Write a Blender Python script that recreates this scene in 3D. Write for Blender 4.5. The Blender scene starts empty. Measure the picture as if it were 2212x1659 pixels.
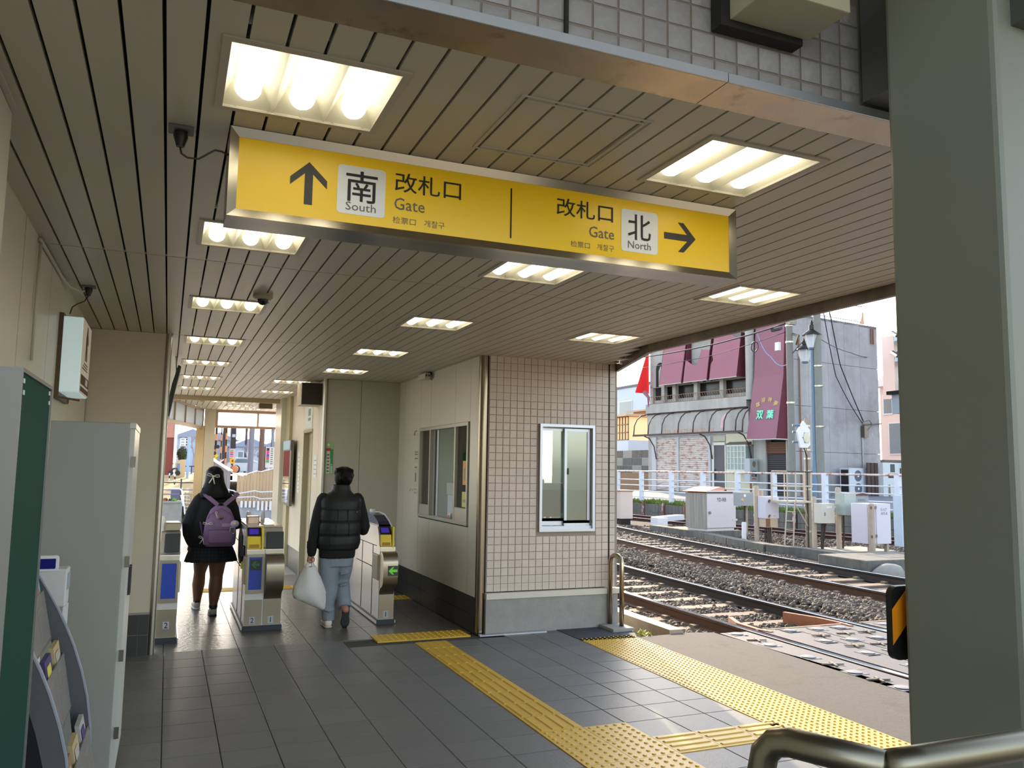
import bpy, bmesh, math, random
from mathutils import Vector, Matrix, noise
random.seed(7)
D = bpy.data
COL = bpy.context.scene.collection
SC = bpy.context.scene
PI = math.pi

# ---------------------------------------------------------------- camera
def cam_axes(yaw, pitch, roll):
    cy, sy, cp, sp, cr, sr = math.cos(yaw), math.sin(yaw), math.cos(pitch), math.sin(pitch), math.cos(roll), math.sin(roll)
    f = Vector((sy*cp, cy*cp, sp)); r = Vector((cy, -sy, 0)); u = r.cross(f)
    return cr*r + sr*u, -sr*r + cr*u, f
_r, _u, _f = cam_axes(math.radians(22.685), math.radians(5.968), math.radians(0.889))
cd = D.cameras.new('camera'); cam = D.objects.new('camera', cd); COL.objects.link(cam)
cd.sensor_width = 36; cd.lens = 1762.3/2212*36; cd.clip_start = 0.05; cd.clip_end = 600
cam.matrix_world = Matrix(((_r.x, _u.x, -_f.x, 0), (_r.y, _u.y, -_f.y, 0), (_r.z, _u.z, -_f.z, 1.6), (0, 0, 0, 1)))
SC.camera = cam

# ---------------------------------------------------------------- sky, sun, exposure
SUN_AZ, SUN_EL = math.radians(16.0), math.radians(21.0)      # azimuth from +Y towards +X
w = D.worlds.new('sky'); SC.world = w; w.use_nodes = True
nt = w.node_tree; nt.nodes.clear()
bg = nt.nodes.new('ShaderNodeBackground'); out = nt.nodes.new('ShaderNodeOutputWorld')
sky = nt.nodes.new('ShaderNodeTexSky'); sky.sky_type = 'NISHITA'; sky.sun_disc = False
sky.sun_elevation = SUN_EL; sky.sun_rotation = SUN_AZ
sky.air_density = 1.0; sky.dust_density = 1.5; sky.ozone_density = 1.0
hsv = nt.nodes.new('ShaderNodeHueSaturation'); hsv.inputs['Saturation'].default_value = 0.62
nt.links.new(sky.outputs[0], hsv.inputs['Color']); nt.links.new(hsv.outputs[0], bg.inputs[0]); bg.inputs[1].default_value = 0.50
nt.links.new(bg.outputs[0], out.inputs[0])
sl = D.lights.new('sun', 'SUN'); sun = D.objects.new('sun', sl); COL.objects.link(sun)
sl.energy = 6.8; sl.angle = math.radians(0.6); sl.color = (1.0, 0.80, 0.56)
sdir = Vector((math.sin(SUN_AZ)*math.cos(SUN_EL), math.cos(SUN_AZ)*math.cos(SUN_EL), math.sin(SUN_EL)))
sun.rotation_euler = sdir.to_track_quat('Z', 'Y').to_euler(); sun.location = sdir*60
SC.view_settings.view_transform = 'Standard'; SC.view_settings.look = 'None'
SC.view_settings.gamma = 1.0; SC.view_settings.use_curve_mapping = False
SC.view_settings.exposure = 0.42
LAMP_W = 2.5                                                    # strength of the ceiling tubes

# ---------------------------------------------------------------- helpers: objects
WORLD = {}
def wm(o): return WORLD.get(o.name, Matrix.Identity(4)) if o else Matrix.Identity(4)
def tag(o, label=None, cat=None, group=None, kind=None):
    if label: o['label'] = label
    if cat: o['category'] = cat
    if group: o['group'] = group
    if kind: o['kind'] = kind
    return o
def thing(name, loc, label, cat, group=None, rz=0.0):
    o = D.objects.new(name, None); COL.objects.link(o); o.empty_display_size = 0.1
    o.location = loc; o.rotation_euler = (0, 0, rz)
    WORLD[o.name] = Matrix.Translation(loc) @ Matrix.Rotation(rz, 4, 'Z')
    return tag(o, label, cat, group)
def piece(name, me, loc, parent, rot=None):
    """one more piece that shares its mesh; loc in world"""
    o = D.objects.new(name, me); COL.objects.link(o)
    m = Matrix.Translation(loc)
    if rot is not None: m = m @ rot
    if parent is not None:
        o.parent = parent; o.matrix_local = wm(parent).inverted() @ m
    else: o.matrix_local = m
    return o
def copy_part(o, parent):
    c = o.copy(); COL.objects.link(c); c.parent = parent; return c
def copy_tree(o, loc=None, rz=None, label=None, group=None):
    c = o.copy(); COL.objects.link(c)
    if loc is not None: c.location = loc
    if rz is not None: c.rotation_euler = (0, 0, rz)
    if label: c['label'] = label
    if group: c['group'] = group
    WORLD[c.name] = Matrix.Translation(c.location) @ c.rotation_euler.to_matrix().to_4x4()
    for ch in list(o.children):
        d = copy_part(ch, c)
        for g in list(ch.children): copy_part(g, d)
    return c

class MB:
    def __init__(s): s.v = []; s.f = []; s.mi = []; s.cur = 0
    def add(s, vs, fs):
        n = len(s.v); s.v += [tuple(p) for p in vs]
        for f in fs: s.f.append(tuple(i+n for i in f)); s.mi.append(s.cur)
        return s
    def box(s, x0, y0, z0, x1, y1, z1):
        if x0 > x1: x0, x1 = x1, x0
        if y0 > y1: y0, y1 = y1, y0
        if z0 > z1: z0, z1 = z1, z0
        return s.add([(x0,y0,z0),(x1,y0,z0),(x1,y1,z0),(x0,y1,z0),(x0,y0,z1),(x1,y0,z1),(x1,y1,z1),(x0,y1,z1)],
                     [(0,3,2,1),(4,5,6,7),(0,1,5,4),(1,2,6,5),(2,3,7,6),(3,0,4,7)])
    def xbox(s, m, sx, sy, sz):
        vs = [m @ Vector((x*sx/2, y*sy/2, z*sz/2)) for z in (-1,1) for x, y in ((-1,-1),(1,-1),(1,1),(-1,1))]
        return s.add(vs, [(0,3,2,1),(4,5,6,7),(0,1,5,4),(1,2,6,5),(2,3,7,6),(3,0,4,7)])
    def bar(s, p, q, wx, wz=None, up=(0,0,1)):
        p, q = Vector(p), Vector(q); d = (q-p); L = d.length; d.normalize(); u = Vector(up)
        if abs(d.dot(u)) > 0.99: u = Vector((1,0,0))
        x = d.cross(u).normalized(); z = x.cross(d)
        m = Matrix(((x.x,d.x,z.x,(p.x+q.x)/2),(x.y,d.y,z.y,(p.y+q.y)/2),(x.z,d.z,z.z,(p.z+q.z)/2),(0,0,0,1)))
        return s.xbox(m, wx, L, wz if wz else wx)
    def prism(s, poly, axis, a, b):
        """poly: 2-d outline; axis 'x','y','z' is the extrusion direction"""
        n = len(poly)
        def P(t, c):
            if axis == 'x': return (c, t[0], t[1])
            if axis == 'y': return (t[0], c, t[1])
            return (t[0], t[1], c)
        vs = [P(t, a) for t in poly] + [P(t, b) for t in poly]
        fs = [tuple(range(n)), tuple(range(2*n-1, n-1, -1))] + [(i, i+n, (i+1) % n+n, (i+1) % n) for i in range(n)]
        return s.add(vs, fs)
    def tube(s, pts, r, n=8, cap=True, round_end=False):
        pts = [Vector(p) for p in pts]; k = len(pts)
        rs = list(r) if isinstance(r, (list, tuple)) else [r]*k
        if round_end:
            d0 = (pts[0]-pts[1]).normalized(); d1 = (pts[-1]-pts[-2]).normalized()
            a, b = rs[0], rs[-1]
            pts = [pts[0]+d0*a*.95, pts[0]+d0*a*.7] + pts + [pts[-1]+d1*b*.7, pts[-1]+d1*b*.95]
            rs = [a*.3, a*.72] + rs + [b*.72, b*.3]; k = len(pts)
        base = len(s.v); nrm = None
        for i in range(k):
            d = (pts[min(i+1,k-1)]-pts[max(i-1,0)]).normalized()
            if nrm is None:
                nrm = d.orthogonal().normalized()
            nrm = (nrm - d*nrm.dot(d)); nrm = nrm.normalized() if nrm.length > 1e-6 else d.orthogonal().normalized()
            bn = d.cross(nrm)
            for j in range(n):
                t = 2*PI*j/n; s.v.append(tuple(pts[i] + (nrm*math.cos(t)+bn*math.sin(t))*rs[i]))
        for i in range(k-1):
            for j in range(n):
                a = base+i*n+j; b = base+i*n+(j+1) % n
                s.f.append((a, b, b+n, a+n)); s.mi.append(s.cur)
        if cap:
            s.f.append(tuple(base+j for j in range(n-1,-1,-1))); s.mi.append(s.cur)
            s.f.append(tuple(base+(k-1)*n+j for j in range(n))); s.mi.append(s.cur)
        return s
    def loft(s, rings, n=20):
        """rings: (cx,cy,z,rx,ry[,power]) horizontal ellipses"""
        base = len(s.v)
        for R in rings:
            pw = R[5] if len(R) > 5 else 1.0
            for j in range(n):
                t = 2*PI*j/n; c, q = math.cos(t), math.sin(t)
                c = math.copysign(abs(c)**pw, c); q = math.copysign(abs(q)**pw, q)
                s.v.append((R[0]+R[3]*c, R[1]+R[4]*q, R[2]))
        for i in range(len(rings)-1):
            for j in range(n):
                a = base+i*n+j; b = base+i*n+(j+1) % n
                s.f.append((a, b, b+n, a+n)); s.mi.append(s.cur)
        s.f.append(tuple(base+j for j in range(n-1,-1,-1))); s.mi.append(s.cur)
        s.f.append(tuple(base+(len(rings)-1)*n+j for j in range(n))); s.mi.append(s.cur)
        return s
    def lathe(s, prof, c=(0,0), n=16):
        return s.loft([(c[0], c[1], z, r, r) for r, z in prof], n)
    def ball(s, c, r, n=12, m=8):
        r = r if isinstance(r, (list, tuple)) else (r, r, r)
        return s.loft([(c[0], c[1], c[2]-r[2]*math.cos(PI*(i+.12)/(m+.24)), r[0]*math.sin(PI*(i+.12)/(m+.24)), r[1]*math.sin(PI*(i+.12)/(m+.24))) for i in range(m+1)], n)
    def mesh(s, name, mats, smooth=False, inv=None, fix=True):
        me = D.meshes.new(name)
        vs = s.v if inv is None else [tuple(inv @ Vector(p)) for p in s.v]
        me.from_pydata(vs, [], s.f)
        for m in (mats if isinstance(mats, (list, tuple)) else [mats]): me.materials.append(m)
        if any(s.mi): me.polygons.foreach_set('material_index', s.mi)
        if fix:
            b = bmesh.new(); b.from_mesh(me); bmesh.ops.recalc_face_normals(b, faces=b.faces); b.to_mesh(me); b.free()
        if smooth:
            me.polygons.foreach_set('use_smooth', [True]*len(me.polygons))
            if smooth != 'all': me.set_sharp_from_angle(angle=math.radians(40))
        me.update(); return me
    def build(s, name, mats, parent=None, smooth=False, fix=True, bevel=0):
        inv = wm(parent).inverted() if parent is not None and parent.name in WORLD else None
        me = s.mesh(name, mats, smooth, inv, fix)
        if bevel:
            b = bmesh.new(); b.from_mesh(me)
            es = [e for e in b.edges if len(e.link_faces) == 2 and e.calc_face_angle(0) > .5]
            bmesh.ops.bevel(b, geom=es, offset=bevel, segments=2, profile=.5, affect='EDGES', clamp_overlap=True)
            b.to_mesh(me); b.free()
        o = D.objects.new(name, me); COL.objects.link(o)
        if parent is not None:
            o.parent = parent
            if parent.name in WORLD: WORLD[o.name] = WORLD[parent.name]
        return o
def box(name, mat, parent, *a, bevel=0): return MB().box(*a).build(name, mat, parent, bevel=bevel)
def struct(o): o['kind'] = 'structure'; return o
def fuse(mb, name, mat, parent, voxel=0.007, smooth_it=4):
    """melts overlapping shapes into one continuous skin"""
    me = mb.mesh('tmp', mat, False, None, True); o = D.objects.new('tmp', me); COL.objects.link(o)
    r = o.modifiers.new('r', 'REMESH'); r.mode = 'VOXEL'; r.voxel_size = voxel; r.use_smooth_shade = True
    if smooth_it:
        q = o.modifiers.new('s', 'SMOOTH'); q.factor = .5; q.iterations = smooth_it
    dg = bpy.context.evaluated_depsgraph_get(); dg.update()
    nm = D.meshes.new_from_object(o.evaluated_get(dg)); D.objects.remove(o); nm.name = name
    if parent is not None and parent.name in WORLD: nm.transform(wm(parent).inverted())
    nm.materials.clear(); nm.materials.append(mat)
    nm.polygons.foreach_set('use_smooth', [True]*len(nm.polygons))
    n = D.objects.new(name, nm); COL.objects.link(n)
    if parent is not None:
        n.parent = parent
        if parent.name in WORLD: WORLD[n.name] = WORLD[parent.name]
    return n
_tc = {}
def text(name, body, center, size, ux, uz, mat, parent, depth=.002, keep=False, bold=0.0):
    """lettering as flat raised geometry; size = (width, height) of its box (metres)"""
    cu = D.curves.new('t', 'FONT'); cu.body = body; cu.size = 1; cu.resolution_u = 2
    o = D.objects.new('t', cu); COL.objects.link(o)
    dg = bpy.context.evaluated_depsgraph_get(); dg.update()
    me = D.meshes.new_from_object(o.evaluated_get(dg)); D.objects.remove(o); D.curves.remove(cu)
    if not len(me.vertices): return None
    xs = [v.co.x for v in me.vertices]; ys = [v.co.y for v in me.vertices]
    x0, x1, y0, y1 = min(xs), max(xs), min(ys), max(ys)
    sx, sy = size[0]/max(x1-x0, 1e-6), size[1]/max(y1-y0, 1e-6)
    if keep: sx = sy = min(sx, sy)
    ux, uz, c = Vector(ux).normalized(), Vector(uz).normalized(), Vector(center); n = ux.cross(uz)
    inv = wm(parent).inverted() if parent is not None else Matrix.Identity(4)
    for v in me.vertices:
        v.co = inv @ (c + ux*((v.co.x-(x0+x1)/2)*sx) + uz*((v.co.y-(y0+y1)/2)*sy) + n*depth)
    if bold:                                       # heavier strokes: the same outline laid down again a hair aside
        q = bold*size[1]*.55; b_ = bmesh.new(); b_.from_mesh(me)
        g0 = list(b_.verts)+list(b_.edges)+list(b_.faces)
        for k, (dx, dz) in enumerate(((q, 0), (-q, 0), (0, q), (0, -q))):
            r_ = bmesh.ops.duplicate(b_, geom=g0); off = inv.to_3x3() @ (ux*dx+uz*dz+n*(.00006*(k+1)))
            for e in r_['geom']:
                if isinstance(e, bmesh.types.BMVert): e.co += off
        b_.to_mesh(me); b_.free()
    me.materials.clear(); me.materials.append(mat); me.name = name
    ob = D.objects.new(name, me); COL.objects.link(ob)
    if parent is not None: ob.parent = parent
    return ob

# ---------------------------------------------------------------- helpers: materials
def lin(c):
    c = c/255.0
    return c/12.92 if c <= .04045 else ((c+.055)/1.055)**2.4
def rgb(r, g, b): return (lin(r), lin(g), lin(b), 1)
def M(name, col, rough=.5, metal=0.0, noise=None, bump=None, emit=None, rand=0.0, aniso=None, alpha=None, trans=None, streak=None, spec=None, stain=None):
    m = D.materials.new(name); m.use_nodes = True; t = m.node_tree; b = t.nodes['Principled BSDF']
    c = rgb(*col); b.inputs['Base Color'].default_value = c
    b.inputs['Roughness'].default_value = rough; b.inputs['Metallic'].default_value = metal
    if spec is not None: b.inputs['Specular IOR Level'].default_value = spec
    N = lambda k: t.nodes.new(k)
    co = None
    if noise or bump or streak or stain:
        co = N('ShaderNodeTexCoord').outputs['Object']
    last = None
    if noise:                                     # (scale, amount)
        nz = N('ShaderNodeTexNoise'); nz.inputs['Scale'].default_value = noise[0]; nz.inputs['Detail'].default_value = 5; nz.inputs['Roughness'].default_value = .65
        t.links.new(co, nz.inputs['Vector'])
        mr = N('ShaderNodeMapRange'); mr.inputs[1].default_value = .25; mr.inputs[2].default_value = .75
        mr.inputs[3].default_value = 1-noise[1]; mr.inputs[4].default_value = 1+noise[1]
        t.links.new(nz.outputs[0], mr.inputs[0]); last = mr.outputs[0]
    if streak:                                    # (scale, amount): vertical runs
        mp = N('ShaderNodeMapping'); mp.inputs['Scale'].default_value = (streak[0], streak[0], streak[0]*.06)
        t.links.new(co, mp.inputs[0]); nz = N('ShaderNodeTexNoise'); nz.inputs['Scale'].default_value = 1; nz.inputs['Detail'].default_value = 4
        t.links.new(mp.outputs[0], nz.inputs['Vector'])
        mr = N('ShaderNodeMapRange'); mr.inputs[1].default_value = .3; mr.inputs[2].default_value = .7
        mr.inputs[3].default_value = 1-streak[1]; mr.inputs[4].default_value = 1+streak[1]
        t.links.new(nz.outputs[0], mr.inputs[0])
        if last: 
            mm = N('ShaderNodeMath'); mm.operation = 'MULTIPLY'; t.links.new(last, mm.inputs[0]); t.links.new(mr.outputs[0], mm.inputs[1]); last = mm.outputs[0]
        else: last = mr.outputs[0]
    if rand:
        oi = N('ShaderNodeObjectInfo'); mr = N('ShaderNodeMapRange'); mr.inputs[3].default_value = 1-rand; mr.inputs[4].default_value = 1+rand
        t.links.new(oi.outputs['Random'], mr.inputs[0])
        if last:
            mm = N('ShaderNodeMath'); mm.operation = 'MULTIPLY'; t.links.new(last, mm.inputs[0]); t.links.new(mr.outputs[0], mm.inputs[1]); last = mm.outputs[0]
        else: last = mr.outputs[0]
    colsock = None
    if last:
        vm = N('ShaderNodeVectorMath'); vm.operation = 'SCALE'; vm.inputs[0].default_value = c[:3]; t.links.new(last, vm.inputs['Scale']); colsock = vm.outputs[0]
    if stain:                                     # (colour, scale, lo, hi): blotches such as rust
        nz = N('ShaderNodeTexNoise'); nz.inputs['Scale'].default_value = stain[1]; nz.inputs['Detail'].default_value = 6; nz.inputs['Roughness'].default_value = .7
        mp = N('ShaderNodeMapping'); mp.inputs['Scale'].default_value = stain[4] if len(stain) > 4 else (1, 1, 1); t.links.new(co, mp.inputs[0]); t.links.new(mp.outputs[0], nz.inputs['Vector'])
        mr = N('ShaderNodeMapRange'); mr.inputs[1].default_value = stain[2]; mr.inputs[2].default_value = stain[3]; t.links.new(nz.outputs[0], mr.inputs[0])
        mx = N('ShaderNodeMix'); mx.data_type = 'RGBA'; t.links.new(mr.outputs[0], mx.inputs[0])
        if colsock: t.links.new(colsock, mx.inputs[6])
        else: mx.inputs[6].default_value = c
        mx.inputs[7].default_value = rgb(*stain[0]); colsock = mx.outputs[2]
    if colsock: t.links.new(colsock, b.inputs['Base Color'])
    if bump:                                      # (scale, strength)
        nz = N('ShaderNodeTexNoise'); nz.inputs['Scale'].default_value = bump[0]; nz.inputs['Detail'].default_value = 4
        t.links.new(co, nz.inputs['Vector']); bp = N('ShaderNodeBump'); bp.inputs['Strength'].default_value = bump[1]; bp.inputs['Distance'].default_value = .01
        t.links.new(nz.outputs[0], bp.inputs['Height']); t.links.new(bp.outputs[0], b.inputs['Normal'])
    if aniso: b.inputs['Anisotropic'].default_value = aniso
    if emit:
        b.inputs['Emission Color'].default_value = rgb(*emit[0]); b.inputs['Emission Strength'].default_value = emit[1]
    if alpha is not None: b.inputs['Alpha'].default_value = alpha
    if trans: b.inputs['Transmission Weight'].default_value = trans; b.inputs['IOR'].default_value = 1.45
    return m
def glass_mat(name, tint=(235, 245, 240), alpha=.12, rough=.02):
    """thin window glass: mostly see-through with a mirror share"""
    m = D.materials.new(name); m.use_nodes = True; t = m.node_tree; t.nodes.clear()
    o = t.nodes.new('ShaderNodeOutputMaterial'); mx = t.nodes.new('ShaderNodeMixShader')
    tr = t.nodes.new('ShaderNodeBsdfTransparent'); tr.inputs[0].default_value = rgb(*tint)
    gl = t.nodes.new('ShaderNodeBsdfGlossy'); gl.inputs['Roughness'].default_value = rough
    fr = t.nodes.new('ShaderNodeFresnel'); fr.inputs[0].default_value = 1.5
    ad = t.nodes.new('ShaderNodeMath'); ad.operation = 'ADD'; ad.inputs[1].default_value = alpha; ad.use_clamp = True
    t.links.new(fr.outputs[0], ad.inputs[0]); t.links.new(ad.outputs[0], mx.inputs[0])
    t.links.new(tr.outputs[0], mx.inputs[1]); t.links.new(gl.outputs[0], mx.inputs[2]); t.links.new(mx.outputs[0], o.inputs[0])
    return m

steel = M('brushed_steel', (178, 172, 160), .30, 1.0, noise=(40, .06))
steel_dark = M('dull_steel', (120, 114, 104), .36, 1.0, noise=(12, .15))
steel_pipe = M('satin_pipe', (136, 130, 112), .36, 1.0)
alu = M('aluminium', (196, 198, 204), .38, .75)
cream = M('cream_panel', (206, 199, 180), .34, noise=(3, .03))
cream_warm = M('warm_panel', (206, 194, 172), .36, noise=(2, .03))
cream_dk = M('cream_edge', (176, 164, 128), .5)
slat_m = M('ceiling_slat', (186, 178, 160), .42, rand=.03, noise=(1.2, .04))
dark = M('dark_gap', (34, 31, 28), .8)
soft_black = M('black_plastic', (22, 22, 23), .45)
tile_m = M('beige_tile', (205, 188, 172), .55, rand=.05, noise=(60, .06), bump=(90, .25))
grout_m = M('tile_grout', (150, 138, 126), .85)
ltile_m = M('grey_rough_tile', (150, 146, 146), .62, rand=.06, noise=(25, .10), bump=(28, .9))
lgrout_m = M('rough_grout', (128, 118, 110), .9)
ftile_m = M('floor_tile', (110, 109, 107), .46, rand=.05, noise=(22, .07), bump=(60, .18), spec=.28)
fgrout_m = M('floor_grout', (70, 68, 64), .8)
floor2_m = M('gate_floor', (96, 92, 84), .33, noise=(9, .16), bump=(26, .5))
skirt_m = M('dark_skirting', (58, 56, 53), .35, rand=.06)
yellow_m = M('tactile_yellow', (206, 164, 52), .48, rand=.04, noise=(50, .05))
white_m = M('white_paint', (222, 222, 224), .45, noise=(6, .04))
white_pl = M('white_plastic', (232, 232, 230), .4)
paper = M('paper_white', (222, 220, 212), .7)
ink = M('black_ink', (24, 23, 24), .6)
grey_ink = M('grey_ink', (104, 98, 88), .6)
conc_m = M('concrete', (150, 147, 140), .85, noise=(7, .14), bump=(40, .3))
conc_dk = M('old_concrete', (104, 102, 96), .9, noise=(6, .22), bump=(30, .4), streak=(9, .2))
navy = M('navy_plastic', (28, 34, 62), .3)
blue_pan = M('blue_panel', (18, 58, 172), .35)
glass = glass_mat('window_glass')
# ================================================================ STRUCTURE
H = 2.735; P0 = .0535; PT = .3035; Y0 = 4.70
# ---- floor: slab + single tiles
floor = struct(MB().box(-.70, -1.5, -.25, 4.15, 7.66, -.012).box(-6.5, 7.66, -.25, 2.9, 18.2, -.012).build('floor', fgrout_m))
def tile_mesh(name, mat, sx, sy, th, bev=.004):
    """a slab seen from +z, centred; bevelled rim"""
    b = bev; x, y = sx/2, sy/2
    vs = [(-x,-y,-th),(x,-y,-th),(x,y,-th),(-x,y,-th),(-x,-y,-b),(x,-y,-b),(x,y,-b),(-x,y,-b),(-x+b,-y+b,0),(x-b,-y+b,0),(x-b,y-b,0),(-x+b,y-b,0)]
    fs = [(0,1,5,4),(1,2,6,5),(2,3,7,6),(3,0,4,7),(4,5,9,8),(5,6,10,9),(6,7,11,10),(7,4,8,11),(8,9,10,11)]
    me = D.meshes.new(name); me.from_pydata(vs, [], fs); me.materials.append(mat); return me
ft = tile_mesh('tile', ftile_m, PT-.004, PT-.004, .012, .003)
path_cells = set()
for j in range(0, 12): path_cells.add((7, j))                      # guide strip going away
for i in (7, 8):
    for j in range(-4, 0): path_cells.add((i, j))                  # junction
for i in (9, 10, 11): path_cells.add((i, -2))                      # branch to the edge strip
cells = []
for i in range(-3, 14):
    for j in range(-12, 10):
        x, y = P0+PT*(i+.5), Y0+PT*(j+.5)
        if (i, j) in path_cells or y > 7.62 or (j == 9 and 5 <= i <= 9): continue
        xin = 3.628+.0262*(y-4.34)
        if x-PT/2 > xin: continue
        x0, x1 = x-PT/2, min(x+PT/2, xin)
        d = Vector((x, y, -1.6)); seen = 0 if (y < 3.2) else 1
        cells.append((-(seen), d.length, x0, x1, y))
cells.sort()
rest = MB()
for n, (s_, d_, x0, x1, y) in enumerate(cells):
    if n < 290 and s_ == -1:
        if x1-x0 > PT-.01: piece('tile', ft, ((x0+x1)/2, y, 0), floor)
        else: piece('tile', tile_mesh('tile', ftile_m, x1-x0-.004, PT-.004, .012, .003), ((x0+x1)/2, y, 0), floor)
    else: rest.box(x0+.002, y-PT/2+.002, -.012, x1-.002, y+PT/2-.002, 0)
tag(rest.build('tile', ftile_m, floor), kind='stuff')
# gate-hall floor beyond: large dull stone slabs
for i in range(-2, 5):
    for j in range(0, 8):
        x0, y0 = P0+.607*i, 7.735+.607*j
        x1 = min(x0+.602, 2.83)
        if x1 > x0 and not (y0 > 11 and x0 > 2.0):
            MB().box(x0, y0, -.012, x1, y0+.602, -.001).build('slab', floor2_m, floor, fix=False)
out_floor = M('outdoor_floor', (176, 170, 158), .6, noise=(8, .06))
for i in range(-8, 6):
    for j in range(0, 6):
        x0, y0 = P0+.91*i, 12.6+.94*j
        if x0 > 2.1: continue
        MB().box(x0, y0, -.012, min(x0+.905, 2.88), y0+.935, -.001).build('slab', out_floor, floor, fix=False)
for i in range(-9, -2):
    for j in range(0, 6):
        x0, y0 = P0+.607*i, 7.735+.81*j
        MB().box(x0, y0, -.012, x0+.602, y0+.805, -.001).build('slab', out_floor, floor, fix=False)

# ---- ceiling: backing, roof, slats one by one, with holes for the lamps
roof_poly = [(-.9, 1.9), (3.97, 1.9), (3.97, 6.22), (4.46, 7.6), (4.46, 18.3), (-.9, 18.3)]
ceiling = struct(MB().prism(roof_poly, 'z', 2.83, 3.05).build('ceiling', M('roof_backing', (60, 56, 50), .8)))
LX = [(.085, .58), (1.645, 2.14), (3.15, 3.645)]
LIGHTS = [(LX[0], y, k) for k, y in enumerate((2.43, 4.20, 6.08, 7.94, 9.70, 11.39, 13.02))] + \
         [(LX[1], y, k) for k, y in enumerate((2.43, 4.22, 6.10, 7.95, 9.70))] + \
         [(LX[2], y, k) for k, y in enumerate((4.19, 6.10))] + \
         [((1.235, 1.73), 11.36, 5), ((1.235, 1.73), 13.0, 6), ((.66, 1.12), 15.53, 7), ((.97, 1.43), 16.46, 8), ((1.27, 1.73), 17.34, 9)]
LH = .225
def cut(rects, h):
    out = []
    for (a, b, c, d) in rects:
        e, f, g, k = max(a, h[0]), min(b, h[1]), max(c, h[2]), min(d, h[3])
        if e >= f-1e-6 or g >= k-1e-6: out.append((a, b, c, d)); continue
        if c < g: out.append((a, b, c, g))
        if k < d: out.append((a, b, k, d))
        if a < e: out.append((a, e, g, k))
        if f < b: out.append((f, b, g, k))
    return out
SEG = [(2.02, 4.775), (4.787, 7.695), (7.707, 10.70), (10.712, 14.44), (14.50, 18.0)]
for (ya, yb) in SEG:
    k = -6 if ya < 7 else 0
    while True:
        xa, xb = -.070+.1025*k+.005, -.070+.1025*(k+1)-.005; k += 1
        lim = 4.42 if ya < 7.6 else (2.86 if ya < 10 else (1.86 if ya < 14 else 2.7))
        if xa > lim-.01: break
        xb = min(xb, lim)
        rects = [(xa, xb, ya, yb)]
        if ya < 7.6 and ya > 4.7:                       # diagonal end of the canopy
            if xb > 3.93: rects = [(xa, xb, max(ya, 6.24+(xb-3.93)*3.0), yb)]
        elif ya < 4.7 and xa > 3.93: break
        for (lx, ly, _k) in LIGHTS: rects = sum([cut([r], (lx[0]+.004, lx[1]-.004, ly-LH+.004, ly+LH-.004)) for r in rects], [])
        m = MB()
        for (a, b, c, d) in rects:
            if b-a > .002 and d-c > .002: m.box(a, c, H, b, d, H+.02)
        if m.v: m.build('slat', slat_m, ceiling, fix=False)
        if xb >= lim: break
for yj in (4.781, 7.701, 10.706): box('joint_strip', slat_m, ceiling, -.68, yj+.004, H+.003, 4.3 if yj < 7 else 2.84, yj+.014, H+.012)
# canopy edge trim (rusty stainless) and the folded fascia along the entrance
rusty = M('stained_trim', (120, 108, 96), .4, .6, noise=(6, .3), stain=((96, 66, 44), 5, .52, .72))
struct(MB().prism([(3.93, 2.02), (3.97, 2.02), (3.97, 6.23), (4.44, 7.64), (4.40, 7.64), (3.93, 6.24)], 'z', 2.665, 2.83).build('trim_1', rusty))
fascia_m = M('fascia_steel', (184, 168, 146), .27, .85, noise=(5, .2), stain=((122, 96, 68), 9, .58, .75))
f2 = struct(MB().box(-.9, 1.868, 2.735, 1.447, 2.02, 2.742).box(1.450, 1.868, 2.735, 3.95, 2.02, 2.742).build('trim_2', fascia_m))
MB().box(-.9, 1.862, 2.735, 1.447, 1.869, 2.762).box(1.450, 1.862, 2.735, 3.95, 1.869, 2.762).build('fascia_face', alu, f2)
# ---- lintel wall above the entrance with split-face tiles
lintel = struct(MB().box(-.9, 1.884, 2.742, 3.97, 2.0, 3.6).build('wall_top', lgrout_m))
def rough_tile(seed, sx, sz):
    random.seed(seed); n = 5; vs = []; fs = []
    for j in range(n):
        for i in range(n):
            e = i in (0, n-1) or j in (0, n-1)
            vs.append(((i/(n-1)-.5)*sx, (0 if e else -.003-random.random()*.006), (j/(n-1)-.5)*sz))
    for j in range(n-1):
        for i in range(n-1): a = j*n+i; fs.append((a, a+1, a+n+1, a+n))
    me = D.meshes.new('tile'); me.from_pydata(vs, [], fs); me.materials.append(ltile_m)
    me.polygons.foreach_set('use_smooth', [True]*len(fs)); return me
LT = [rough_tile(s, .0735, .068) for s in range(6)]; LTs = [rough_tile(20+s, .0735, .036) for s in range(3)]
for i in range(-2, 19):
    x = .885+.0807*(i-1)+(.004 if i > 1 else 0)
    if .55 < x < 1.975:
        piece('tile', random.choice(LTs), (x, 1.882, 2.784), lintel)
        for j in range(4): piece('tile', random.choice(LT), (x, 1.882, 2.8445+.075*j), lintel)
MB().box(.922, 1.872, 2.762, .932, 1.886, 3.2).build('expansion_joint', dark, lintel)
far_t = MB()
for i in range(-20, -2):
    for j in range(5): far_t.box(.885+.0807*(i-1)-.036, 1.876, 2.767+.075*j, .885+.0807*(i-1)+.036, 1.884, 2.835+.075*j)
tag(far_t.build('tile', ltile_m, lintel), kind='stuff')
grey_paint = M('grey_green_paint', (128, 130, 118), .45, noise=(2, .04), bump=(120, .05))
struct(MB().box(1.968, 1.30, 2.772, 2.30, 1.862, 3.6).build('beam_side', M('dark_grey_paint', (82, 82, 82), .5)))
struct(MB().box(-2.5, -1.3, 3.6, 4.2, 1.884, 3.75).build('roof', M('unseen_roof', (120, 116, 106), .7)))  # unseen roof over the camera, its reach set to dim lintel and pillar
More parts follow.
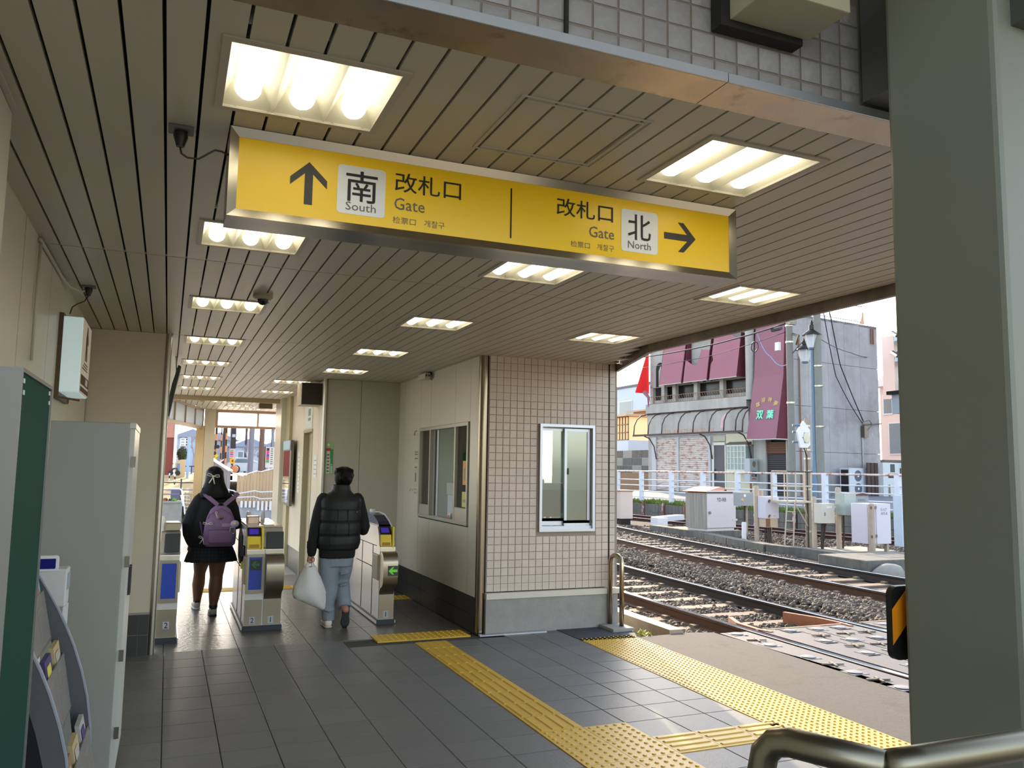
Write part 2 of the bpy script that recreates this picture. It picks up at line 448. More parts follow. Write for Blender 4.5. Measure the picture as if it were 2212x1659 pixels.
# ---- pillar
struct(MB().box(1.903, 1.367, -.3, 2.36, 1.712, 3.6).build('pillar', grey_paint, bevel=.016))
# ---- left wall (near part stands proud), panels with seams
wl = struct(MB().box(-.9, -1.5, -.25, -.535, 2.98, 2.83).build('wall_left', cream))
for a, b in ((-1.4, 0.2), (.205, 1.6), (1.605, 2.975)): box('panel', cream, wl, -.533, a, .0, -.527, b, 2.72)
wl2 = struct(MB().box(-.9, 2.98, -.25, -.672, 7.72, 2.83).build('wall_side', dark))
for a, b in ((2.99, 4.26), (4.275, 5.20), (5.21, 6.45), (6.46, 7.67)): box('panel', cream, wl2, -.672, a, .3, -.665, b, 2.735)
box('baseboard_left', skirt_m, None, -.672, 2.99, 0, -.66, 7.67, .3); struct(D.objects['baseboard_left'])
# facing wall left of the gates
wb = struct(MB().box(-.9, 7.70, -.25, -.034, 7.86, 2.83).build('wall_front', cream_warm))
box('panel', cream_warm, wb, -.664, 7.69, .345, -.074, 7.70, 2.733)
box('cap_strip', M('grey_strip', (150,146,138), .5), wb, -.664, 7.684, .335, -.074, 7.70, .352)
bb = struct(MB().box(-.664, 7.686, 0, -.074, 7.70, .335).build('baseboard_front', M('skirt_joint', (120,116,108), .7)))
for a, b in ((-.66, -.36), (-.353, -.158), (-.151, -.078)):
    for c, d in ((.0, .163), (.170, .333)): box('tile', skirt_m, bb, a, 7.680, c, b, 7.687, d)
struct(MB().tube([(-.050, 7.70, 0), (-.050, 7.70, 2.735)], .026, 14).box(-.034, 7.70, 0, -.022, 7.86, 2.735).build('trim_3', steel, smooth=True))
# ---- booth
by = 7.60
wr = struct(MB().box(2.852, 7.70, -.05, 2.90, 7.92, 2.75).box(2.852, 9.67, -.05, 2.90, 10.74, 2.75).box(2.852, 7.92, -.05, 2.90, 9.67, 1.03).box(2.852, 7.92, 2.07, 2.90, 9.67, 2.75).build('wall_right', dark))
for (a, b, c, d) in ((7.66, 7.895, .345, 2.733), (7.90, 8.375, 2.085, 2.733), (8.38, 9.275, 2.085, 2.733), (9.28, 9.69, 2.085, 2.733),
                     (7.90, 8.385, .345, 1.005), (8.39, 9.245, .345, 1.005), (9.25, 9.69, .345, 1.005), (9.695, 10.42, .345, 2.733), (10.425, 10.70, .345, 2.733)):
    box('panel', cream, wr, 2.842, a, c, 2.853, b, d)
br = struct(MB().box(2.846, 7.66, 0, 2.856, 10.7, .34).build('baseboard_right', fgrout_m))
for k in range(5):
    a, b = 7.665+.607*k, min(7.665+.607*k+.603, 10.69)
    for c, d in ((0, .168), (.172, .336)): box('tile', skirt_m, br, 2.838, a, c, 2.847, b, d)
struct(MB().tube([(2.885, 7.64, 0), (2.885, 7.64, 2.735)], .047, 20).build('trim_4', M('corner_guard', (150, 138, 120), .22, 1.0), smooth=True))
box('trim_5', alu, None, 2.845, by-.10, 0, 3.55, by-.045, .012); struct(D.objects['trim_5'])
# front wall with the tile skin, around the window 3.49-4.125 / .975-2.07
wf = MB().box(2.93, by+.008, .40, 3.49, by+.14, 2.75).box(4.125, by+.008, .40, 4.405, by+.14, 2.75).box(3.49, by+.008, .40, 4.125, by+.14, .975).box(3.49, by+.008, 2.07, 4.125, by+.14, 2.75)
wfo = struct(wf.build('wall_face', grout_m))
box('plinth_block', conc_m, wfo, 2.925, by-.03, -.05, 4.31, by+.14, .335); box('plinth_block', conc_m, wfo, 4.314, by-.02, -.2, 4.40, by+.14, .335)
box('sill_band', M('band_cream', (206, 198, 182), .5), wfo, 2.925, by-.045, .335, 4.31, by+.02, .392); box('sill_band', D.materials['band_cream'], wfo, 4.313, by-.045, .335, 4.41, by+.02, .385)
bt = None
def vtile(sx, sz):
    b = .003; x, z = sx/2, sz/2; t = .008
    vs = [(-x,0,-z),(x,0,-z),(x,0,z),(-x,0,z),(-x,-t+b,-z),(x,-t+b,-z),(x,-t+b,z),(-x,-t+b,z),(-x+b,-t,-z+b),(x-b,-t,-z+b),(x-b,-t,z-b),(-x+b,-t,z-b)]
    fs = [(0,1,5,4),(1,2,6,5),(2,3,7,6),(3,0,4,7),(4,5,9,8),(5,6,10,9),(6,7,11,10),(7,4,8,11),(8,9,10,11)]
    me = D.meshes.new('tile'); me.from_pydata(vs, [], fs); me.materials.append(tile_m); return me
bt = vtile(.0705, .0715); tl = []
for i in range(19):
    x = 2.936+.0755*(i+.5)+(.006 if i > 17 else 0)
    for j in range(31):
        z = .40+.0757*(j+.5)
        if 3.46 < x < 4.155 and .945 < z < 2.10: continue
        if x > 4.39: continue
        tl.append((x, z))
rest = MB()
for n, (x, z) in enumerate(sorted(tl, key=lambda t: abs(t[1]-1.45))):
    if n < 295: piece('tile', bt, (x, by+.008, z), wfo)
    else: rest.box(x-.0353, by, z-.0358, x+.0353, by+.009, z+.0358)
tag(rest.build('tile', tile_m, wfo, fix=False), kind='stuff')
box('movement_joint', dark, wfo, 4.302, by-.002, .40, 4.311, by+.01, 2.735)
# remaining booth shell: back, outer side with a window, ceiling and floor inside
inn = M('booth_inside', (206, 212, 196), .6)
we = MB().box(4.33, by+.14, -.05, 4.405, 9.05, 2.75).box(4.33, 9.95, -.05, 4.405, 10.75, 2.75).box(4.33, 9.05, -.05, 4.405, 9.95, .75).box(4.33, 9.05, 2.1, 4.405, 9.95, 2.75)
struct(we.build('wall_outer', inn))
struct(MB().box(2.90, 10.70, -.05, 4.33, 10.78, 2.75).build('wall_rear', inn))
box('trim_6', inn, None, 2.90, by+.14, 2.735, 4.33, 10.7, 2.76); struct(D.objects['trim_6'])
struct(MB().box(2.86, by+.14, -.1, 4.33, 10.7, .05).build('floor_inner', skirt_m))
# back wall behind the right gate + door wall
wk = struct(MB().box(1.90, 10.72, -.05, 2.85, 10.80, 2.75).build('wall_back', dark))
wall_dim = M('back_panel', (186, 180, 164), .42, noise=(2, .03))
for a, b in ((1.86, 2.312), (2.317, 2.842)): box('panel', wall_dim, wk, a, 10.70, .34, b, 10.722, 2.733)
box('baseboard_back', skirt_m, None, 1.86, 10.69, 0, 2.84, 10.72, .338); struct(D.objects['baseboard_back'])
struct(MB().tube([(1.845, 10.70, 0), (1.845, 10.70, 2.735)], .03, 14).build('trim_7', steel, smooth=True))
wd = struct(MB().box(1.86, 10.80, -.05, 1.95, 11.62, 2.75).box(1.86, 12.40, -.05, 1.95, 13.70, 2.75).box(1.86, 11.62, 2.10, 1.95, 12.40, 2.75).build('wall_door', cream_warm))
for (a, b, c, d) in ((10.74, 11.10, .34, 2.733), (11.105, 11.60, .34, 2.733), (11.605, 12.40, 2.12, 2.733), (12.405, 12.90, .34, 2.733), (12.905, 13.68, .34, 2.733)):
    box('panel', cream_warm, wd, 1.846, a, c, 1.861, b, d)
box('baseboard_door', skirt_m, None, 1.842, 12.42, 0, 1.862, 13.68, .338); struct(D.objects['baseboard_door'])
dr = struct(MB().box(1.92, 11.64, 0, 1.945, 12.38, 2.09).build('door_1', cream_dk))
box('door_frame', M('door_frame', (160, 150, 122), .5), dr, 1.835, 11.60, 2.085, 1.945, 12.42, 2.125)
box('door_frame', D.materials['door_frame'], dr, 1.84, 12.38, 0, 1.945, 12.42, 2.09); box('door_frame', D.materials['door_frame'], dr, 1.84, 11.60, 0, 1.945, 11.64, 2.09)
MB().box(1.875, 11.70, .98, 1.921, 11.74, 1.30).build('door_handle', steel, dr)
# columns and the cross beam at the end of the hall
struct(MB().box(1.80, 13.70, -.05, 1.95, 14.15, 2.80).build('column_front', cream_dk))
struct(MB().box(1.72, 14.15, -.05, 2.15, 14.95, 2.80).build('column_end', M('clad_column', (206, 200, 184), .3, .35, noise=(2, .04))))
box('trim_8', M('beam_tan', (166, 148, 112), .45), None, -.05, 14.44, 2.66, 1.72, 14.50, 2.80); struct(D.objects['trim_8'])
# end frame with two big panes above the way out, posts, side transoms
copper = M('bronze_frame', (168, 140, 126), .4, .3)
def frosted(name, c, a=.9):
    m = D.materials.new(name); m.use_nodes = True; t = m.node_tree; t.nodes.clear(); o = t.nodes.new('ShaderNodeOutputMaterial'); mx = t.nodes.new('ShaderNodeMixShader'); mx.inputs[0].default_value = .12
    tl_ = t.nodes.new('ShaderNodeBsdfTranslucent'); tl_.inputs[0].default_value = rgb(*c); gl_ = t.nodes.new('ShaderNodeBsdfGlossy'); gl_.inputs['Roughness'].default_value = .3
    t.links.new(tl_.outputs[0], mx.inputs[1]); t.links.new(gl_.outputs[0], mx.inputs[2]); t.links.new(mx.outputs[0], o.inputs[0]); return m
milk = frosted('frosted_pane', (214, 216, 218)); white_pane = frosted('white_film_pane', (252, 252, 252))
w3 = struct(MB().box(.86, 17.87, 2.685, 2.7, 17.95, 2.74).box(.86, 17.87, 2.36, 2.7, 17.95, 2.41).box(.86, 17.87, 2.41, .905, 17.95, 2.69).box(1.685, 17.87, 2.41, 1.715, 17.95, 2.69).build('window_3', copper))
MB().box(.905, 17.905, 2.41, 1.685, 17.91, 2.685).build('pane', white_pane, w3); MB().box(1.715, 17.905, 2.41, 2.7, 17.91, 2.685).build('pane', white_pane, w3)
struct(MB().box(.66, 17.85, -.05, .86, 18.05, 2.74).build('column_pale', M('pale_post', (196, 184, 160), .5)))
struct(MB().box(.50, 17.86, -.05, .655, 18.02, 2.39).build('column_steel', M('mirror_post', (204, 176, 136), .2, .75)))
w4 = struct(MB().bar((-.22, 14.5, 2.72), (.61, 17.95, 2.72), .06, .04).bar((-.22, 14.5, 2.345), (.61, 17.95, 2.345), .06, .06).build('window_4', M('transom_frame', (170, 150, 128), .45, .3)))
for t in (.0, .33, .56, .79, 1.0):
    x, y = -.22+.83*t, 14.5+3.45*t
    MB().bar((x, y, 2.36), (x, y, 2.72), .05, .05).build('mullion', D.materials['transom_frame'], w4)
for a, b in ((0, .33), (.33, .56), (.56, .79), (.79, 1)):
    MB().bar((-.22+.83*(a+.01), 14.5+3.45*(a+.01), 2.535), (-.22+.83*(b-.01), 14.5+3.45*(b-.01), 2.535), .008, .33).build('pane', milk, w4)
# booth windows -----------------------------------------------------------
def frame_rect(m, axis, at, a0, a1, z0, z1, t, d0, d1):
    """four bars of a frame; axis 'y' = lies in a plane y=at"""
    for (p, q, r, s) in ((a0, a1, z1-t, z1), (a0, a1, z0, z0+t), (a0, a0+t, z0+t, z1-t), (a1-t, a1, z0+t, z1-t)):
        if axis == 'y': m.box(p, at+d0, r, q, at+d1, s)
        else: m.box(at+d0, p, r, at+d1, q, s)
    return m
w2 = struct(frame_rect(MB(), 'y', by, 3.49, 4.125, .975, 2.07, .028, -.025, .12).box(3.518, by+.0, .975, 4.097, by+.08, 1.03).build('window_2', alu))
MB().box(3.47, by-.006, .968, 4.14, by+.004, 2.082).box(0,0,0,0,0,0).build('seal', dark, w2)
D.objects.remove(D.objects['seal'])
def sash(parent, axis, at, a0, a1, z0, z1, t=.028, tb=.07, mat=alu, th=.022):
    m = MB(); frame_rect(m, axis, at, a0, a1, z0+tb-t, z1, t, 0, th)
    if axis == 'y': m.box(a0, at, z0, a1, at+th, z0+tb)
    else: m.box(at, a0, z0, at+th, a1, z0+tb)
    s = m.build('sash', mat, parent)
    if axis == 'y': MB().box(a0+t, at+.009, z0+tb, a1-t, at+.013, z1-t).build('pane', glass, s)
    else: MB().box(at+.009, a0+t, z0+tb, at+.013, a1-t, z1-t).build('pane', glass, s)
    return s
s1 = sash(w2, 'y', by+.055, 3.52, 3.83, 1.035, 2.03); s2 = sash(w2, 'y', by+.02, 3.79, 4.085, 1.015, 2.03)
box('latch', soft_black, w2, 3.822, by+.008, 1.555, 3.834, by+.02, 1.62)
tw = M('ticket_frame', (176, 170, 156), .4, .3)
w1 = struct(frame_rect(MB(), 'x', 2.842, 7.92, 9.69, 1.02, 2.08, .035, -.014, .09).box(2.836, 7.955, 1.055, 2.86, 8.36, 1.19).box(2.836, 9.28, 1.055, 2.86, 9.655, 1.17).build('window_1', tw))
for a in (8.33, 9.24): MB().box(2.834, a, 1.05, 2.88, a+.045, 2.05).build('mullion', tw, w1)
MB().box(2.862, 7.955, 1.19, 2.866, 8.33, 2.045).build('pane', glass, w1); MB().box(2.862, 9.285, 1.17, 2.866, 9.655, 2.045).build('pane', glass, w1)
MB().box(2.872, 9.04, 1.05, 2.886, 9.10, 2.04).box(2.872, 9.20, 1.05, 2.886, 9.24, 2.04).build('sash', alu, w1)
MB().box(2.877, 9.10, 1.06, 2.881, 9.20, 2.04).build('pane', glass, w1)
# ================================================================ CEILING LAMPS
lamp_white = M('lamp_reflector', (192, 188, 168), .45)
lamp_frame = M('lamp_flange', (176, 168, 152), .5)
tube_m = M('lamp_tube', (255, 250, 238), .4, emit=((255, 247, 226), LAMP_W))
def make_lamp(x0, x1, y, label):
    t = thing('ceiling_light', (x0, y, H), label, 'ceiling light', 'recessed three-tube ceiling lights')
    wd_, d = x1-x0, .075
    m = MB(); frame = .022
    m.box(x0-.012, y-LH-.012, H-.006, x1+.012, y-LH+.012, H).box(x0-.012, y+LH-.012, H-.006, x1+.012, y+LH+.012, H)
    m.box(x0-.012, y-LH+.012, H-.006, x0+.012, y+LH-.012, H).box(x1-.012, y-LH+.012, H-.006, x1+.012, y+LH-.012, H)
    m.build('flange', lamp_frame, t, fix=False)
    r = MB(); n = 3; p = wd_/n
    for k in range(n):                                # three troughs with sloping sides and ends
        a, b = x0+p*k, x0+p*(k+1); i = p*.24; e = .05
        A = [(a, y-LH, H), (b, y-LH, H), (b, y+LH, H), (a, y+LH, H)]
        B = [(a+i, y-LH+e, H+d), (b-i, y-LH+e, H+d), (b-i, y+LH-e, H+d), (a+i, y+LH-e, H+d)]
        r.add(A+B, [(0,1,5,4), (1,2,6,5), (2,3,7,6), (3,0,4,7), (4,5,6,7)])
    r.build('reflector', lamp_white, t, fix=False)
    for k in range(n):
        c = x0+p*(k+.5)
        MB().tube([(c, y-LH+.075, H+.036), (c, y+LH-.075, H+.040)], .041, 16, round_end=True).build('tube', tube_m, t, smooth='all')
    return t
ORD = ['first', 'second', 'third', 'fourth', 'fifth', 'sixth', 'seventh', 'eighth', 'ninth', 'tenth']
for (lx, ly, k) in LIGHTS:
    if lx == LX[0]: lab = 'bright three-tube ceiling light, %s from the entrance in the left row' % ORD[k]
    elif lx == LX[1]: lab = 'bright three-tube ceiling light, %s from the entrance in the middle row' % ORD[k]
    elif lx == LX[2]: lab = 'three-tube ceiling light beside the track-side canopy edge, %s' % ('nearer one' if k == 0 else 'farther one')
    else: lab = ['far ceiling light near the door wall, just past the grey box', 'far ceiling light before the tan beam, by the door wall', 'first of the small far ceiling lights beyond the tan beam',
                 'middle one of the small far ceiling lights beyond the tan beam', 'last small ceiling light before the bronze window frame'][k-5]
    make_lamp(lx[0], lx[1], ly, lab)
# ================================================================ HANGING SIGN
S = thing('direction_sign', (1.17, 2.80, 2.425), 'long yellow gate direction sign with steel frame under the ceiling', 'sign')
sx0, sx1, sy, sz0, sz1 = .133, 2.208, 2.80, 2.425, 2.733
MB().box(sx0, sy+.02, sz0+.002, sx1, 2.965, sz1).build('housing', M('sign_steel', (168, 164, 158), .24, 1.0, noise=(3, .1)), S)
sf = M('sign_frame', (188, 180, 164), .22, 1.0)
fr = MB()
def miter(m, x0, x1, z0, z1, t, y0, y1, dp):
    o = [(x0, z0), (x1, z0), (x1, z1), (x0, z1)]; i = [(x0+t, z0+t), (x1-t, z0+t), (x1-t, z1-t), (x0+t, z1-t)]
    for k in range(4):
        a, b, c, d = o[k], o[(k+1) % 4], i[(k+1) % 4], i[k]
        m.add([(a[0], y0, a[1]), (b[0], y0, b[1]), (c[0], y0+dp, c[1]), (d[0], y0+dp, d[1]), (a[0], y1, a[1]), (b[0], y1, b[1]), (c[0], y1, c[1]), (d[0], y1, d[1])],
              [(0,1,2,3), (7,6,5,4), (0,4,5,1), (1,5,6,2), (2,6,7,3), (3,7,4,0)])
miter(fr, sx0, sx1, sz0, sz1, .03, sy-.002, sy+.03, .012); fr.build('frame', sf, S)
face = MB().box(sx0+.029, sy+.012, sz0+.027, sx1-.03, sy+.022, sz1-.03).build('face_panel', M('sign_yellow', (234, 190, 16), .32, emit=((235, 190, 20), .05)), S)
fy = sy+.0115; UX, UZ = (1, 0, 0), (0, 0, 1)
def rrect(x0, x1, z0, z1, r, n=5):
    p = []
    for cx, cz, a0 in ((x1-r, z0+r, -90), (x1-r, z1-r, 0), (x0+r, z1-r, 90), (x0+r, z0+r, 180)):
        for k in range(n+1):
            a = math.radians(a0+90*k/n); p.append((cx+r*math.cos(a), cz+r*math.sin(a)))
    return p
def flat(name, poly, mat, y=fy, th=.001, parent=S, axis='y'): return MB().prism(poly, axis, y-th, y).build(name, mat, parent)
dgrey = M('sign_charcoal', (46, 44, 40), .5)
c, zt, zb2 = .398, 2.653, 2.501
flat('arrow', [(c-.014, zb2), (c+.014, zb2), (c+.014, zt-.042), (c+.063, zt-.088), (c+.063, zt-.060), (c, zt), (c-.063, zt-.060), (c-.063, zt-.088), (c-.014, zt-.042)], dgrey)
sq = M('sign_white', (226, 226, 224), .4)
flat('white_square', rrect(.497, .669, 2.488, 2.664, .014), sq)
text('lettering', '南', (.583, fy-.001, 2.591), (.112, .112), UX, UZ, ink, S, .001, bold=.012)
text('lettering', 'South', (.582, fy-.001, 2.517), (.108, .030), UX, UZ, grey_ink, S, .001, bold=.004)
text('lettering', '改札口', (.830, fy, 2.631), (.252, .072), UX, UZ, ink, S, .001, bold=.012)
text('lettering', 'Gate', (.760, fy, 2.550), (.114, .044), UX, UZ, grey_ink, S, .001, bold=.010)
text('lettering', '检票口', (.742, fy, 2.489), (.086, .025), UX, UZ, grey_ink, S, .001)
text('lettering', '개찰구', (.856, fy, 2.490), (.078, .026), UX, UZ, grey_ink, S, .001)
flat('divider', [(1.157, 2.478), (1.163, 2.478), (1.163, 2.674), (1.157, 2.674)], ink)
text('lettering', '改札口', (1.480, fy, 2.632), (.252, .072), UX, UZ, ink, S, .001, bold=.012)
text('lettering', 'Gate', (1.555, fy, 2.549), (.114, .044), UX, UZ, grey_ink, S, .001, bold=.010)
text('lettering', '检票口', (1.459, fy, 2.489), (.086, .025), UX, UZ, grey_ink, S, .001)
text('lettering', '개찰구', (1.573, fy, 2.490), (.078, .026), UX, UZ, grey_ink, S, .001)
flat('white_square', rrect(1.645, 1.818, 2.488, 2.664, .014), sq)
text('lettering', '北', (1.730, fy-.001, 2.593), (.108, .106), UX, UZ, ink, S, .001, bold=.012)
text('lettering', 'North', (1.730, fy-.001, 2.518), (.108, .030), UX, UZ, grey_ink, S, .001, bold=.004)
xr, cz = 2.006, 2.578
flat('arrow', [(1.850, cz-.014), (xr-.042, cz-.014), (xr-.088, cz-.063), (xr-.060, cz-.063), (xr, cz), (xr-.060, cz+.063), (xr-.088, cz+.063), (xr-.042, cz+.014), (1.850, cz+.014)], dgrey)
# sockets and cables
def outlet(x, y, label):
    t = thing('ceiling_outlet', (x, y, H), label, 'power outlet')
    MB().box(x-.04, y-.035, H-.012, x+.04, y+.035, H).build('cover_plate', M('outlet_grey', (96, 98, 98), .5), t, bevel=.003)
    MB().tube([(x, y, H-.012), (x, y, H-.03), (x, y, H-.055), (x, y, H-.065)], [.022, .024, .016, .013], 10).build('plug', soft_black, t, smooth=True)
    return t
outlet(-.02, 2.90, 'grey ceiling outlet with black plug left of the yellow sign')
cable_m = M('cable_brown', (64, 52, 46), .5)
tag(MB().tube([(-.02, 2.90, 2.668), (-.015, 2.895, 2.645), (.005, 2.885, 2.63), (.04, 2.87, 2.626), (.068, 2.86, 2.645), (.09, 2.86, 2.662), (.112, 2.865, 2.662), (.134, 2.87, 2.655)], .0035, 6).build('sign_cable', cable_m, smooth='all'), 'brown cable looping from ceiling outlet to the yellow sign', 'cable')
outlet(-.533, 5.84, 'small ceiling outlet above the wall light box')
tag(MB().tube([(-.533, 5.84, 2.668), (-.55, 5.82, 2.63), (-.585, 5.77, 2.60), (-.605, 5.72, 2.57), (-.612, 5.68, 2.52)], .004, 6).build('light_box_cable', cable_m, smooth='all'), 'dark cable hanging from ceiling outlet to the light box', 'cable')
tag(MB().tube([(-.65, 4.62, 2.70), (-.652, 4.62, 2.1)], .008, 6).tube([(-.655, 4.62, 2.715), (-.655, 5.55, 2.72), (-.63, 5.72, 2.70), (-.57, 5.82, 2.69), (-.545, 5.84, 2.715)], .010, 8).build('wall_conduit', M('conduit_beige', (190, 184, 166), .45), smooth='all'), 'thin beige conduit along the top of left wall', 'conduit')
tag(MB().box(-.60, 2.35, H-.012, -.51, 2.96, H).build('ceiling_hatch_strip', slat_m), 'slim cover strip on ceiling at top left corner', 'cover strip')
# access hatch
hm = thing('ceiling_hatch', (1.17, 2.41, H), 'square access hatch outline in the slatted ceiling above the sign', 'hatch')
frame_rect_h = MB()
for g, t_ in ((0, .006), (.022, .006)):
    a, b, c_, d_ = .934+g, 1.402-g, 2.185+g, 2.632-g
    frame_rect_h.box(a, c_, H-.004, b, c_+t_, H).box(a, d_-t_, H-.004, b, d_, H).box(a, c_+t_, H-.004, a+t_, d_-t_, H).box(b-t_, c_+t_, H-.004, b, d_-t_, H)
frame_rect_h.build('frame', slat_m, hm); MB().box(1.375, 2.22, H-.001, 1.381, 2.60, H+.001).build('slot', dark, hm)
# cameras and other fittings
dc = thing('dome_camera', (.524, 5.586, H), 'small beige dome camera beside the third light in the left row', 'security camera')
MB().lathe([(.062, H), (.066, H-.02), (.05, H-.035), (.045, H-.036)], (.524, 5.586), 18).build('base', M('camera_beige', (170, 160, 136), .4), dc, smooth=True)
MB().ball((.524, 5.586, H-.036), .037, 14, 8).build('dome', M('dome_black', (16, 16, 18), .08), dc, smooth='all')
bc = thing('box_camera', (2.80, 9.33, H), 'white box camera under the ceiling at the booth corner', 'security camera')
MB().box(2.735, 9.20, H-.085, 2.80, 9.50, H-.02).build('body', M('camera_white', (196, 188, 170), .45), bc, bevel=.004)
for k in (2.750, 2.782): MB().tube([(k, 9.203, H-.05), (k, 9.194, H-.05)], .010, 10).build('lens', soft_black, bc)
MB().box(2.80, 9.28, H-.03, 2.86, 9.32, H).tube([(2.80, 9.26, H-.07), (2.83, 9.24, H-.095), (2.85, 9.22, H-.05)], .004, 6).build('bracket', soft_black, bc)
sp = thing('speaker_box', (1.76, 10.9, 2.41), 'dark square box hanging at the top of the door wall corner', 'box')
MB().box(1.575, 10.96, 2.408, 1.845, 11.35, 2.70).build('body', M('box_cream', (188, 178, 154), .5), sp); MB().box(1.58, 10.945, 2.412, 1.842, 10.96, 2.697).build('front', M('box_brown', (52, 42, 32), .6), sp)
cf = thing('fluorescent_box', (1.585, 15.42, H), 'small dark box on the far ceiling past the tan beam', 'box')
MB().box(1.47, 15.35, 2.63, 1.70, 15.5, 2.72).build('body', M('far_box', (96, 84, 64), .5), cf); MB().box(1.48, 15.36, 2.72, 1.69, 15.49, H).build('mount', cream_dk, cf)
tag(MB().lathe([(.05, H), (.05, H-.03), (.03, H-.05)], (.49, 15.1), 14).build('ceiling_sensor', M('sensor_beige', (150, 136, 108), .5), smooth=True), 'round sensor on the far ceiling by the side transom', 'sensor')
mon = thing('hanging_monitor', (.02, 9.3, 2.2), 'thin black monitor seen edge-on high beside the left wall end', 'monitor')
MB().prism([(-.055, 2.10), (-.015, 2.08), (.035, 2.40), (.072, 2.60), (.045, 2.615), (-.005, 2.42)], 'y', 9.0, 9.6).build('screen', soft_black, mon)
MB().tube([(.03, 9.3, 2.5), (.02, 9.3, H)], .012, 8).build('bracket', steel_dark, mon)
# ================================================================ LEFT WALL FITTINGS
lb = thing('light_box_sign', (-.6, 5.92, 2.02), 'white illuminated box sign on left wall with a standing figure drawing', 'sign')
MB().box(-.665, 5.655, 2.03, -.532, 6.20, 2.50).build('box', M('light_box_white', (210, 222, 222), .35, emit=((205, 235, 235), .28)), lb, bevel=.006)
MB().box(-.668, 5.648, 1.99, -.64, 6.21, 2.52).build('back_frame', M('light_box_brown', (92, 74, 52), .5), lb)
MB().box(-.532, 5.665, 2.035, -.528, 6.19, 2.495).build('face', M('light_box_face', (214, 206, 184), .4, emit=((220, 210, 190), .10)), lb)
fig = M('figure_brown', (92, 70, 54), .7); bx = -.5275
def yz(name, poly, mat, parent, x=bx): return MB().prism(poly, 'x', x, x+.0012).build(name, mat, parent)
yz('figure', [(5.86, 2.25), (5.90, 2.25), (5.91, 2.33), (5.95, 2.25), (5.99, 2.26), (5.95, 2.38), (6.00, 2.36), (6.01, 2.38), (5.96, 2.44), (5.945, 2.475), (5.905, 2.475), (5.89, 2.44), (5.86, 2.40), (5.87, 2.33)], fig, lb)
yz('band', [(5.68, 2.045), (6.18, 2.045), (6.18, 2.075), (5.68, 2.075)], fig, lb); yz('band', [(5.68, 2.09), (6.18, 2.09), (6.18, 2.15), (5.68, 2.15)], fig, lb)
yz('label_patch', [(5.96, 2.10), (6.10, 2.10), (6.10, 2.14), (5.96, 2.14)], paper, lb, bx+.001)
for k in range(3): yz('text_line', [(5.72+.05*k, 2.19+.018*k), (6.05, 2.19+.018*k), (6.05, 2.198+.018*k), (5.72+.05*k, 2.198+.018*k)], M('sepia_ink', (128, 112, 92), .7) if k == 0 else D.materials['sepia_ink'], lb)
MB().bar((-.66, 5.66, 2.0), (-.53, 5.72, 1.985), .012).bar((-.59, 5.69, 1.99), (-.59, 5.69, 1.965), .01).build('rail', fig, lb)
# tall steel locker
lk = thing('steel_locker', (-.40, 4.95, 0), 'tall grey steel locker standing against the left wall', 'locker')
lkm = M('locker_grey', (150, 152, 144), .38, noise=(1.5, .03)); lkd = M('locker_door', (196, 196, 188), .35)
MB().box(-.645, 4.60, .05, -.185, 5.30, 1.805).build('body', lkm, lk, bevel=.004); MB().box(-.63, 4.63, 0, -.20, 5.27, .05).build('plinth', dark, lk)
for a, b in ((4.605, 4.945), (4.955, 5.295)):
    d_ = MB().box(-.185, a, .07, -.163, b, 1.775).build('door', lkd, lk)
    MB().box(-.163, a+.02 if a > 4.7 else b-.05, .90, -.150, a+.05 if a > 4.7 else b-.02, 1.05).build('handle', soft_black, d_)
MB().box(-.188, 4.60, 1.777, -.160, 5.30, 1.806).build('top_rim', lkd, lk)
for z in (.25, .62, 1.08, 1.58): MB().box(-.172, 4.594, z, -.152, 4.603, z+.055).build('hinge', steel_dark, lk)
# green notice board, edge-on
nb = thing('notice_board', (-.31, 2.25, 0), 'green notice board in an aluminium frame seen edge-on at the left', 'notice board')
MB().box(-.346, 2.0, .62, -.302, 2.475, 1.798).build('core', M('board_edge', (128, 128, 126), .5), nb)
MB().box(-.302, 2.012, .62, -.2985, 2.468, 1.795).build('green_face', M('board_green', (14, 66, 54), .7, noise=(3, .06), spec=.15), nb)
fa = M('board_alu', (136, 134, 130), .4, .5)
MB().box(-.378, 1.994, .60, -.294, 2.0, 1.80).build('edge_strip', fa, nb)
MB().box(-.346, 2.0, 1.791, -.294, 2.48, 1.80).build('frame', fa, nb); MB().box(-.306, 2.472, .62, -.294, 2.48, 1.791).build('frame', fa, nb); MB().box(-.306, 2.0, .61, -.294, 2.475, .622).build('frame', fa, nb)
for z in (1.10, 1.45, 1.66): MB().tube([(-.35, 1.994, z), (-.35, 1.991, z)], .005, 8).build('screw', soft_black, nb)
for y in (2.03, 2.44): MB().box(-.345, y-.02, 0, -.305, y+.02, .62).build('leg', fa, nb)
for y, z in ((2.03, 1.77), (2.035, 1.745), (2.44, 1.775), (2.447, 1.75)): MB().box(-.2985, y, z, -.297, y+.018, z+.010).build('tape_scrap', paper, nb)
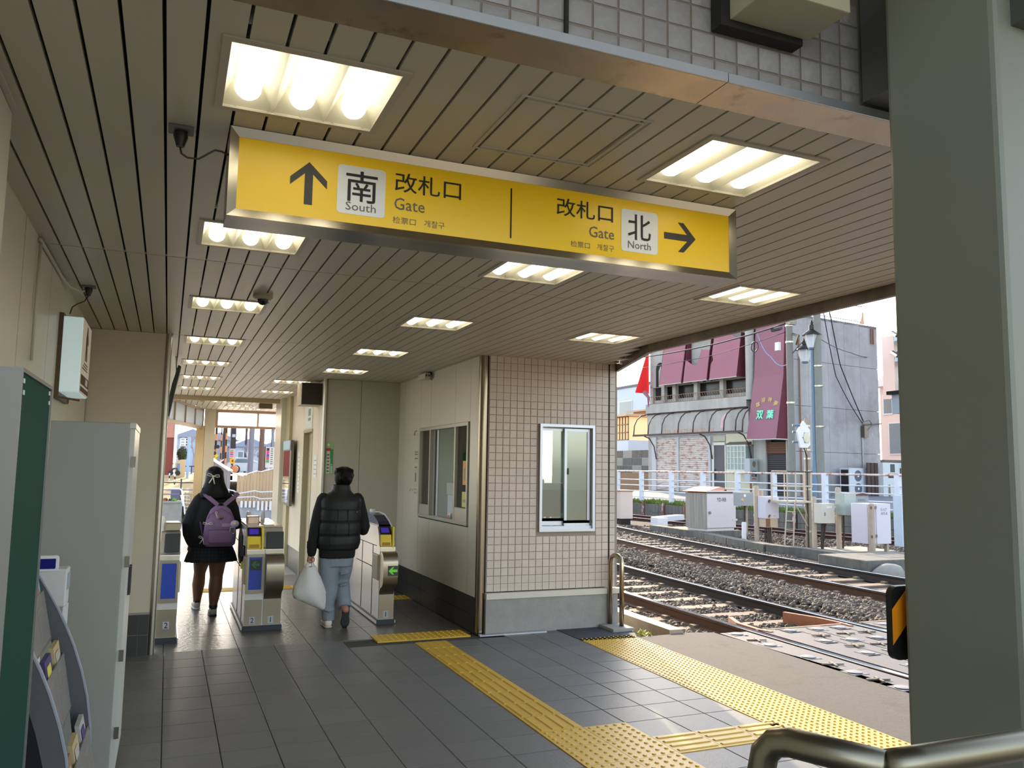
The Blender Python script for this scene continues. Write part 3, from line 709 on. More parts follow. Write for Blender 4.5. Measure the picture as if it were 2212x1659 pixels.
# pamphlet rack with curved side plates
rk = thing('pamphlet_rack', (-.30, 3.03, 0), 'grey pamphlet rack with curved side plates beside the notice board', 'pamphlet rack')
prof = [(-.44, 1.27), (-.415, 1.225), (-.37, 1.15), (-.335, 1.085), (-.30, 1.01), (-.275, .95), (-.245, .86), (-.222, .77), (-.205, .66), (-.196, .5), (-.19, .02), (-.44, .02)]
rkm = M('rack_grey', (84, 85, 88), .45); rke = M('rack_edge', (150, 156, 166), .35)
inner = [(a-.055, b-.02) for a, b in prof[1:-1]]
for y0 in (2.70, 3.36):
    m = MB(); k_ = len(inner); out_ = prof[1:-1]
    for a, b in zip(range(k_-1), range(1, k_)):
        q = [out_[a], out_[b], inner[b], inner[a]]; m.add([(p_[0], y0, p_[1]) for p_ in q]+[(p_[0], y0+.018, p_[1]) for p_ in q], [(0,1,2,3), (7,6,5,4), (0,4,5,1), (1,5,6,2), (2,6,7,3), (3,7,4,0)])
    m.build('side_plate', rkm, rk)
dark_pan = MB().prism([(-.44, 1.20)]+inner+[(-.44, .02)], 'y', 2.706, 2.714).build('side_poster', M('poster_night', (10, 12, 26), .35), rk)
for ch, x, z in (('お', -.325, .66), ('と', -.325, .575), ('く', -.325, .49)): text('lettering', ch, (x, 2.705, z), (.05, .055), (1, 0, 0), (0, 0, 1), M('poster_letter', (44, 52, 66), .5) if ch == 'お' else D.materials['poster_letter'], rk, .001, bold=.03)
for y0 in (2.70, 3.36):
    e = MB()
    for a, b in zip(prof[:-2], prof[1:-1]): e.bar((a[0]+.001, y0+.009, a[1]), (b[0]+.001, y0+.009, b[1]), .022, .005)
    e.build('edge_trim', rke, rk)
MB().box(-.44, 2.718, .02, -.43, 3.36, 1.22).build('back_panel', M('rack_black', (20, 22, 30), .4), rk)
tiers = [(1.00, 1.20, -.41, -.345), (.76, .98, -.33, -.268), (.52, .72, -.235, -.175)]
clear = M('pocket_grey', (150, 146, 142), .25, alpha=.82)
covers = [M('cover_%s' % n, c_, .5) for n, c_ in (('sky', (110, 176, 196)), ('sand', (190, 170, 120)), ('plum', (70, 58, 112)), ('mint', (120, 160, 150)), ('clay', (150, 112, 86)), ('pearl', (176, 172, 168)), ('lemon', (214, 206, 92)))]
cname = {0: 'sky blue', 1: 'sand coloured', 2: 'dark violet', 3: 'mint green', 4: 'clay brown', 5: 'pearl grey', 6: 'lemon yellow'}
pick = [[0, 5, 0], [2, 2, 1], [4, 1, 5]]
for ti, (z0, z1, xb, xf) in enumerate(tiers):
    for ci in range(3):
        a, b = 2.725+.212*ci, 2.725+.212*(ci+1)-.006
        MB().prism([(xf-.004, z0-.02), (xf, z0-.02), (xf-.035, z1-.05), (xf-.039, z1-.05)], 'y', a, b).prism([(xb, z0-.02), (xf, z0-.02), (xf, z0-.014), (xb, z0-.014)], 'y', a, b).build('pocket', clear, rk)
        cc = pick[ti][ci]; t = thing('pamphlet', (xf-.03, (a+b)/2, z0-.01), '%s pamphlets in the %s tier of the rack, %s pocket' % (cname[cc], ['top', 'middle', 'bottom'][ti], ['nearest', 'middle', 'farthest'][ci]), 'pamphlet', 'pamphlets in the rack')
        MB().prism([(xf-.028, z0-.012), (xf-.008, z0-.012), (xf-.052, z1), (xf-.066, z1)], 'y', a+.03, b-.03).build('stack', covers[cc], t)
        MB().prism([(xf-.0335, z0+.13), (xf-.0315, z0+.13), (xf-.045, z1-.02), (xf-.047, z1-.02)], 'y', a+.05, b-.08).build('print', covers[(cc+4) % 7], t)
        MB().prism([(xf-.0285, z0+.09), (xf-.0265, z0+.09), (xf-.033, z0+.12), (xf-.035, z0+.12)], 'y', a+.04, b-.05).build('print', covers[6 if cc == 0 else 5], t)
# white dispenser stand between rack and locker
ds = thing('dispenser_stand', (-.41, 3.85, 0), 'white stand with a small dark blue screen before the locker', 'dispenser')
MB().box(-.455, 3.80, 1.02, -.352, 3.92, 1.17).build('body', M('stand_white', (206, 208, 206), .4), ds, bevel=.006)
MB().prism(rrect(-.462, -.385, 1.165, 1.225, .012), 'y', 3.79, 3.82).build('head', white_pl, ds); MB().prism(rrect(-.454, -.394, 1.174, 1.214, .003), 'y', 3.787, 3.79).build('screen', M('screen_blue', (8, 14, 84), .2, emit=((10, 20, 120), .15)), ds)
MB().box(-.352, 3.815, 1.085, -.349, 3.905, 1.15).build('label_panel', M('pale_label', (150, 166, 172), .4), ds)
for y in (3.81, 3.90): MB().box(-.36, y, .0, -.350, y+.012, 1.02).build('leg', white_pl, ds)
MB().box(-.45, 3.80, .0, -.44, 3.92, 1.02).build('leg', white_pl, ds); MB().box(-.45, 3.80, .55, -.35, 3.92, .565).build('tray', white_pl, ds)
# ================================================================ NOTICES ON THE INNER WALLS
gp = thing('green_poster', (1.905, 10.70, 1.49), 'tall green sticker poster with a star on the back wall', 'poster')
gg = M('poster_green', (54, 150, 84), .5); gl = M('poster_light', (150, 196, 140), .5)
flat('sheet', rrect(1.845, 1.972, 1.495, 1.915, .012), gl, 10.698, .002, gp)
flat('band', [(1.85, 1.70), (1.968, 1.70), (1.968, 1.82), (1.85, 1.82)], gg, 10.6958, .001, gp); flat('band', [(1.85, 1.60), (1.876, 1.60), (1.876, 1.70), (1.85, 1.70)], gg, 10.6958, .001, gp); flat('band', [(1.942, 1.60), (1.968, 1.60), (1.968, 1.70), (1.942, 1.70)], gg, 10.6958, .001, gp)
flat('strip', [(1.885, 1.51), (1.930, 1.51), (1.930, 1.80), (1.885, 1.80)], paper, 10.6945, .001, gp); flat('red_label', [(1.878, 1.80), (1.938, 1.80), (1.938, 1.835), (1.878, 1.835)], M('poster_red', (190, 62, 56), .5), 10.694, .001, gp)
st = [(1.909+.024*(1 if k % 2 == 0 else .42)*math.sin(PI*k/5), 1.878+.024*(1 if k % 2 == 0 else .42)*math.cos(PI*k/5)) for k in range(10)]
flat('star', st, M('star_yellow', (250, 244, 170), .5), 10.6948, .001, gp)
for k in range(6): flat('print', [(1.893, 1.53+.042*k), (1.922, 1.53+.042*k), (1.922, 1.548+.042*k), (1.893, 1.548+.042*k)], grey_ink, 10.6932, .0006, gp)
for k in range(5): flat('print', [(1.946, 1.52+.024*k), (1.962, 1.52+.024*k), (1.962, 1.535+.024*k), (1.946, 1.535+.024*k)], paper, 10.6945, .0006, gp)
nc = thing('wall_notices', (2.84, 9.88, 1.32), 'worn printed notices taped left of the ticket window', 'notice')
pal = M('notice_paper', (198, 190, 168), .7)
for (a, b, c_, d_) in ((9.76, 9.93, 1.66, 1.82), (9.78, 9.92, 1.36, 1.63), (9.76, 9.93, 1.28, 1.34)): MB().box(2.8405, a, c_, 2.842, b, d_).build('sheet', pal, nc)
for (a, b, c_, d_) in ((9.78, 9.90, 1.79, 1.80), (9.78, 9.90, 1.76, 1.772), (9.78, 9.90, 1.71, 1.722), (9.80, 9.90, 1.60, 1.612), (9.83, 9.87, 1.43, 1.54), (9.80, 9.90, 1.335, 1.342), (9.80, 9.90, 1.29, 1.296)): MB().box(2.8395, a, c_, 2.8405, b, d_).build('print', grey_ink, nc)
for y, z in ((9.96, 1.31), (10.05, 1.31), (10.10, 1.30), (9.72, 1.28)): MB().box(2.841, y, z, 2.8425, y+.02, z+.03).build('tape_mark', M('tape_brown', (150, 132, 104), .6) if y == 9.96 else D.materials['tape_brown'], nc)
tag(MB().tube([(2.842, 9.85, 2.06), (2.82, 9.85, 2.05), (2.815, 9.86, 2.02), (2.825, 9.88, 2.0)], .005, 6).build('wall_hook', steel_dark, smooth='all'), 'little metal hook on the panel left of the ticket window', 'hook')
pf = thing('poster_case', (1.78, 13.5, 1.0), 'glazed steel poster case with a blue header on the door wall', 'poster case')
MB().box(1.755, 13.05, .98, 1.797, 14.0, 2.0).build('case', steel_dark, pf); MB().box(1.752, 13.17, 1.02, 1.755, 13.96, 1.84).build('glass_front', M('case_mirror', (210, 212, 212), .04, 1.0), pf)
MB().box(1.75, 13.19, 1.86, 1.755, 13.98, 2.0).build('header', M('header_blue', (150, 196, 214), .4), pf); MB().box(1.749, 13.05, 1.84, 1.755, 13.17, 2.0).build('header_end', M('header_navy', (28, 24, 70), .4), pf)
hs = thing('toilet_sign', (1.846, 12.0, 2.2), 'white sign panel above the door with faded grey marks', 'sign')
MB().box(1.838, 11.67, 2.14, 1.846, 12.36, 2.47).build('panel', paper, hs); MB().box(1.8365, 11.80, 2.32, 1.838, 12.02, 2.42).box(1.8365, 11.80, 2.25, 1.838, 12.02, 2.29).build('print', M('faded_blue', (130, 148, 156), .6), hs)
for n_, (a, b, c_, d_, lab) in enumerate(((11.17, 11.42, 1.45, 1.75, 'white paper notice right of the door'), (12.72, 12.88, 1.50, 1.82, 'upper small framed notice left of the door'), (12.70, 12.86, 1.20, 1.48, 'lower small notice left of the door'))):
    t = thing('paper_notice', (1.846, (a+b)/2, c_), lab, 'notice'); MB().box(1.842, a, c_, 1.846, b, d_).build('sheet', paper, t)
    for k in range(4): MB().box(1.841, a+.03, c_+.04+.06*k, 1.842, b-.03, c_+.055+.06*k).build('print', M('pale_print', (170, 164, 148), .7) if (n_, k) == (0, 0) else D.materials['pale_print'], t)
# ================================================================ TACTILE PAVING
def dome_block(n, sx, sy, bars=False, along='y'):
    m = MB(); t = .004; x, y = sx/2, sy/2
    m.add([(-x,-y,-.01),(x,-y,-.01),(x,y,-.01),(-x,y,-.01),(-x,-y,t),(x,-y,t),(x,y,t),(-x,y,t)], [(0,1,5,4),(1,2,6,5),(2,3,7,6),(3,0,4,7),(4,5,6,7)])
    if bars:
        for k in range(4):
            c = (k-1.5)*(sx if along == 'y' else sy)/4; w_ = .017; L = (sy if along == 'y' else sx)/2-.012
            B = [(c-w_,-L),(c+w_,-L),(c+w_,L),(c-w_,L)]; T = [(c-w_*.6,-L+.008),(c+w_*.6,-L+.008),(c+w_*.6,L-.008),(c-w_*.6,L-.008)]
            f = (lambda p, z: (p[0], p[1], z)) if along == 'y' else (lambda p, z: (p[1], p[0], z))
            m.add([f(p, t) for p in B]+[f(p, t+.006) for p in T], [(0,1,5,4),(1,2,6,5),(2,3,7,6),(3,0,4,7),(4,5,6,7)])
    else:
        for i in range(n):
            for j in range(n):
                cx, cy = (i-(n-1)/2)*sx/n, (j-(n-1)/2)*sy/n; r0, r1 = sx/n*.24, sx/n*.15; b = len(m.v); k = 8
                for r, z in ((r0, t), (r1, t+.006)):
                    for q in range(k): m.v.append((cx+r*math.cos(2*PI*q/k), cy+r*math.sin(2*PI*q/k), z))
                for q in range(k): m.f.append((b+q, b+(q+1) % k, b+k+(q+1) % k, b+k+q)); m.mi.append(0)
                m.f.append(tuple(b+k+q for q in range(k))); m.mi.append(0)
    return m.mesh('block', yellow_m, False, None, True)
gs = PT-.003
bar_y = dome_block(4, gs, gs, True, 'y'); bar_x = dome_block(4, gs, gs, True, 'x'); dots = dome_block(5, gs, gs)
tg = thing('tactile_path', (2.33, 5, 0), 'yellow tactile guide path running from the junction to the gates', 'tactile paving')
for (i, j) in sorted(path_cells):
    x, y = P0+PT*(i+.5), Y0+PT*(j+.5)
    if i >= 9: piece('block', bar_x, (x, y, 0), tg)
    elif j < 0: piece('block', dots, (x, y, 0), tg)
    elif j < 9: piece('block', bar_y, (x, y, 0), tg)
for k in range(-1, 2): piece('block', dots, (2.30+PT*k+.02, 7.72, .002), tg)
tl2 = thing('tactile_patch', (2.5, 10.2, 0), 'small yellow tactile patch behind the right ticket gate', 'tactile paving')
for k in range(2): piece('block', dots, (2.55+PT*k-.03, 10.05, 0), tl2)
ew = .288; ed = dome_block(6, ew-.003, ew-.003)
tg2 = thing('tactile_edge', (3.9, 5.5, 0), 'two block wide yellow dotted warning strip along the track edge', 'tactile paving')
sk = Matrix.Rotation(-.0262, 4, 'Z')
for r in range(12):
    y = 3.79+ew*r
    for c_ in range(2): piece('block', ed, (3.628+.0262*(y-4.34)+ew*(c_+.5), y, 0), tg2, sk)
tg3 = thing('tactile_hall_strip', (.6, 11.2, 0), 'pale tactile strip on the bright floor beyond the gates', 'tactile paving')
for k in range(5): piece('block', bar_x, (.55+PT*k, 11.3, 0), tg3)
# asphalt apron and dark ramp
asph = M('asphalt', (84, 79, 74), .9, noise=(30, .16), bump=(120, .6), stain=((64, 61, 60), 3, .55, .75))
struct(MB().prism([(3.60, 1.0), (5.16, 1.0), (5.25, 4.9), (5.16, 6.98), (4.93, 7.06), (4.28, 7.02), (4.262, 6.98), (3.68, 6.98), (3.63, 4.4)], 'z', -.25, -.004).build('ground_apron', asph))
struct(MB().prism([(3.69, 7.64), (3.70, 7.02), (4.26, 6.97), (4.40, 7.25), (4.35, 7.60)], 'z', -.1, .004).build('ramp', M('dark_mat', (56, 60, 66), .8, noise=(20, .1))))
# ================================================================ TICKET GATES
gate_st = M('gate_steel', (150, 140, 122), .28, .9, noise=(3, .06)); gate_side = M('gate_side', (212, 208, 202), .24, .55, noise=(2, .04))
gate_base = M('gate_base', (38, 42, 52), .5); gate_pad = M('gate_pad', (190, 176, 140), .5); gyel = M('gate_yellow', (236, 204, 40), .4); gpur = M('reader_violet', (64, 48, 160), .25, emit=((70, 50, 190), .25))
gblk = M('gate_black', (46, 48, 46), .45); led = M('led_green', (60, 150, 40), .4, emit=((90, 200, 40), .35)); plate = M('number_plate', (176, 178, 184), .4); vis = M('navy_visor', (40, 46, 84), .08, alpha=.85)
BODY = [(0, .05), (0, .28), (.0, .78), (.03, .80), (.06, .90), (.13, .985), (1.40, .985), (1.45, .95), (1.50, .80), (1.50, .05)]
BULGE = [(0, .30), (-.015, .335), (-.055, .375), (-.115, .395), (-.145, .43), (-.155, .50), (-.155, .63), (-.145, .69), (-.11, .725), (-.05, .738), (0, .738)]
def make_gate(name, x0, x1, yf, label, halves):
    t = thing(name, ((x0+x1)/2, yf+.75, 0), label, 'ticket gate', 'ticket gates')
    P = lambda pr: [(yf+a, b) for a, b in pr]
    MB().prism(P(BODY), 'x', x0, x1).build('body', [gate_side], t)
    MB().box(x0-.012, yf-.012, 0, x1+.012, yf+1.52, .05).build('base', gate_base, t)
    MB().box(x0-.022, yf+.0, .012, x0-.011, yf+1.5, .04).box(x1+.011, yf, .012, x1+.022, yf+1.5, .04).build('kick_rail', steel, t)
    for s in (x0-.002, x1+.002):                       # seams and pads on the side faces
        w_ = .002
        MB().box(s-w_, yf+.30, .55, s+w_, yf+1.1, .556).box(s-w_, yf+.30, .06, s+w_, yf+.304, .78).box(s-w_, yf+.80, .06, s+w_, yf+.804, .78).box(s-w_, yf+.14, .78, s+w_, yf+1.4, .785).build('seam', dark, t)
        MB().box(s-.012, yf+.02, .44, s+.012, yf+.26, .70).build('side_pad', gate_pad, t, bevel=.01)
    MB().box(x0+.01, yf+.12, .985, x1-.01, yf+1.35, 1.0).build('deck', gate_st, t)
    for (a, b, kind, num) in halves:
        MB().box(a+.004, yf-.010, .055, b-.004, yf+.002, .30).build('lower_panel', gate_st, t)
        m = MB().prism(P(BULGE), 'x', a+.004, b-.004)
        if kind == 'blue':
            MB().box(a+.004, yf-.05, .36, b-.004, yf+.002, .735).build('front_panel', gate_st, t)
            MB().box(a+.024, yf-.053, .40, b-.024, yf-.05, .71).build('blue_display', blue_pan, t)
            if num == '2' and a > .3:
                MB().box(a+.034, yf-.056, .585, b-.034, yf-.053, .69).build('arrow_display', M('display_dark', (10, 34, 22), .3) if 'display_dark' not in D.materials else D.materials['display_dark'], t)
                cz, cx = .638, (a+b)/2; flat('arrow', [(cx-.04, cz), (cx-.01, cz+.032), (cx+.01, cz+.032), (cx-.008, cz+.01), (cx+.035, cz+.012), (cx+.035, cz-.012), (cx-.008, cz-.01), (cx+.01, cz-.032), (cx-.01, cz-.032)], M('led_dim', (24, 84, 36), .4, emit=((40, 120, 40), .08)) if 'led_dim' not in D.materials else D.materials['led_dim'], yf-.0565, .001, t)
        elif kind == 'bulge_arrow':
            m.build('front_panel', gate_st, t, smooth=True); c = (a+b)/2+.022
            MB().box(c-.052, yf-.158, .505, c+.052, yf-.154, .605).build('arrow_display', M('display_brown', (52, 42, 30), .4), t)
            cz = .555; flat('arrow', [(c-.045, cz), (c-.008, cz+.036), (c+.014, cz+.036), (c-.010, cz+.013), (c+.046, cz+.013), (c+.046, cz-.013), (c-.010, cz-.013), (c+.014, cz-.036), (c-.008, cz-.036)], led, yf-.158, .001, t)
        else: m.build('front_panel', gate_st, t, smooth=True)
        MB().box(a+.002, yf-.02, .74, b-.002, yf+.03, .775).build('trim_band', M('band_bright', (214, 208, 190), .2, .9) if 'band_bright' not in D.materials else D.materials['band_bright'], t)
        c = a+.078
        p_ = MB().box(c-.026, yf-.0125, .068, c+.026, yf-.0095, .136).build('number_plate', plate, t)
        text('number', num, (c, yf-.013, .102), (.022 if num == '1' else .034, .048), UX, UZ, ink, t, .0005, keep=True, bold=.02)
        if kind != 'bulge':
            e = b-.04
            MB().prism([(yf-.01, .785), (yf+.02, .905), (yf+.07, .90), (yf+.07, .785)], 'x', a+.006, e).build('card_reader', gyel, t, bevel=.004)
            MB().prism([(yf-.0115, .795), (yf-.003, .828), (yf-.002, .828), (yf-.0095, .795)], 'x', a+.02, e-.015).build('reader_print', M('amber', (172, 130, 24), .5) if 'amber' not in D.materials else D.materials['amber'], t)
            MB().prism([(yf+.022, .91), (yf+.10, .985), (yf+.14, .985), (yf+.14, .91)], 'x', a+.004, e+.004).build('reader_top', soft_black, t)
            MB().prism([(yf+.033, .925), (yf+.082, .972), (yf+.084, .970), (yf+.035, .923)], 'x', a+.02, e-.02).build('touch_pad', gpur, t)
            MB().box(e+.008, yf-.004, .775, e+.026, yf+.10, .985).build('yellow_strip', gyel, t)
        else:
            MB().prism([(yf-.012, .785), (yf+.03, .945), (yf+.06, .945), (yf+.06, .785)], 'x', a+.012, b).build('black_panel', gblk, t, bevel=.004)
    return t
g1 = make_gate('ticket_gate', 2.064, 2.225, 8.40, 'right ticket gate numbered 1 with a green left arrow, beside the booth', [(2.064, 2.225, 'bulge_arrow', '1')])
MB().prism([(8.53, .99), (8.62, 1.035), (8.80, 1.085), (9.05, 1.10), (9.30, 1.085), (9.50, 1.035), (9.60, .99)], 'x', 2.08, 2.21).build('visor', vis, g1)
MB().tube([(2.205, 8.50, .985), (2.205, 8.62, 1.04), (2.205, 8.80, 1.09), (2.205, 9.05, 1.105), (2.205, 9.30, 1.09), (2.205, 9.60, .99)], .007, 6).build('visor_rim', white_pl, g1, smooth='all')
MB().lathe([(.03, 1.10), (.034, 1.115), (.028, 1.135)], (2.14, 9.1), 12).build('signal_lamp', white_pl, g1, smooth=True)
MB().box(2.07, 8.52, .985, 2.21, 8.545, 1.0).build('print_slot', paper, g1)
g2 = make_gate('ticket_gate', .757, 1.105, 8.46, 'middle ticket gate with number plates 2 and 1 and a blue panel', [(.757, .926, 'blue', '2'), (.930, 1.105, 'bulge', '1')])
MB().box(.93, 8.60, .99, 1.02, 9.8, 1.01).build('ridge', gate_st, g2); MB().box(.80, 9.0, .99, .92, 9.16, 1.07).build('coin_unit', M('unit_rosy', (196, 166, 150), .25, .6), g2, bevel=.01)
for x in (.84, .99): MB().lathe([(.022, 1.0), (.026, 1.05), (.02, 1.10)], (x, 9.4), 10).build('signal_lamp', white_pl, g2, smooth=True)
fl = MB().prism([(8.62, .70), (8.70, .62), (8.95, .66), (9.0, .86), (8.9, .95), (8.70, .90)], 'x', .715, .74).build('barrier_flap', soft_black, g2, bevel=.006)
MB().prism([(8.68, .57), (8.74, .57), (8.74, .70), (8.68, .70)], 'x', .728, .757).build('flap_hinge', gyel, g2)
g3 = make_gate('ticket_gate', -.022, .148, 8.12, 'left ticket gate numbered 2 with a plain blue panel, by the wall corner', [(-.022, .148, 'blue', '2')])
for ch in list(g3.children):
    if ch.name.split('.')[0] in ('card_reader', 'reader_print', 'reader_top', 'touch_pad', 'yellow_strip', 'number_plate', 'number'): D.objects.remove(ch)
MB().prism([(8.115, .805), (8.15, .965), (8.19, .965), (8.19, .805)], 'x', .012, .142).build('black_panel', gblk, g3, bevel=.004)
MB().box(.008, 8.20, .985, .142, 8.33, 1.065).build('top_box', gate_st, g3, bevel=.01); MB().lathe([(.02, .985), (.022, 1.08), (.014, 1.12)], (-.008, 8.25), 10).build('signal_lamp', white_pl, g3, smooth=True)
MB().box(.036, 8.1075, .128, .088, 8.1105, .192).build('number_plate', plate, g3); text('number', '2', (.062, 8.107, .16), (.034, .048), UX, UZ, ink, g3, .0005, keep=True, bold=.02)
# ================================================================ RAILINGS NEAR THE CAMERA, HAZARD BOARD
ur = thing('u_handrail', (4.31, 7.53, 0), 'stainless U-shaped handrail on a concrete foot at the booth corner', 'handrail')
MB().tube([(4.285, 7.535, .03), (4.285, 7.535, .66), (4.29, 7.52, .71), (4.305, 7.49, .733), (4.32, 7.44, .733), (4.33, 7.40, .71), (4.333, 7.385, .66), (4.333, 7.385, .03)], .024, 14).build('rail', M('rail_steel', (176, 162, 140), .25, 1.0), ur, smooth='all')
MB().box(4.17, 7.27, -.02, 4.42, 7.56, .035).build('foot', conc_m, ur, bevel=.008)
fr_ = thing('front_handrail', (.93, 1.0, 0), 'dull stainless pipe handrail with a rounded end in the near corner', 'handrail')
MB().tube([(.903, 1.10, 0), (.903, 1.10, 1.125), (.906, 1.095, 1.155), (.914, 1.08, 1.174), (.925, 1.058, 1.18), (.985, .925, 1.18)], .0225, 18).build('return_rail', steel_pipe, fr_, smooth='all')
MB().tube([(.983, .927, 1.18), (1.05, .925, 1.18), (2.6, .90, 1.18)], .0225, 18).build('long_rail', steel_pipe, fr_, smooth='all')
MB().tube([(.965, .955, 0), (.965, .955, 1.165)], .019, 14).build('post', steel_pipe, fr_, smooth='all'); MB().tube([(1.9, .91, 0), (1.9, .91, 1.17)], .019, 14).build('post', steel_pipe, fr_, smooth='all')
struct(MB().box(-.7, -1.5, -.2, 3.6, 1.06, -.02).build('ground_near', conc_dk))
hz = thing('hazard_board', (2.02, 1.76, 1.09), 'rounded black and orange striped warning board behind the pillar', 'hazard board')
MB().prism(rrect(1.884, 2.18, 1.088, 1.29, .026), 'y', 1.735, 1.755).build('board', soft_black, hz)
MB().add([(1.884, 1.734, 1.228), (1.884, 1.734, 1.13), (2.04, 1.734, 1.285), (1.944, 1.734, 1.285)], [(0,1,2,3)]).build('stripe', M('hazard_orange', (240, 146, 20), .45), hz)
MB().box(2.0, 1.712, 1.12, 2.10, 1.735, 1.26).build('bracket', steel_dark, hz)
wlf = thing('wall_light', (1.6, 1.86, 3.0), 'pale box fixture on the tiled lintel at the top edge', 'fixture')
MB().box(1.43, 1.66, 2.905, 1.72, 1.83, 3.05).build('body', M('fixture_cream', (176, 168, 140), .5), wlf, bevel=.004); MB().box(1.40, 1.83, 2.885, 1.70, 1.876, 3.06).build('back_plate', dark, wlf)
MB().tube([(1.675, 1.659, 2.955), (1.675, 1.652, 2.955)], .008, 8).build('screw', steel, wlf)
# ================================================================ INSIDE THE BOOTH
desk = thing('booth_desk', (3.4, 8.6, 0), 'pale counter desk inside the booth behind the ticket window', 'desk')
MB().box(2.92, 7.86, .96, 3.30, 9.70, .99).build('top', M('desk_top', (196, 198, 190), .5), desk); MB().box(2.95, 7.9, .05, 3.25, 9.65, .96).build('cabinet', M('desk_grey', (150, 152, 148), .5), desk)
MB().box(3.30, 7.80, .93, 4.20, 8.40, .96).build('top', D.materials['desk_top'], desk); MB().box(3.32, 7.84, .05, 4.18, 8.38, .93).build('cabinet', D.materials['desk_grey'], desk)
mt = thing('computer_monitor', (3.72, 8.05, .96), 'black monitor seen from behind through the booth front window', 'monitor')
MB().box(3.66, 8.02, 1.10, 3.95, 8.06, 1.46).build('screen', soft_black, mt, bevel=.006); MB().box(3.935, 8.0, 1.14, 3.99, 8.10, 1.46).build('side_unit', M('unit_grey', (110, 110, 104), .4), mt); MB().tube([(3.81, 8.06, .965), (3.81, 8.06, 1.15)], .02, 8).tube([(3.81, 8.06, .962), (3.81, 8.06, .972)], .09, 14).build('stand', soft_black, mt)
cv = thing('beige_machine', (3.62, 8.25, .96), 'pale grey machine behind the monitor in the booth', 'machine')
MB().box(3.50, 8.18, .96, 3.83, 8.40, 1.50).build('case', M('machine_grey', (172, 182, 168), .5), cv, bevel=.02); MB().box(3.52, 8.15, .96, 3.58, 8.19, 1.32).build('tower', M('tower_grey', (176, 178, 178), .4), cv)
tb = thing('white_box', (3.68, 7.92, .96), 'low white box on the desk under the booth front window', 'box')
MB().box(3.60, 7.86, .96, 3.79, 7.98, 1.06).build('box', white_pl, tb, bevel=.01); MB().box(3.62, 7.859, 1.052, 3.77, 7.861, 1.056).build('slot', dark, tb)
mic = thing('desk_microphone', (3.02, 8.75, .99), 'black gooseneck microphone on a pale base behind the ticket window', 'microphone')
MB().box(2.95, 8.60, 1.30, 3.14, 8.95, 1.44).build('base', M('mic_base', (178, 180, 170), .5), mic, bevel=.006); MB().box(2.96, 8.60, .99, 3.12, 8.93, 1.30).build('cabinet', M('mic_cab', (196, 200, 206), .5), mic)
MB().tube([(3.02, 8.83, 1.44), (3.02, 8.82, 1.55), (3.02, 8.76, 1.66), (3.01, 8.70, 1.74), (3.0, 8.64, 1.78)], .006, 6).tube([(3.0, 8.65, 1.775), (2.998, 8.61, 1.80)], .014, 8).build('gooseneck', soft_black, mic, smooth='all')
tt = thing('tilted_terminal', (3.0, 8.45, .99), 'tilted dark screen terminal in the ticket window', 'terminal')
MB().prism([(8.30, 1.05), (8.36, 1.05), (8.64, 1.36), (8.60, 1.39)], 'x', 2.93, 3.12).build('screen', M('term_grey', (150, 148, 140), .4), tt); MB().prism([(8.29, 1.06), (8.30, 1.05), (8.58, 1.38), (8.57, 1.385)], 'x', 2.935, 3.11).build('glass', soft_black, tt); MB().box(2.93, 8.32, .99, 3.10, 8.6, 1.05).build('foot', D.materials['term_grey'], tt)
tr = thing('money_tray', (2.96, 8.5, .99), 'blue money tray on the ticket window sill', 'tray')
MB().box(2.905, 8.38, .992, 3.0, 8.66, 1.0).box(2.905, 8.38, 1.0, 2.912, 8.66, 1.05).box(2.993, 8.38, 1.0, 3.0, 8.66, 1.05).box(2.905, 8.38, 1.0, 3.0, 8.386, 1.05).box(2.905, 8.654, 1.0, 3.0, 8.66, 1.05).build('tray', M('tray_blue', (26, 92, 176), .4), tr)
MB().box(2.93, 8.40, 1.0, 2.97, 8.64, 1.008).build('mat', navy, tr)
ca = thing('small_card', (2.93, 8.78, .99), 'small white card with red print in the ticket window corner', 'card')
MB().prism([(2.90, .99), (2.96, .99), (2.93, 1.11)], 'y', 8.72, 8.80).build('card', paper, ca); MB().prism([(2.9085, 1.03), (2.921, 1.08), (2.9195, 1.08), (2.907, 1.03)], 'y', 8.74, 8.78).build('print', D.materials['poster_red'], ca)
for (a, b, z0, z1, nm, c1, lab) in ((8.03, 8.14, 1.43, 1.68, 'orange_leaflet', (236, 168, 84), 'orange leaflet stuck to the right pane of the ticket window'), (8.0, 8.15, 1.20, 1.36, 'yellow_leaflet', (222, 214, 110), 'pale yellow leaflet low on the right pane of the ticket window')):
    t = thing(nm, (2.86, a, z0), lab, 'leaflet'); MB().box(2.8575, a, z0, 2.8585, b, z1).build('sheet', M(nm, c1, .6), t); MB().box(2.8565, a+.03, z0+.05, 2.8575, b-.03, z1-.08).build('print', D.materials['pale_print'], t)
cl = thing('wall_calendar', (3.9, 10.68, 1.3), 'wall calendar with a lake and mountain picture in the booth', 'calendar')
MB().box(3.98, 10.685, 1.20, 4.24, 10.70, 1.86).build('sheet', M('calendar_sheet', (200, 206, 190), .6), cl)
lake = M('lake_blue', (34, 84, 160), .4); MB().box(3.985, 10.682, 1.86, 4.24, 10.70, 2.25).build('picture', lake, cl)
MB().add([(3.985, 10.681, 1.95), (4.24, 10.681, 1.95), (4.24, 10.681, 2.12), (4.17, 10.681, 2.06), (4.12, 10.681, 2.10), (4.06, 10.681, 2.05), (3.985, 10.681, 2.13)], [(0,1,2,3,4,5,6)]).build('mountain', M('hill_olive', (120, 116, 48), .6), cl)
for r in range(5):
    for q in range(6): MB().box(4.0+.04*q, 10.683, 1.28+.10*r, 4.015+.04*q, 10.685, 1.30+.10*r).build('date', D.materials['grey_ink'], cl)
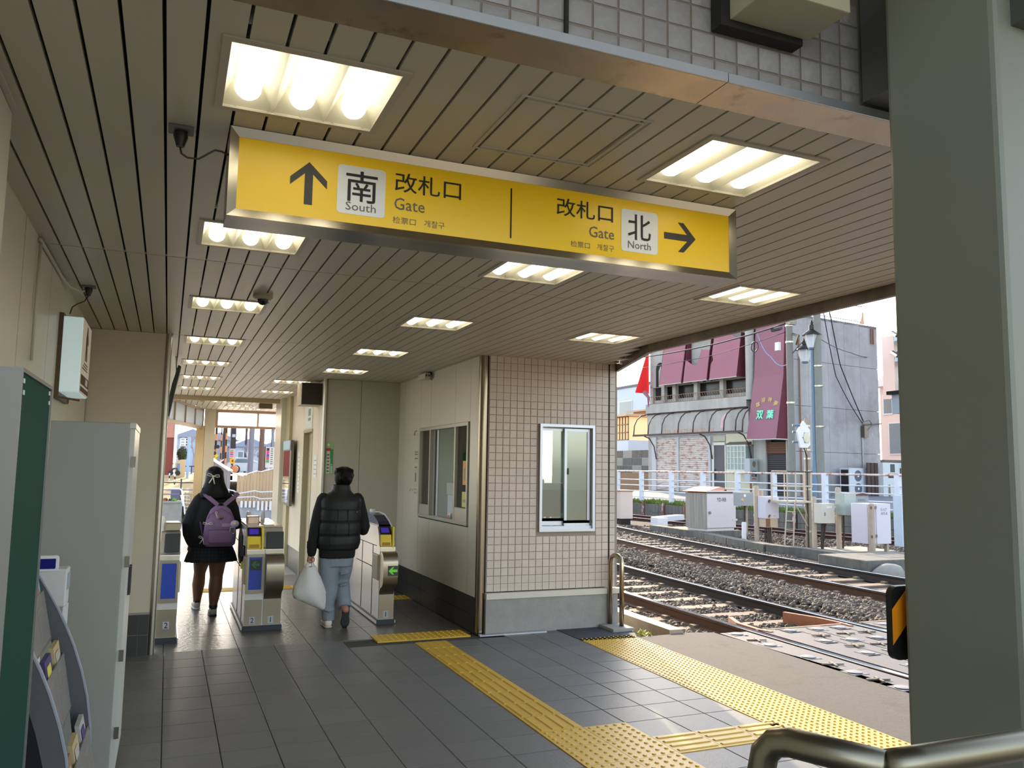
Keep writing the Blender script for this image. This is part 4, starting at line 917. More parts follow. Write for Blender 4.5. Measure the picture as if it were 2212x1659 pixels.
bp = thing('booth_fill_lamp', (3.6, 9.2, 2.72), 'added fill lamp panel under the booth ceiling', 'lamp')
MB().box(3.45, 8.7, 2.70, 3.75, 9.9, 2.734).build('housing', white_pl, bp); MB().box(3.48, 8.75, 2.695, 3.72, 9.85, 2.70).build('diffuser', M('booth_fill_diffuser', (240, 246, 232), .5, emit=((235, 246, 228), 2.2)), bp)  # lamp panel added to brighten the booth inside
# ================================================================ PEOPLE
skin = M('skin', (176, 128, 100), .55); skin_leg = M('tan_leg', (112, 76, 50), .55); hair_m = M('black_hair', (7, 6, 6), .5, noise=(40, .2), spec=.2)
def finger(m, pts, r0=.0085, r1=.0065): m.tube(pts, [r0+(r1-r0)*k/(len(pts)-1) for k in range(len(pts))], 8, round_end=True)
# ---- man: dark padded vest, grey trousers, walking away
mn = thing('person', (1.62, 8.45, 0), 'person in a black padded vest and grey trousers carrying a white bag', 'person')
b = MB()
b.loft([(1.64, 8.45, .74, .15, .10), (1.64, 8.45, .85, .15, .105), (1.645, 8.45, 1.0, .145, .10), (1.65, 8.45, 1.15, .165, .11), (1.65, 8.45, 1.26, .18, .10), (1.65, 8.45, 1.32, .11, .08), (1.66, 8.455, 1.36, .06, .062), (1.665, 8.46, 1.42, .054, .058)], 20)
b.loft([(1.672, 8.49, 1.385, .045, .06), (1.675, 8.49, 1.41, .062, .085), (1.677, 8.485, 1.45, .075, .095), (1.678, 8.48, 1.50, .083, .10), (1.678, 8.475, 1.55, .078, .092), (1.678, 8.472, 1.585, .045, .055)], 20)
b.ball((1.762, 8.485, 1.485), (.014, .024, .032)); b.ball((1.594, 8.485, 1.485), (.014, .024, .032)); b.tube([(1.685, 8.575, 1.50), (1.687, 8.60, 1.472)], [.010, .015], 8, round_end=True)
b.ball((1.686, 8.575, 1.435), (.025, .012, .008))
for s in (-1, 1): b.ball((1.682+s*.032, 8.565, 1.505), (.014, .012, .010))
b.tube([(1.47, 8.45, 1.27), (1.41, 8.435, 1.0), (1.385, 8.45, .76), (1.378, 8.455, .73)], [.055, .043, .03, .028], 12, round_end=True)
b.tube([(1.83, 8.45, 1.27), (1.905, 8.455, .985), (1.93, 8.66, .945), (1.93, 8.69, .945)], [.055, .044, .03, .028], 12, round_end=True)
b.tube([(1.57, 8.45, .80), (1.565, 8.465, .44), (1.562, 8.43, .12), (1.562, 8.43, .06)], [.085, .06, .04, .038], 14, round_end=True)
b.tube([(1.71, 8.45, .80), (1.708, 8.52, .44), (1.706, 8.37, .26), (1.708, 8.33, .20), (1.712, 8.305, .185)], [.085, .06, .045, .038, .036], 14, round_end=True)
# left hand closed on the bag handles
b.tube([(1.376, 8.456, .73), (1.372, 8.462, .685)], [.026, .032], 10, round_end=True)
for k in range(4):
    y = 8.425+.021*k; L = (.9, 1, .97, .82)[k]
    finger(b, [(1.352, y, .685), (1.344, y, .655), (1.356, y, .655-.022*L), (1.378, y, .652-.016*L), (1.388, y, .668)])
finger(b, [(1.388, 8.42, .70), (1.402, 8.405, .68), (1.396, 8.40, .655), (1.378, 8.40, .645)], .0095, .0075)
# right hand reaching forward
b.tube([(1.93, 8.70, .945), (1.93, 8.76, .94)], [.026, .033], 10, round_end=True)
for k in range(4):
    x = 1.905+.019*k; L = (.85, 1, .95, .75)[k]
    finger(b, [(x, 8.765, .945), (x, 8.765+.035*L, .937), (x, 8.765+.06*L, .92), (x-.004, 8.765+.068*L, .90)])
finger(b, [(1.905, 8.715, .935), (1.885, 8.735, .92), (1.887, 8.76, .905)], .0095, .0075)
fuse(b, 'body', skin, mn, .0075, 2)
h = MB()
h.loft([(1.672, 8.445, 1.405, .055, .045), (1.672, 8.452, 1.425, .078, .07), (1.674, 8.458, 1.46, .092, .093), (1.676, 8.462, 1.505, .098, .108), (1.677, 8.466, 1.55, .094, .105), (1.678, 8.47, 1.585, .07, .08), (1.679, 8.47, 1.602, .03, .035)], 24)
h.tube([(1.762, 8.52, 1.55), (1.766, 8.52, 1.49)], [.02, .012], 8, round_end=True)
for k in range(14):
    a = k*2.4; h.ball((1.677+.085*math.cos(a), 8.463+.095*math.sin(a), 1.515+.045*math.sin(k*1.7)), (.02, .02, .03), 8, 6)
fuse(h, 'hair', hair_m, mn, .007, 1)
vest_m = M('vest_black', (11, 14, 14), .55, bump=(60, .15)); sweat_m = M('sweater_charcoal', (18, 17, 16), .85, bump=(140, .3)); jean_m = M('jeans_grey', (132, 142, 152), .8, noise=(9, .10), bump=(30, .4))
v = MB()
rings = []
for z, rx, ry in ((.755, .175, .125), (.775, .205, .145), (.83, .222, .158), (.885, .223, .158), (.905, .214, .15), (.925, .222, .16), (.98, .226, .165), (1.025, .222, .16), (1.04, .213, .152), (1.06, .222, .16), (1.11, .224, .16), (1.155, .220, .155), (1.17, .213, .148), (1.19, .220, .15), (1.25, .220, .14), (1.285, .208, .125), (1.31, .165, .11), (1.335, .115, .10), (1.36, .098, .09), (1.395, .090, .082), (1.418, .083, .076)):
    rings.append((1.645+(z-1.0)*.02, 8.45, z, rx, ry, .85))
v.loft(rings, 28)
fuse(v, 'vest', vest_m, mn, .008, 1)
st_ = MB()
for z in (.905, 1.04, 1.17): st_.loft([(1.645+(z-1)*.02, 8.45, z-.003, .2185, .1555, .85), (1.645+(z-1)*.02, 8.45, z+.003, .2185, .1555, .85)], 28)
for x, z0, z1 in ((1.60, 1.045, 1.165), (1.70, 1.045, 1.165), (1.585, .91, 1.035), (1.715, .91, 1.035)): st_.box(x-.002, 8.286, z0, x+.002, 8.31, z1)
st_.build('stitching', M('stitch_black', (8, 9, 9), .8), mn)
MB().box(1.79, 8.296, 1.142, 1.796, 8.31, 1.150).build('logo_tab', M('tab_pale', (120, 170, 150), .5), mn)
s = MB()
s.loft([(1.635, 8.45, .678, .172, .122), (1.635, 8.45, .70, .182, .13), (1.635, 8.45, .77, .186, .135), (1.64, 8.45, .86, .17, .12)], 24)
s.tube([(1.475, 8.45, 1.27), (1.435, 8.44, 1.14), (1.405, 8.435, 1.0), (1.39, 8.44, .88), (1.382, 8.45, .80), (1.380, 8.452, .735)], [.065, .062, .058, .052, .052, .046], 14, round_end=True)
s.tube([(1.825, 8.45, 1.27), (1.87, 8.45, 1.12), (1.905, 8.45, .985), (1.918, 8.55, .945), (1.93, 8.69, .945)], [.065, .062, .060, .056, .046], 14, round_end=True)
for z in (.79, .815, .84): s.loft([(1.384, 8.448, z-.008, .052, .05), (1.384, 8.448, z, .058, .056), (1.384, 8.448, z+.008, .052, .05)], 14)
fuse(s, 'sweater', sweat_m, mn, .008, 2)
p = MB()
p.loft([(1.635, 8.45, .60, .165, .115), (1.635, 8.45, .70, .168, .122), (1.635, 8.45, .80, .15, .11)], 22)
p.tube([(1.555, 8.45, .68), (1.556, 8.455, .55), (1.562, 8.46, .40), (1.567, 8.445, .25), (1.568, 8.435, .12), (1.568, 8.432, .065)], [.098, .094, .082, .072, .064, .062], 16)
p.tube([(1.715, 8.45, .68), (1.712, 8.48, .56), (1.708, 8.53, .44), (1.708, 8.45, .34), (1.706, 8.36, .25), (1.706, 8.335, .205)], [.092, .088, .08, .074, .068, .066], 16)
for z, dx in ((.52, .0), (.41, .004), (.30, -.004)): p.tube([(1.67, 8.40, z), (1.715, 8.385, z+.01), (1.755, 8.42, z+.02)], [.012, .016, .010], 8, round_end=True)
p.tube([(1.52, 8.37, .18), (1.57, 8.368, .165), (1.61, 8.39, .18)], .012, 8, round_end=True)
fuse(p, 'trousers', jean_m, mn, .008, 2)
shoe_w = M('shoe_white', (216, 208, 190), .5); sole_d = M('sole_dark', (44, 44, 44), .7); shoe_r = M('shoe_red', (170, 40, 44), .5)
def shoe(m4, parent, mats, L=.25, W=.088):
    """shoe along +y with its heel at the origin, sole at z=0"""
    T = lambda pts: [tuple(m4 @ Vector(q)) for q in pts]
    def lo(secs, n=16):
        m = MB(); vs = []
        for (y, w_, z0, z1) in secs:
            for j in range(n):
                t = 2*PI*j/n; c, q = math.cos(t), math.sin(t)
                vs.append((w_*math.copysign(abs(c)**.7, c), y, (z0+z1)/2+(z1-z0)/2*math.copysign(abs(q)**.7, q)))
        m.v = T(vs); k = len(secs)
        for i in range(k-1):
            for j in range(n): m.f.append((i*n+j, i*n+(j+1) % n, (i+1)*n+(j+1) % n, (i+1)*n+j)); m.mi.append(0)
        m.f.append(tuple(range(n-1, -1, -1))); m.f.append(tuple(range((k-1)*n, k*n))); m.mi += [0, 0]
        return m
    w_ = W/2
    u = lo([(0, w_*.55, .02, .075), (.012, w_*.8, .015, .085), (.06, w_*.86, .012, .088), (.11, w_*.88, .012, .075), (.17, w_*1.0, .012, .058), (L-.03, w_*.86, .012, .045), (L, w_*.4, .015, .032)]).build('shoe', mats[0], parent, smooth='all')
    s_ = lo([(-.004, w_*.5, 0, .018), (.01, w_*.86, 0, .02), (.07, w_*.9, 0, .018), (.12, w_*.88, 0, .016), (.18, w_*1.05, 0, .016), (L-.03, w_*.92, 0, .018), (L+.006, w_*.45, .003, .018)]).build('sole', mats[1], u, smooth='all')
    MB().add(T([(-.022, .004, .06), (.022, .004, .06), (.024, .0, .085), (-.024, .0, .085), (-.026, .02, .062), (.026, .02, .062), (.026, .02, .092), (-.026, .02, .092)]), [(0,1,2,3), (4,5,1,0), (1,5,6,2), (3,2,6,7), (0,3,7,4), (5,4,7,6)]).build('heel_tab', mats[2], u)
    return u
shoe(Matrix.Translation((1.562, 8.375, 0)), mn, (shoe_w, M('sole_cream', (190, 180, 156), .6), shoe_r))
shoe(Matrix.Translation((1.716, 8.305, .235)) @ Matrix.Rotation(math.radians(-82), 4, 'X') @ Matrix.Rotation(math.radians(4), 4, 'Y'), mn, (shoe_w, sole_d, shoe_r), .235)
# ---- the carrier bag
bgm = M('carrier_white', (226, 224, 220), .45, alpha=.86, noise=(10, .06))
bg_ = thing('carrier_bag', (1.36, 8.42, .20), 'white plastic carrier bag hanging from the hand of the person in the vest', 'bag')
m = MB(); n = 26; secs = [(.205, .10, .05, 1.435), (.235, .135, .075, 1.415), (.29, .165, .10, 1.375), (.35, .165, .105, 1.362), (.42, .145, .095, 1.358), (.50, .11, .075, 1.36), (.56, .08, .055, 1.362), (.60, .062, .045, 1.364)]
for k, (z, rx, ry, cx) in enumerate(secs):
    for j in range(n):
        t = 2*PI*j/n; wv = 1+.07*math.sin(t*5+k*.8)+.04*math.sin(t*9+k*1.9); sl_ = (-.02 if k < 3 else 0)*math.cos(t)
        m.v.append((cx+rx*wv*math.cos(t), 8.42+ry*wv*math.sin(t), z+sl_*2.2*(1 if k < 2 else .3)))
for k in range(len(secs)-1):
    for j in range(n): m.f.append((k*n+j, k*n+(j+1) % n, (k+1)*n+(j+1) % n, (k+1)*n+j)); m.mi.append(0)
m.f.append(tuple(range(n-1, -1, -1))); m.mi.append(0)
m.build('sack', bgm, bg_, smooth='all')
for s_ in (-1, 1): MB().tube([(1.364+.035*s_, 8.42, .585), (1.366+.022*s_, 8.43, .63), (1.368+.006*s_, 8.45, .655), (1.368, 8.462, .662)], [.03, .016, .008, .006], 8).build('handle', bgm, bg_, smooth='all')
MB().xbox(Matrix.Translation((1.44, 8.42, .30)) @ Matrix.Rotation(.2, 4, 'Y'), .13, .09, .08).build('parcel', M('parcel_blue', (126, 136, 172), .5), bg_)
MB().xbox(Matrix.Translation((1.315, 8.42, .34)) @ Matrix.Rotation(-.2, 4, 'Y'), .06, .06, .10).build('parcel', M('parcel_peach', (210, 150, 120), .5), bg_)
# ---- woman with the lilac backpack
wo = thing('person', (.47, 9.5, 0), 'person with long dark hair, white ribbon, black sweater and plaid skirt', 'person')
b = MB()
b.loft([(.475, 9.44, .72, .19, .13), (.475, 9.44, .85, .185, .13), (.478, 9.44, 1.0, .18, .12), (.482, 9.44, 1.15, .18, .12), (.485, 9.44, 1.24, .165, .10), (.485, 9.445, 1.29, .09, .075), (.48, 9.45, 1.34, .052, .055), (.478, 9.455, 1.40, .05, .055)], 20)
b.loft([(.474, 9.48, 1.36, .045, .06), (.474, 9.48, 1.40, .065, .085), (.474, 9.47, 1.45, .078, .095), (.474, 9.465, 1.50, .078, .095), (.474, 9.46, 1.545, .06, .075)], 20)
b.tube([(.475, 9.56, 1.475), (.475, 9.585, 1.45)], [.010, .015], 8, round_end=True); b.ball((.475, 9.56, 1.41), (.024, .012, .008))
for s_ in (-1, 1): b.ball((.475+s_*.031, 9.552, 1.48), (.014, .012, .010)); b.ball((.474+s_*.078, 9.465, 1.46), (.012, .022, .03))
b.tube([(.345, 9.44, 1.22), (.255, 9.43, .98), (.268, 9.46, .78), (.270, 9.465, .745)], [.06, .05, .034, .03], 12, round_end=True)
b.tube([(.62, 9.44, 1.22), (.70, 9.42, .99), (.745, 9.62, .965), (.748, 9.66, .965)], [.06, .05, .034, .03], 12, round_end=True)
b.tube([(.40, 9.46, .76), (.395, 9.56, .58), (.388, 9.74, .42), (.385, 9.84, .28), (.383, 9.93, .10), (.383, 9.94, .06)], [.095, .09, .062, .066, .042, .04], 16, round_end=True)
b.tube([(.545, 9.44, .76), (.548, 9.45, .58), (.546, 9.46, .41), (.540, 9.44, .29), (.528, 9.43, .12), (.528, 9.43, .06)], [.098, .094, .068, .071, .043, .04], 16, round_end=True)
b.tube([(.270, 9.466, .74), (.268, 9.475, .70)], [.025, .031], 10, round_end=True)
for k in range(4):
    y = 9.445+.018*k; L = (.88, 1, .95, .78)[k]; finger(b, [(.262, y, .69), (.258, y, .69-.035*L), (.264, y, .69-.06*L), (.274, y, .69-.075*L)])
finger(b, [(.272, 9.44, .72), (.280, 9.43, .695), (.284, 9.435, .67)], .009, .007)
b.tube([(.748, 9.67, .965), (.75, 9.72, .96)], [.025, .031], 10, round_end=True)
for k in range(4):
    x = .727+.018*k; L = (.85, 1, .95, .75)[k]; finger(b, [(x, 9.725, .965), (x, 9.725+.033*L, .955), (x, 9.725+.055*L, .938), (x, 9.725+.06*L, .92)])
finger(b, [(.725, 9.685, .955), (.708, 9.705, .94), (.712, 9.73, .93)], .009, .007)
fuse(b, 'body', skin_leg, wo, .0075, 2)
h = MB()
h.loft([(.478, 9.36, 1.225, .09, .05), (.478, 9.365, 1.25, .135, .07), (.478, 9.375, 1.30, .15, .085), (.477, 9.39, 1.36, .122, .095), (.475, 9.41, 1.42, .102, .105), (.474, 9.43, 1.48, .094, .112), (.474, 9.44, 1.53, .09, .108), (.474, 9.45, 1.565, .062, .08), (.474, 9.45, 1.583, .025, .03)], 28)
for k in range(11): h.tube([(.36+.023*k, 9.34+.004*abs(k-5), 1.34), (.35+.025*k, 9.325+.006*abs(k-5), 1.24-.02*math.sin(k*2.1))], [.016, .008], 6, round_end=True)
fuse(h, 'hair', hair_m, wo, .007, 1)
rib = M('ribbon_cream', (214, 212, 192), .6)
def bow(c, s_, ang, parent, tails=True):
    R = Matrix.Translation(c) @ Matrix.Rotation(ang, 4, 'Y') @ Matrix.Scale(s_, 4); T = lambda q: [tuple(R @ Vector(p_)) for p_ in q]
    m = MB()
    for d in (-1, 1):
        m.tube(T([(0, 0, 0), (d*.25, -.06, .16), (d*.55, -.02, .22), (d*.62, 0, .02), (d*.35, -.06, -.04), (0, 0, 0)]), s_*.045, 6)
        if tails: m.tube(T([(0, 0, 0), (d*.10, -.05, -.35), (d*.28, -.03, -.80)]), [s_*.05, s_*.065, s_*.06], 6)
    m.ball(tuple(R @ Vector((0, -.05, 0))), s_*.09, 8, 6)
    return m.build('ribbon', rib, parent, smooth='all')
bow((.455, 9.302, 1.478), .10, .15, wo)
blk = M('sweater_black', (6, 6, 7), .9, bump=(120, .3))
s = MB()
s.loft([(.475, 9.44, .715, .205, .145), (.475, 9.44, .735, .225, .158), (.475, 9.44, .80, .235, .165), (.476, 9.44, .95, .225, .155), (.48, 9.44, 1.10, .205, .145), (.483, 9.44, 1.22, .185, .125), (.484, 9.44, 1.28, .13, .10), (.482, 9.445, 1.33, .075, .075)], 26)
s.tube([(.355, 9.44, 1.22), (.295, 9.43, 1.10), (.255, 9.43, .97), (.258, 9.45, .86), (.268, 9.462, .785)], [.085, .088, .085, .075, .052], 14, round_end=True)
s.tube([(.61, 9.44, 1.22), (.655, 9.43, 1.12), (.69, 9.42, 1.0), (.725, 9.52, .965), (.747, 9.64, .965)], [.085, .088, .08, .07, .048], 14, round_end=True)
fuse(s, 'sweater', blk, wo, .009, 2)
sk_ = M('plaid_skirt', (30, 30, 36), .8)
t = sk_.node_tree; bs = t.nodes['Principled BSDF']; tc = t.nodes.new('ShaderNodeTexCoord')
cx_ = t.nodes.new('ShaderNodeTexWave'); cx_.bands_direction = 'X'; cx_.inputs['Scale'].default_value = 9; cz_ = t.nodes.new('ShaderNodeTexWave'); cz_.bands_direction = 'Z'; cz_.inputs['Scale'].default_value = 9
ad = t.nodes.new('ShaderNodeMath'); ad.operation = 'ADD'; rp = t.nodes.new('ShaderNodeValToRGB'); rp.color_ramp.elements[0].position = .8; rp.color_ramp.elements[0].color = rgb(16, 16, 20); rp.color_ramp.elements[1].position = 1.7/2; rp.color_ramp.elements[1].color = rgb(38, 38, 50)
hf = t.nodes.new('ShaderNodeMath'); hf.operation = 'MULTIPLY'; hf.inputs[1].default_value = .5
for q in (cx_, cz_): t.links.new(tc.outputs['Object'], q.inputs['Vector'])
t.links.new(cx_.outputs['Fac'], ad.inputs[0]); t.links.new(cz_.outputs['Fac'], ad.inputs[1]); t.links.new(ad.outputs[0], hf.inputs[0]); t.links.new(hf.outputs[0], rp.inputs[0]); t.links.new(rp.outputs[0], bs.inputs['Base Color'])
m = MB(); n = 72
for (z, rx, ry, pl) in ((.78, .19, .135, .0), (.70, .225, .165, .02), (.64, .245, .185, .05), (.572, .262, .20, .07)):
    for j in range(n): a = 2*PI*j/n; k_ = 1+pl*(.5 if j % 4 in (0, 1) else -.5); m.v.append((.482+rx*k_*math.cos(a), 9.45+ry*k_*math.sin(a), z))
for k in range(3):
    for j in range(n): m.f.append((k*n+j, k*n+(j+1) % n, (k+1)*n+(j+1) % n, (k+1)*n+j)); m.mi.append(0)
m.build('skirt', sk_, wo, smooth=True, fix=False)
sg = M('sneaker_grey', (164, 156, 142), .6)
shoe(Matrix.Translation((.383, 9.87, .0)) @ Matrix.Rotation(.06, 4, 'Z'), wo, (sg, M('sole_pale', (196, 190, 178), .6), soft_black), .23)
shoe(Matrix.Translation((.528, 9.375, .0)), wo, (sg, sole_d, soft_black), .235, .092)
MB().loft([(.528, 9.43, .085, .044, .046), (.528, 9.43, .115, .044, .045)], 14).loft([(.383, 9.935, .085, .042, .044), (.383, 9.93, .11, .042, .043)], 14).build('sock', soft_black, wo, smooth=True)
bk = thing('backpack', (.54, 9.25, .74), 'lilac backpack with bows and charms on the back of the long-haired person', 'backpack')
lil = M('lilac_cloth', (128, 100, 132), .85, noise=(14, .08), bump=(60, .3)); lil2 = M('lilac_dark', (108, 82, 112), .85)
m = MB().loft([(.545, 9.235, .745, .13, .055, .6), (.545, 9.225, .77, .158, .075, .6), (.545, 9.22, .86, .165, .09, .6), (.545, 9.225, .95, .158, .088, .6), (.543, 9.235, 1.05, .135, .075, .7), (.541, 9.25, 1.13, .10, .055, .8), (.54, 9.26, 1.168, .055, .035)], 26)
fuse(m, 'sack', lil, bk, .008, 2)
fuse(MB().loft([(.55, 9.155, .775, .10, .035, .5), (.55, 9.135, .80, .122, .045, .5), (.55, 9.135, .90, .122, .045, .5), (.55, 9.15, .935, .10, .03, .5)], 22), 'front_pocket', lil, bk, .008, 2)
MB().tube([(.43, 9.118, .925), (.55, 9.094, .932), (.665, 9.118, .925)], .004, 6).tube([(.405, 9.20, 1.0), (.43, 9.178, 1.08), (.545, 9.168, 1.145), (.655, 9.178, 1.08), (.685, 9.20, 1.0)], .004, 6).build('zip', lil2, bk, smooth='all')
for d in (-1, 1): MB().bar((.545+d*.02, 9.265, 1.165), (.545+d*.165, 9.315, 1.285), .042, .012, up=(0, -1, .2)).bar((.545+d*.165, 9.315, 1.285), (.545+d*.15, 9.42, 1.30), .042, .012).build('shoulder_strap', lil, bk)
MB().bar((.385, 9.26, .82), (.35, 9.29, 1.0), .018, .008).build('side_strap', lil2, bk)
MB().tube([(.52, 9.26, 1.165), (.53, 9.25, 1.195), (.555, 9.25, 1.195), (.565, 9.26, 1.165)], .007, 8).build('grab_loop', soft_black, bk, smooth='all')
for c_, s_, a_ in (((.415, 9.133, .985), .075, .05), ((.498, 9.155, 1.075), .06, 1.2)): 
    o_ = bow(c_, s_, a_, bk, False)
bow((.382, 9.20, .835), .075, .2, bk)
MB().loft([(.545, 9.135, 1.03, .01, .01), (.545, 9.132, 1.045, .024, .012), (.545, 9.134, 1.065, .018, .01)], 14).build('charm_round', M('charm_amber', (96, 58, 34), .2), bk, smooth=True)
MB().box(.555, 9.128, .955, .64, 9.134, .99).build('name_patch', M('patch_lilac', (160, 128, 150), .7), bk)
MB().ball((.682, 9.12, .985), (.044, .035, .038), 16, 10).build('plush_charm', M('plush_lilac', (176, 160, 190), .8), bk, smooth='all'); flat('plush_patch', rrect(.665, .69, .985, 1.0, .005), M('patch_yellow', (240, 206, 70), .6), 9.084, .002, bk)
flat('photo_charm', rrect(.635, .682, .885, .955, .006), M('photo_rim', (190, 186, 180), .3), 9.11, .006, bk); flat('photo', rrect(.640, .677, .893, .948, .004), M('photo_dark', (30, 28, 36), .25), 9.103, .001, bk)
# ================================================================ TRACKS
rail_side = M('rail_rust', (84, 56, 40), .6, .3, noise=(20, .2)); rail_top = M('rail_polished', (190, 196, 206), .12, 1.0); rail_dk = M('rail_dark', (44, 38, 36), .55, .3, noise=(20, .2))
sleeper_m = M('sleeper', (128, 112, 98), .85, noise=(14, .22), bump=(50, .4), rand=.15); clip_m = M('rail_clip', (128, 116, 102), .5, .4)
def interp(pts, y):
    for (xa, ya), (xb, yb) in zip(pts, pts[1:]):
        if ya <= y <= yb: return xa+(xb-xa)*(y-ya)/(yb-ya)
    return pts[0][0] if y < pts[0][1] else pts[-1][0]
def smooth_line(pts, step=.8):
    ys = []; y = pts[0][1]
    while y < pts[-1][1]: ys.append(y); y += step
    raw = [interp(pts, y) for y in ys]
    for _ in range(6): raw = [raw[0]]+[(raw[i-1]+2*raw[i]+raw[i+1])/4 for i in range(1, len(raw)-1)]+[raw[-1]]
    return list(zip(raw, ys))
RP = [(-.062,-.150),(.062,-.150),(.062,-.138),(.010,-.118),(.008,-.045),(.033,-.034),(.034,-.006),(.029,0.0),(-.029,0.0),(-.034,-.006),(-.033,-.034),(-.008,-.045),(-.010,-.118),(-.062,-.138)]
def rail(line, mats, parent, zoff=0.0):
    m = MB(); k = len(RP)
    for i, (x, y) in enumerate(line):
        x0, y0 = line[max(i-1, 0)]; x1, y1 = line[min(i+1, len(line)-1)]; d = Vector((x1-x0, y1-y0)).normalized()
        for (a, z) in RP: m.v.append((x+a*d.y, y-a*d.x, z+zoff))
    for i in range(len(line)-1):
        for j in range(k): m.f.append((i*k+j, i*k+(j+1) % k, (i+1)*k+(j+1) % k, (i+1)*k+j)); m.mi.append(1 if j in (6, 7, 8) else 0)
    m.f.append(tuple(range(k))); m.mi.append(0); m.f.append(tuple(range((len(line)-1)*k, len(line)*k))); m.mi.append(0)
    return m.build('rail', mats, parent)
T1 = [(5.53,-1),(5.54,3),(5.555,4.98),(5.58,6.5),(5.64,8.3),(5.71,10),(5.94,12.7),(6.35,17),(7.3,24.5),(8.9,34)]
T2 = [(9.14,-1),(9.16,4),(9.20,8.5),(9.30,11.5),(9.54,14),(9.95,17.06),(10.6,21),(11.6,26),(13.4,34)]
T3 = [(18.4,8),(17.1,12.5),(16.4,16.2),(15.9,18.1),(15.55,20),(15.35,22),(15.0,25.6),(14.4,31),(14.1,36)]
def shift(line, dx): return [(x+dx, y) for x, y in line]
tracks = []
sl_mesh = MB().box(-1.1, -.11, -.24, 1.1, .11, -.135).mesh('sleeper', sleeper_m)
for nm, L, g, y0, y1, lab, mats in (('railway_track', T1, 1.37, 7.25, 24, 'nearest railway track with rusty rails beside the platform', (rail_side, rail_dk)), ('railway_track', T2, 1.55, 7.6, 30, 'second railway track beyond the ballast bed', (rail_side, rail_dk)), ('railway_track', T3, 1.15, 9, 34, 'far railway track along the retaining wall', None)):
    ln = smooth_line(L); t = thing(nm, (ln[8][0], ln[8][1], 0), lab, 'railway track')
    if mats: rail(ln, [mats[0], rail_top], t); rail(shift(ln, g), [mats[1], rail_top], t)
    else:
        rd = M('rail_maroon', (66, 38, 36), .6, .2); rail(ln, [rd, M('rail_dull_top', (160, 140, 130), .4, .6)], t); rail(shift(ln, g), [rd, D.materials['rail_dull_top']], t)
    y = y0; cl = MB()
    while y < y1:
        x = interp(L, y)+g/2; random.seed(int(y*100))
        piece('sleeper', sl_mesh, (x+random.uniform(-.03, .03), y, 0), t, Matrix.Rotation(random.uniform(-.015, .015)-.03, 4, 'Z'))
        for xr_ in (x-g/2, x+g/2):
            for s_ in (-.085, .085): cl.box(xr_+s_-.035, y-.045, -.137, xr_+s_+.035, y+.045, -.10)
        y += .6
    tag(cl.build('rail_fastening', clip_m, t), kind='stuff')
# check rails by the crossing
for pts, lab in ((((5.74,6.80),(5.70,6.95),(5.72,7.3),(5.86,7.62)), 'short rusty check rail flaring beside the near rail'), (((6.80,6.8),(6.82,7.0),(6.80,7.3),(6.68,7.7)), 'short brown check rail beside the second rail')):
    m = MB()
    for a, b_ in zip(pts, pts[1:]): m.bar((a[0], a[1], -.055), (b_[0], b_[1], -.055), .05, .12)
    tag(m.build('check_rail', M('check_rail', (158, 108, 84), .6, .2, noise=(20, .15)) if 'check_rail' not in D.materials else D.materials['check_rail']), lab, 'rail')
# ballast: bed and loose stones
bed_m = M('ballast_bed', (52, 46, 42), .95, noise=(22, .4), bump=(45, 1.0))
bm_ = MB(); xs = [4.3+.5*i for i in range(29)]; ys = [6.98+.6*j for j in range(48)]
def bed_z(x, y):
    a, b_ = interp(T1, y), interp(T2, y)
    z = -.165
    for c in (a+.69, b_+.75, interp(T3, y)+.6):
        pass
    mid = (a+1.37+b_)/2; w_ = (b_-a-1.37)/2-.35
    if abs(x-mid) < w_: z += .105*min(1, (w_-abs(x-mid))/.3)
    if x < a-.5: z -= .05
    if x > b_+2.0: z += .06
    return z
for y in ys:
    for x in xs: bm_.v.append((x, y, bed_z(x, y)+.012*noise.noise((x*2, y*2, 0))))
for j in range(len(ys)-1):
    for i in range(len(xs)-1): a = j*len(xs)+i; bm_.f.append((a, a+1, a+len(xs)+1, a+len(xs))); bm_.mi.append(0)
bed = bm_.build('ground_ballast', bed_m, None, smooth='all'); struct(bed)
random.seed(11)
stone_m = M('ballast_stone', (92, 80, 70), .8, noise=(3.1, .45), bump=(60, .5))
t_ = (1+5**.5)/2; ico = [Vector(p).normalized() for p in ((-1,t_,0),(1,t_,0),(-1,-t_,0),(1,-t_,0),(0,-1,t_),(0,1,t_),(0,-1,-t_),(0,1,-t_),(t_,0,-1),(t_,0,1),(-t_,0,-1),(-t_,0,1))]
icf = [(0,11,5),(0,5,1),(0,1,7),(0,7,10),(0,10,11),(1,5,9),(5,11,4),(11,10,2),(10,7,6),(7,1,8),(3,9,4),(3,4,2),(3,2,6),(3,6,8),(3,8,9),(4,9,5),(2,4,11),(6,2,10),(8,6,7),(9,8,1)]
sv, sfc = [], []
def add_stone(x, y, z, r):
    b_ = len(sv); q = Matrix.Rotation(random.random()*6.28, 3, 'Z') @ Matrix.Rotation(random.random()*3, 3, 'X')
    sx, sy, sz = r*random.uniform(.7, 1.3), r*random.uniform(.7, 1.2), r*random.uniform(.5, .85)
    for p_ in ico:
        k = random.uniform(.78, 1.15); v_ = q @ Vector((p_.x*sx*k, p_.y*sy*k, p_.z*sz*k)); sv.append((x+v_.x, y+v_.y, z+v_.z))
    for f_ in icf: sfc.append((f_[0]+b_, f_[1]+b_, f_[2]+b_))
def near_rail(x, y):
    a, c = interp(T1, y), interp(T2, y)
    return min(abs(x-a), abs(x-a-1.37), abs(x-c), abs(x-c-1.55)) < .09
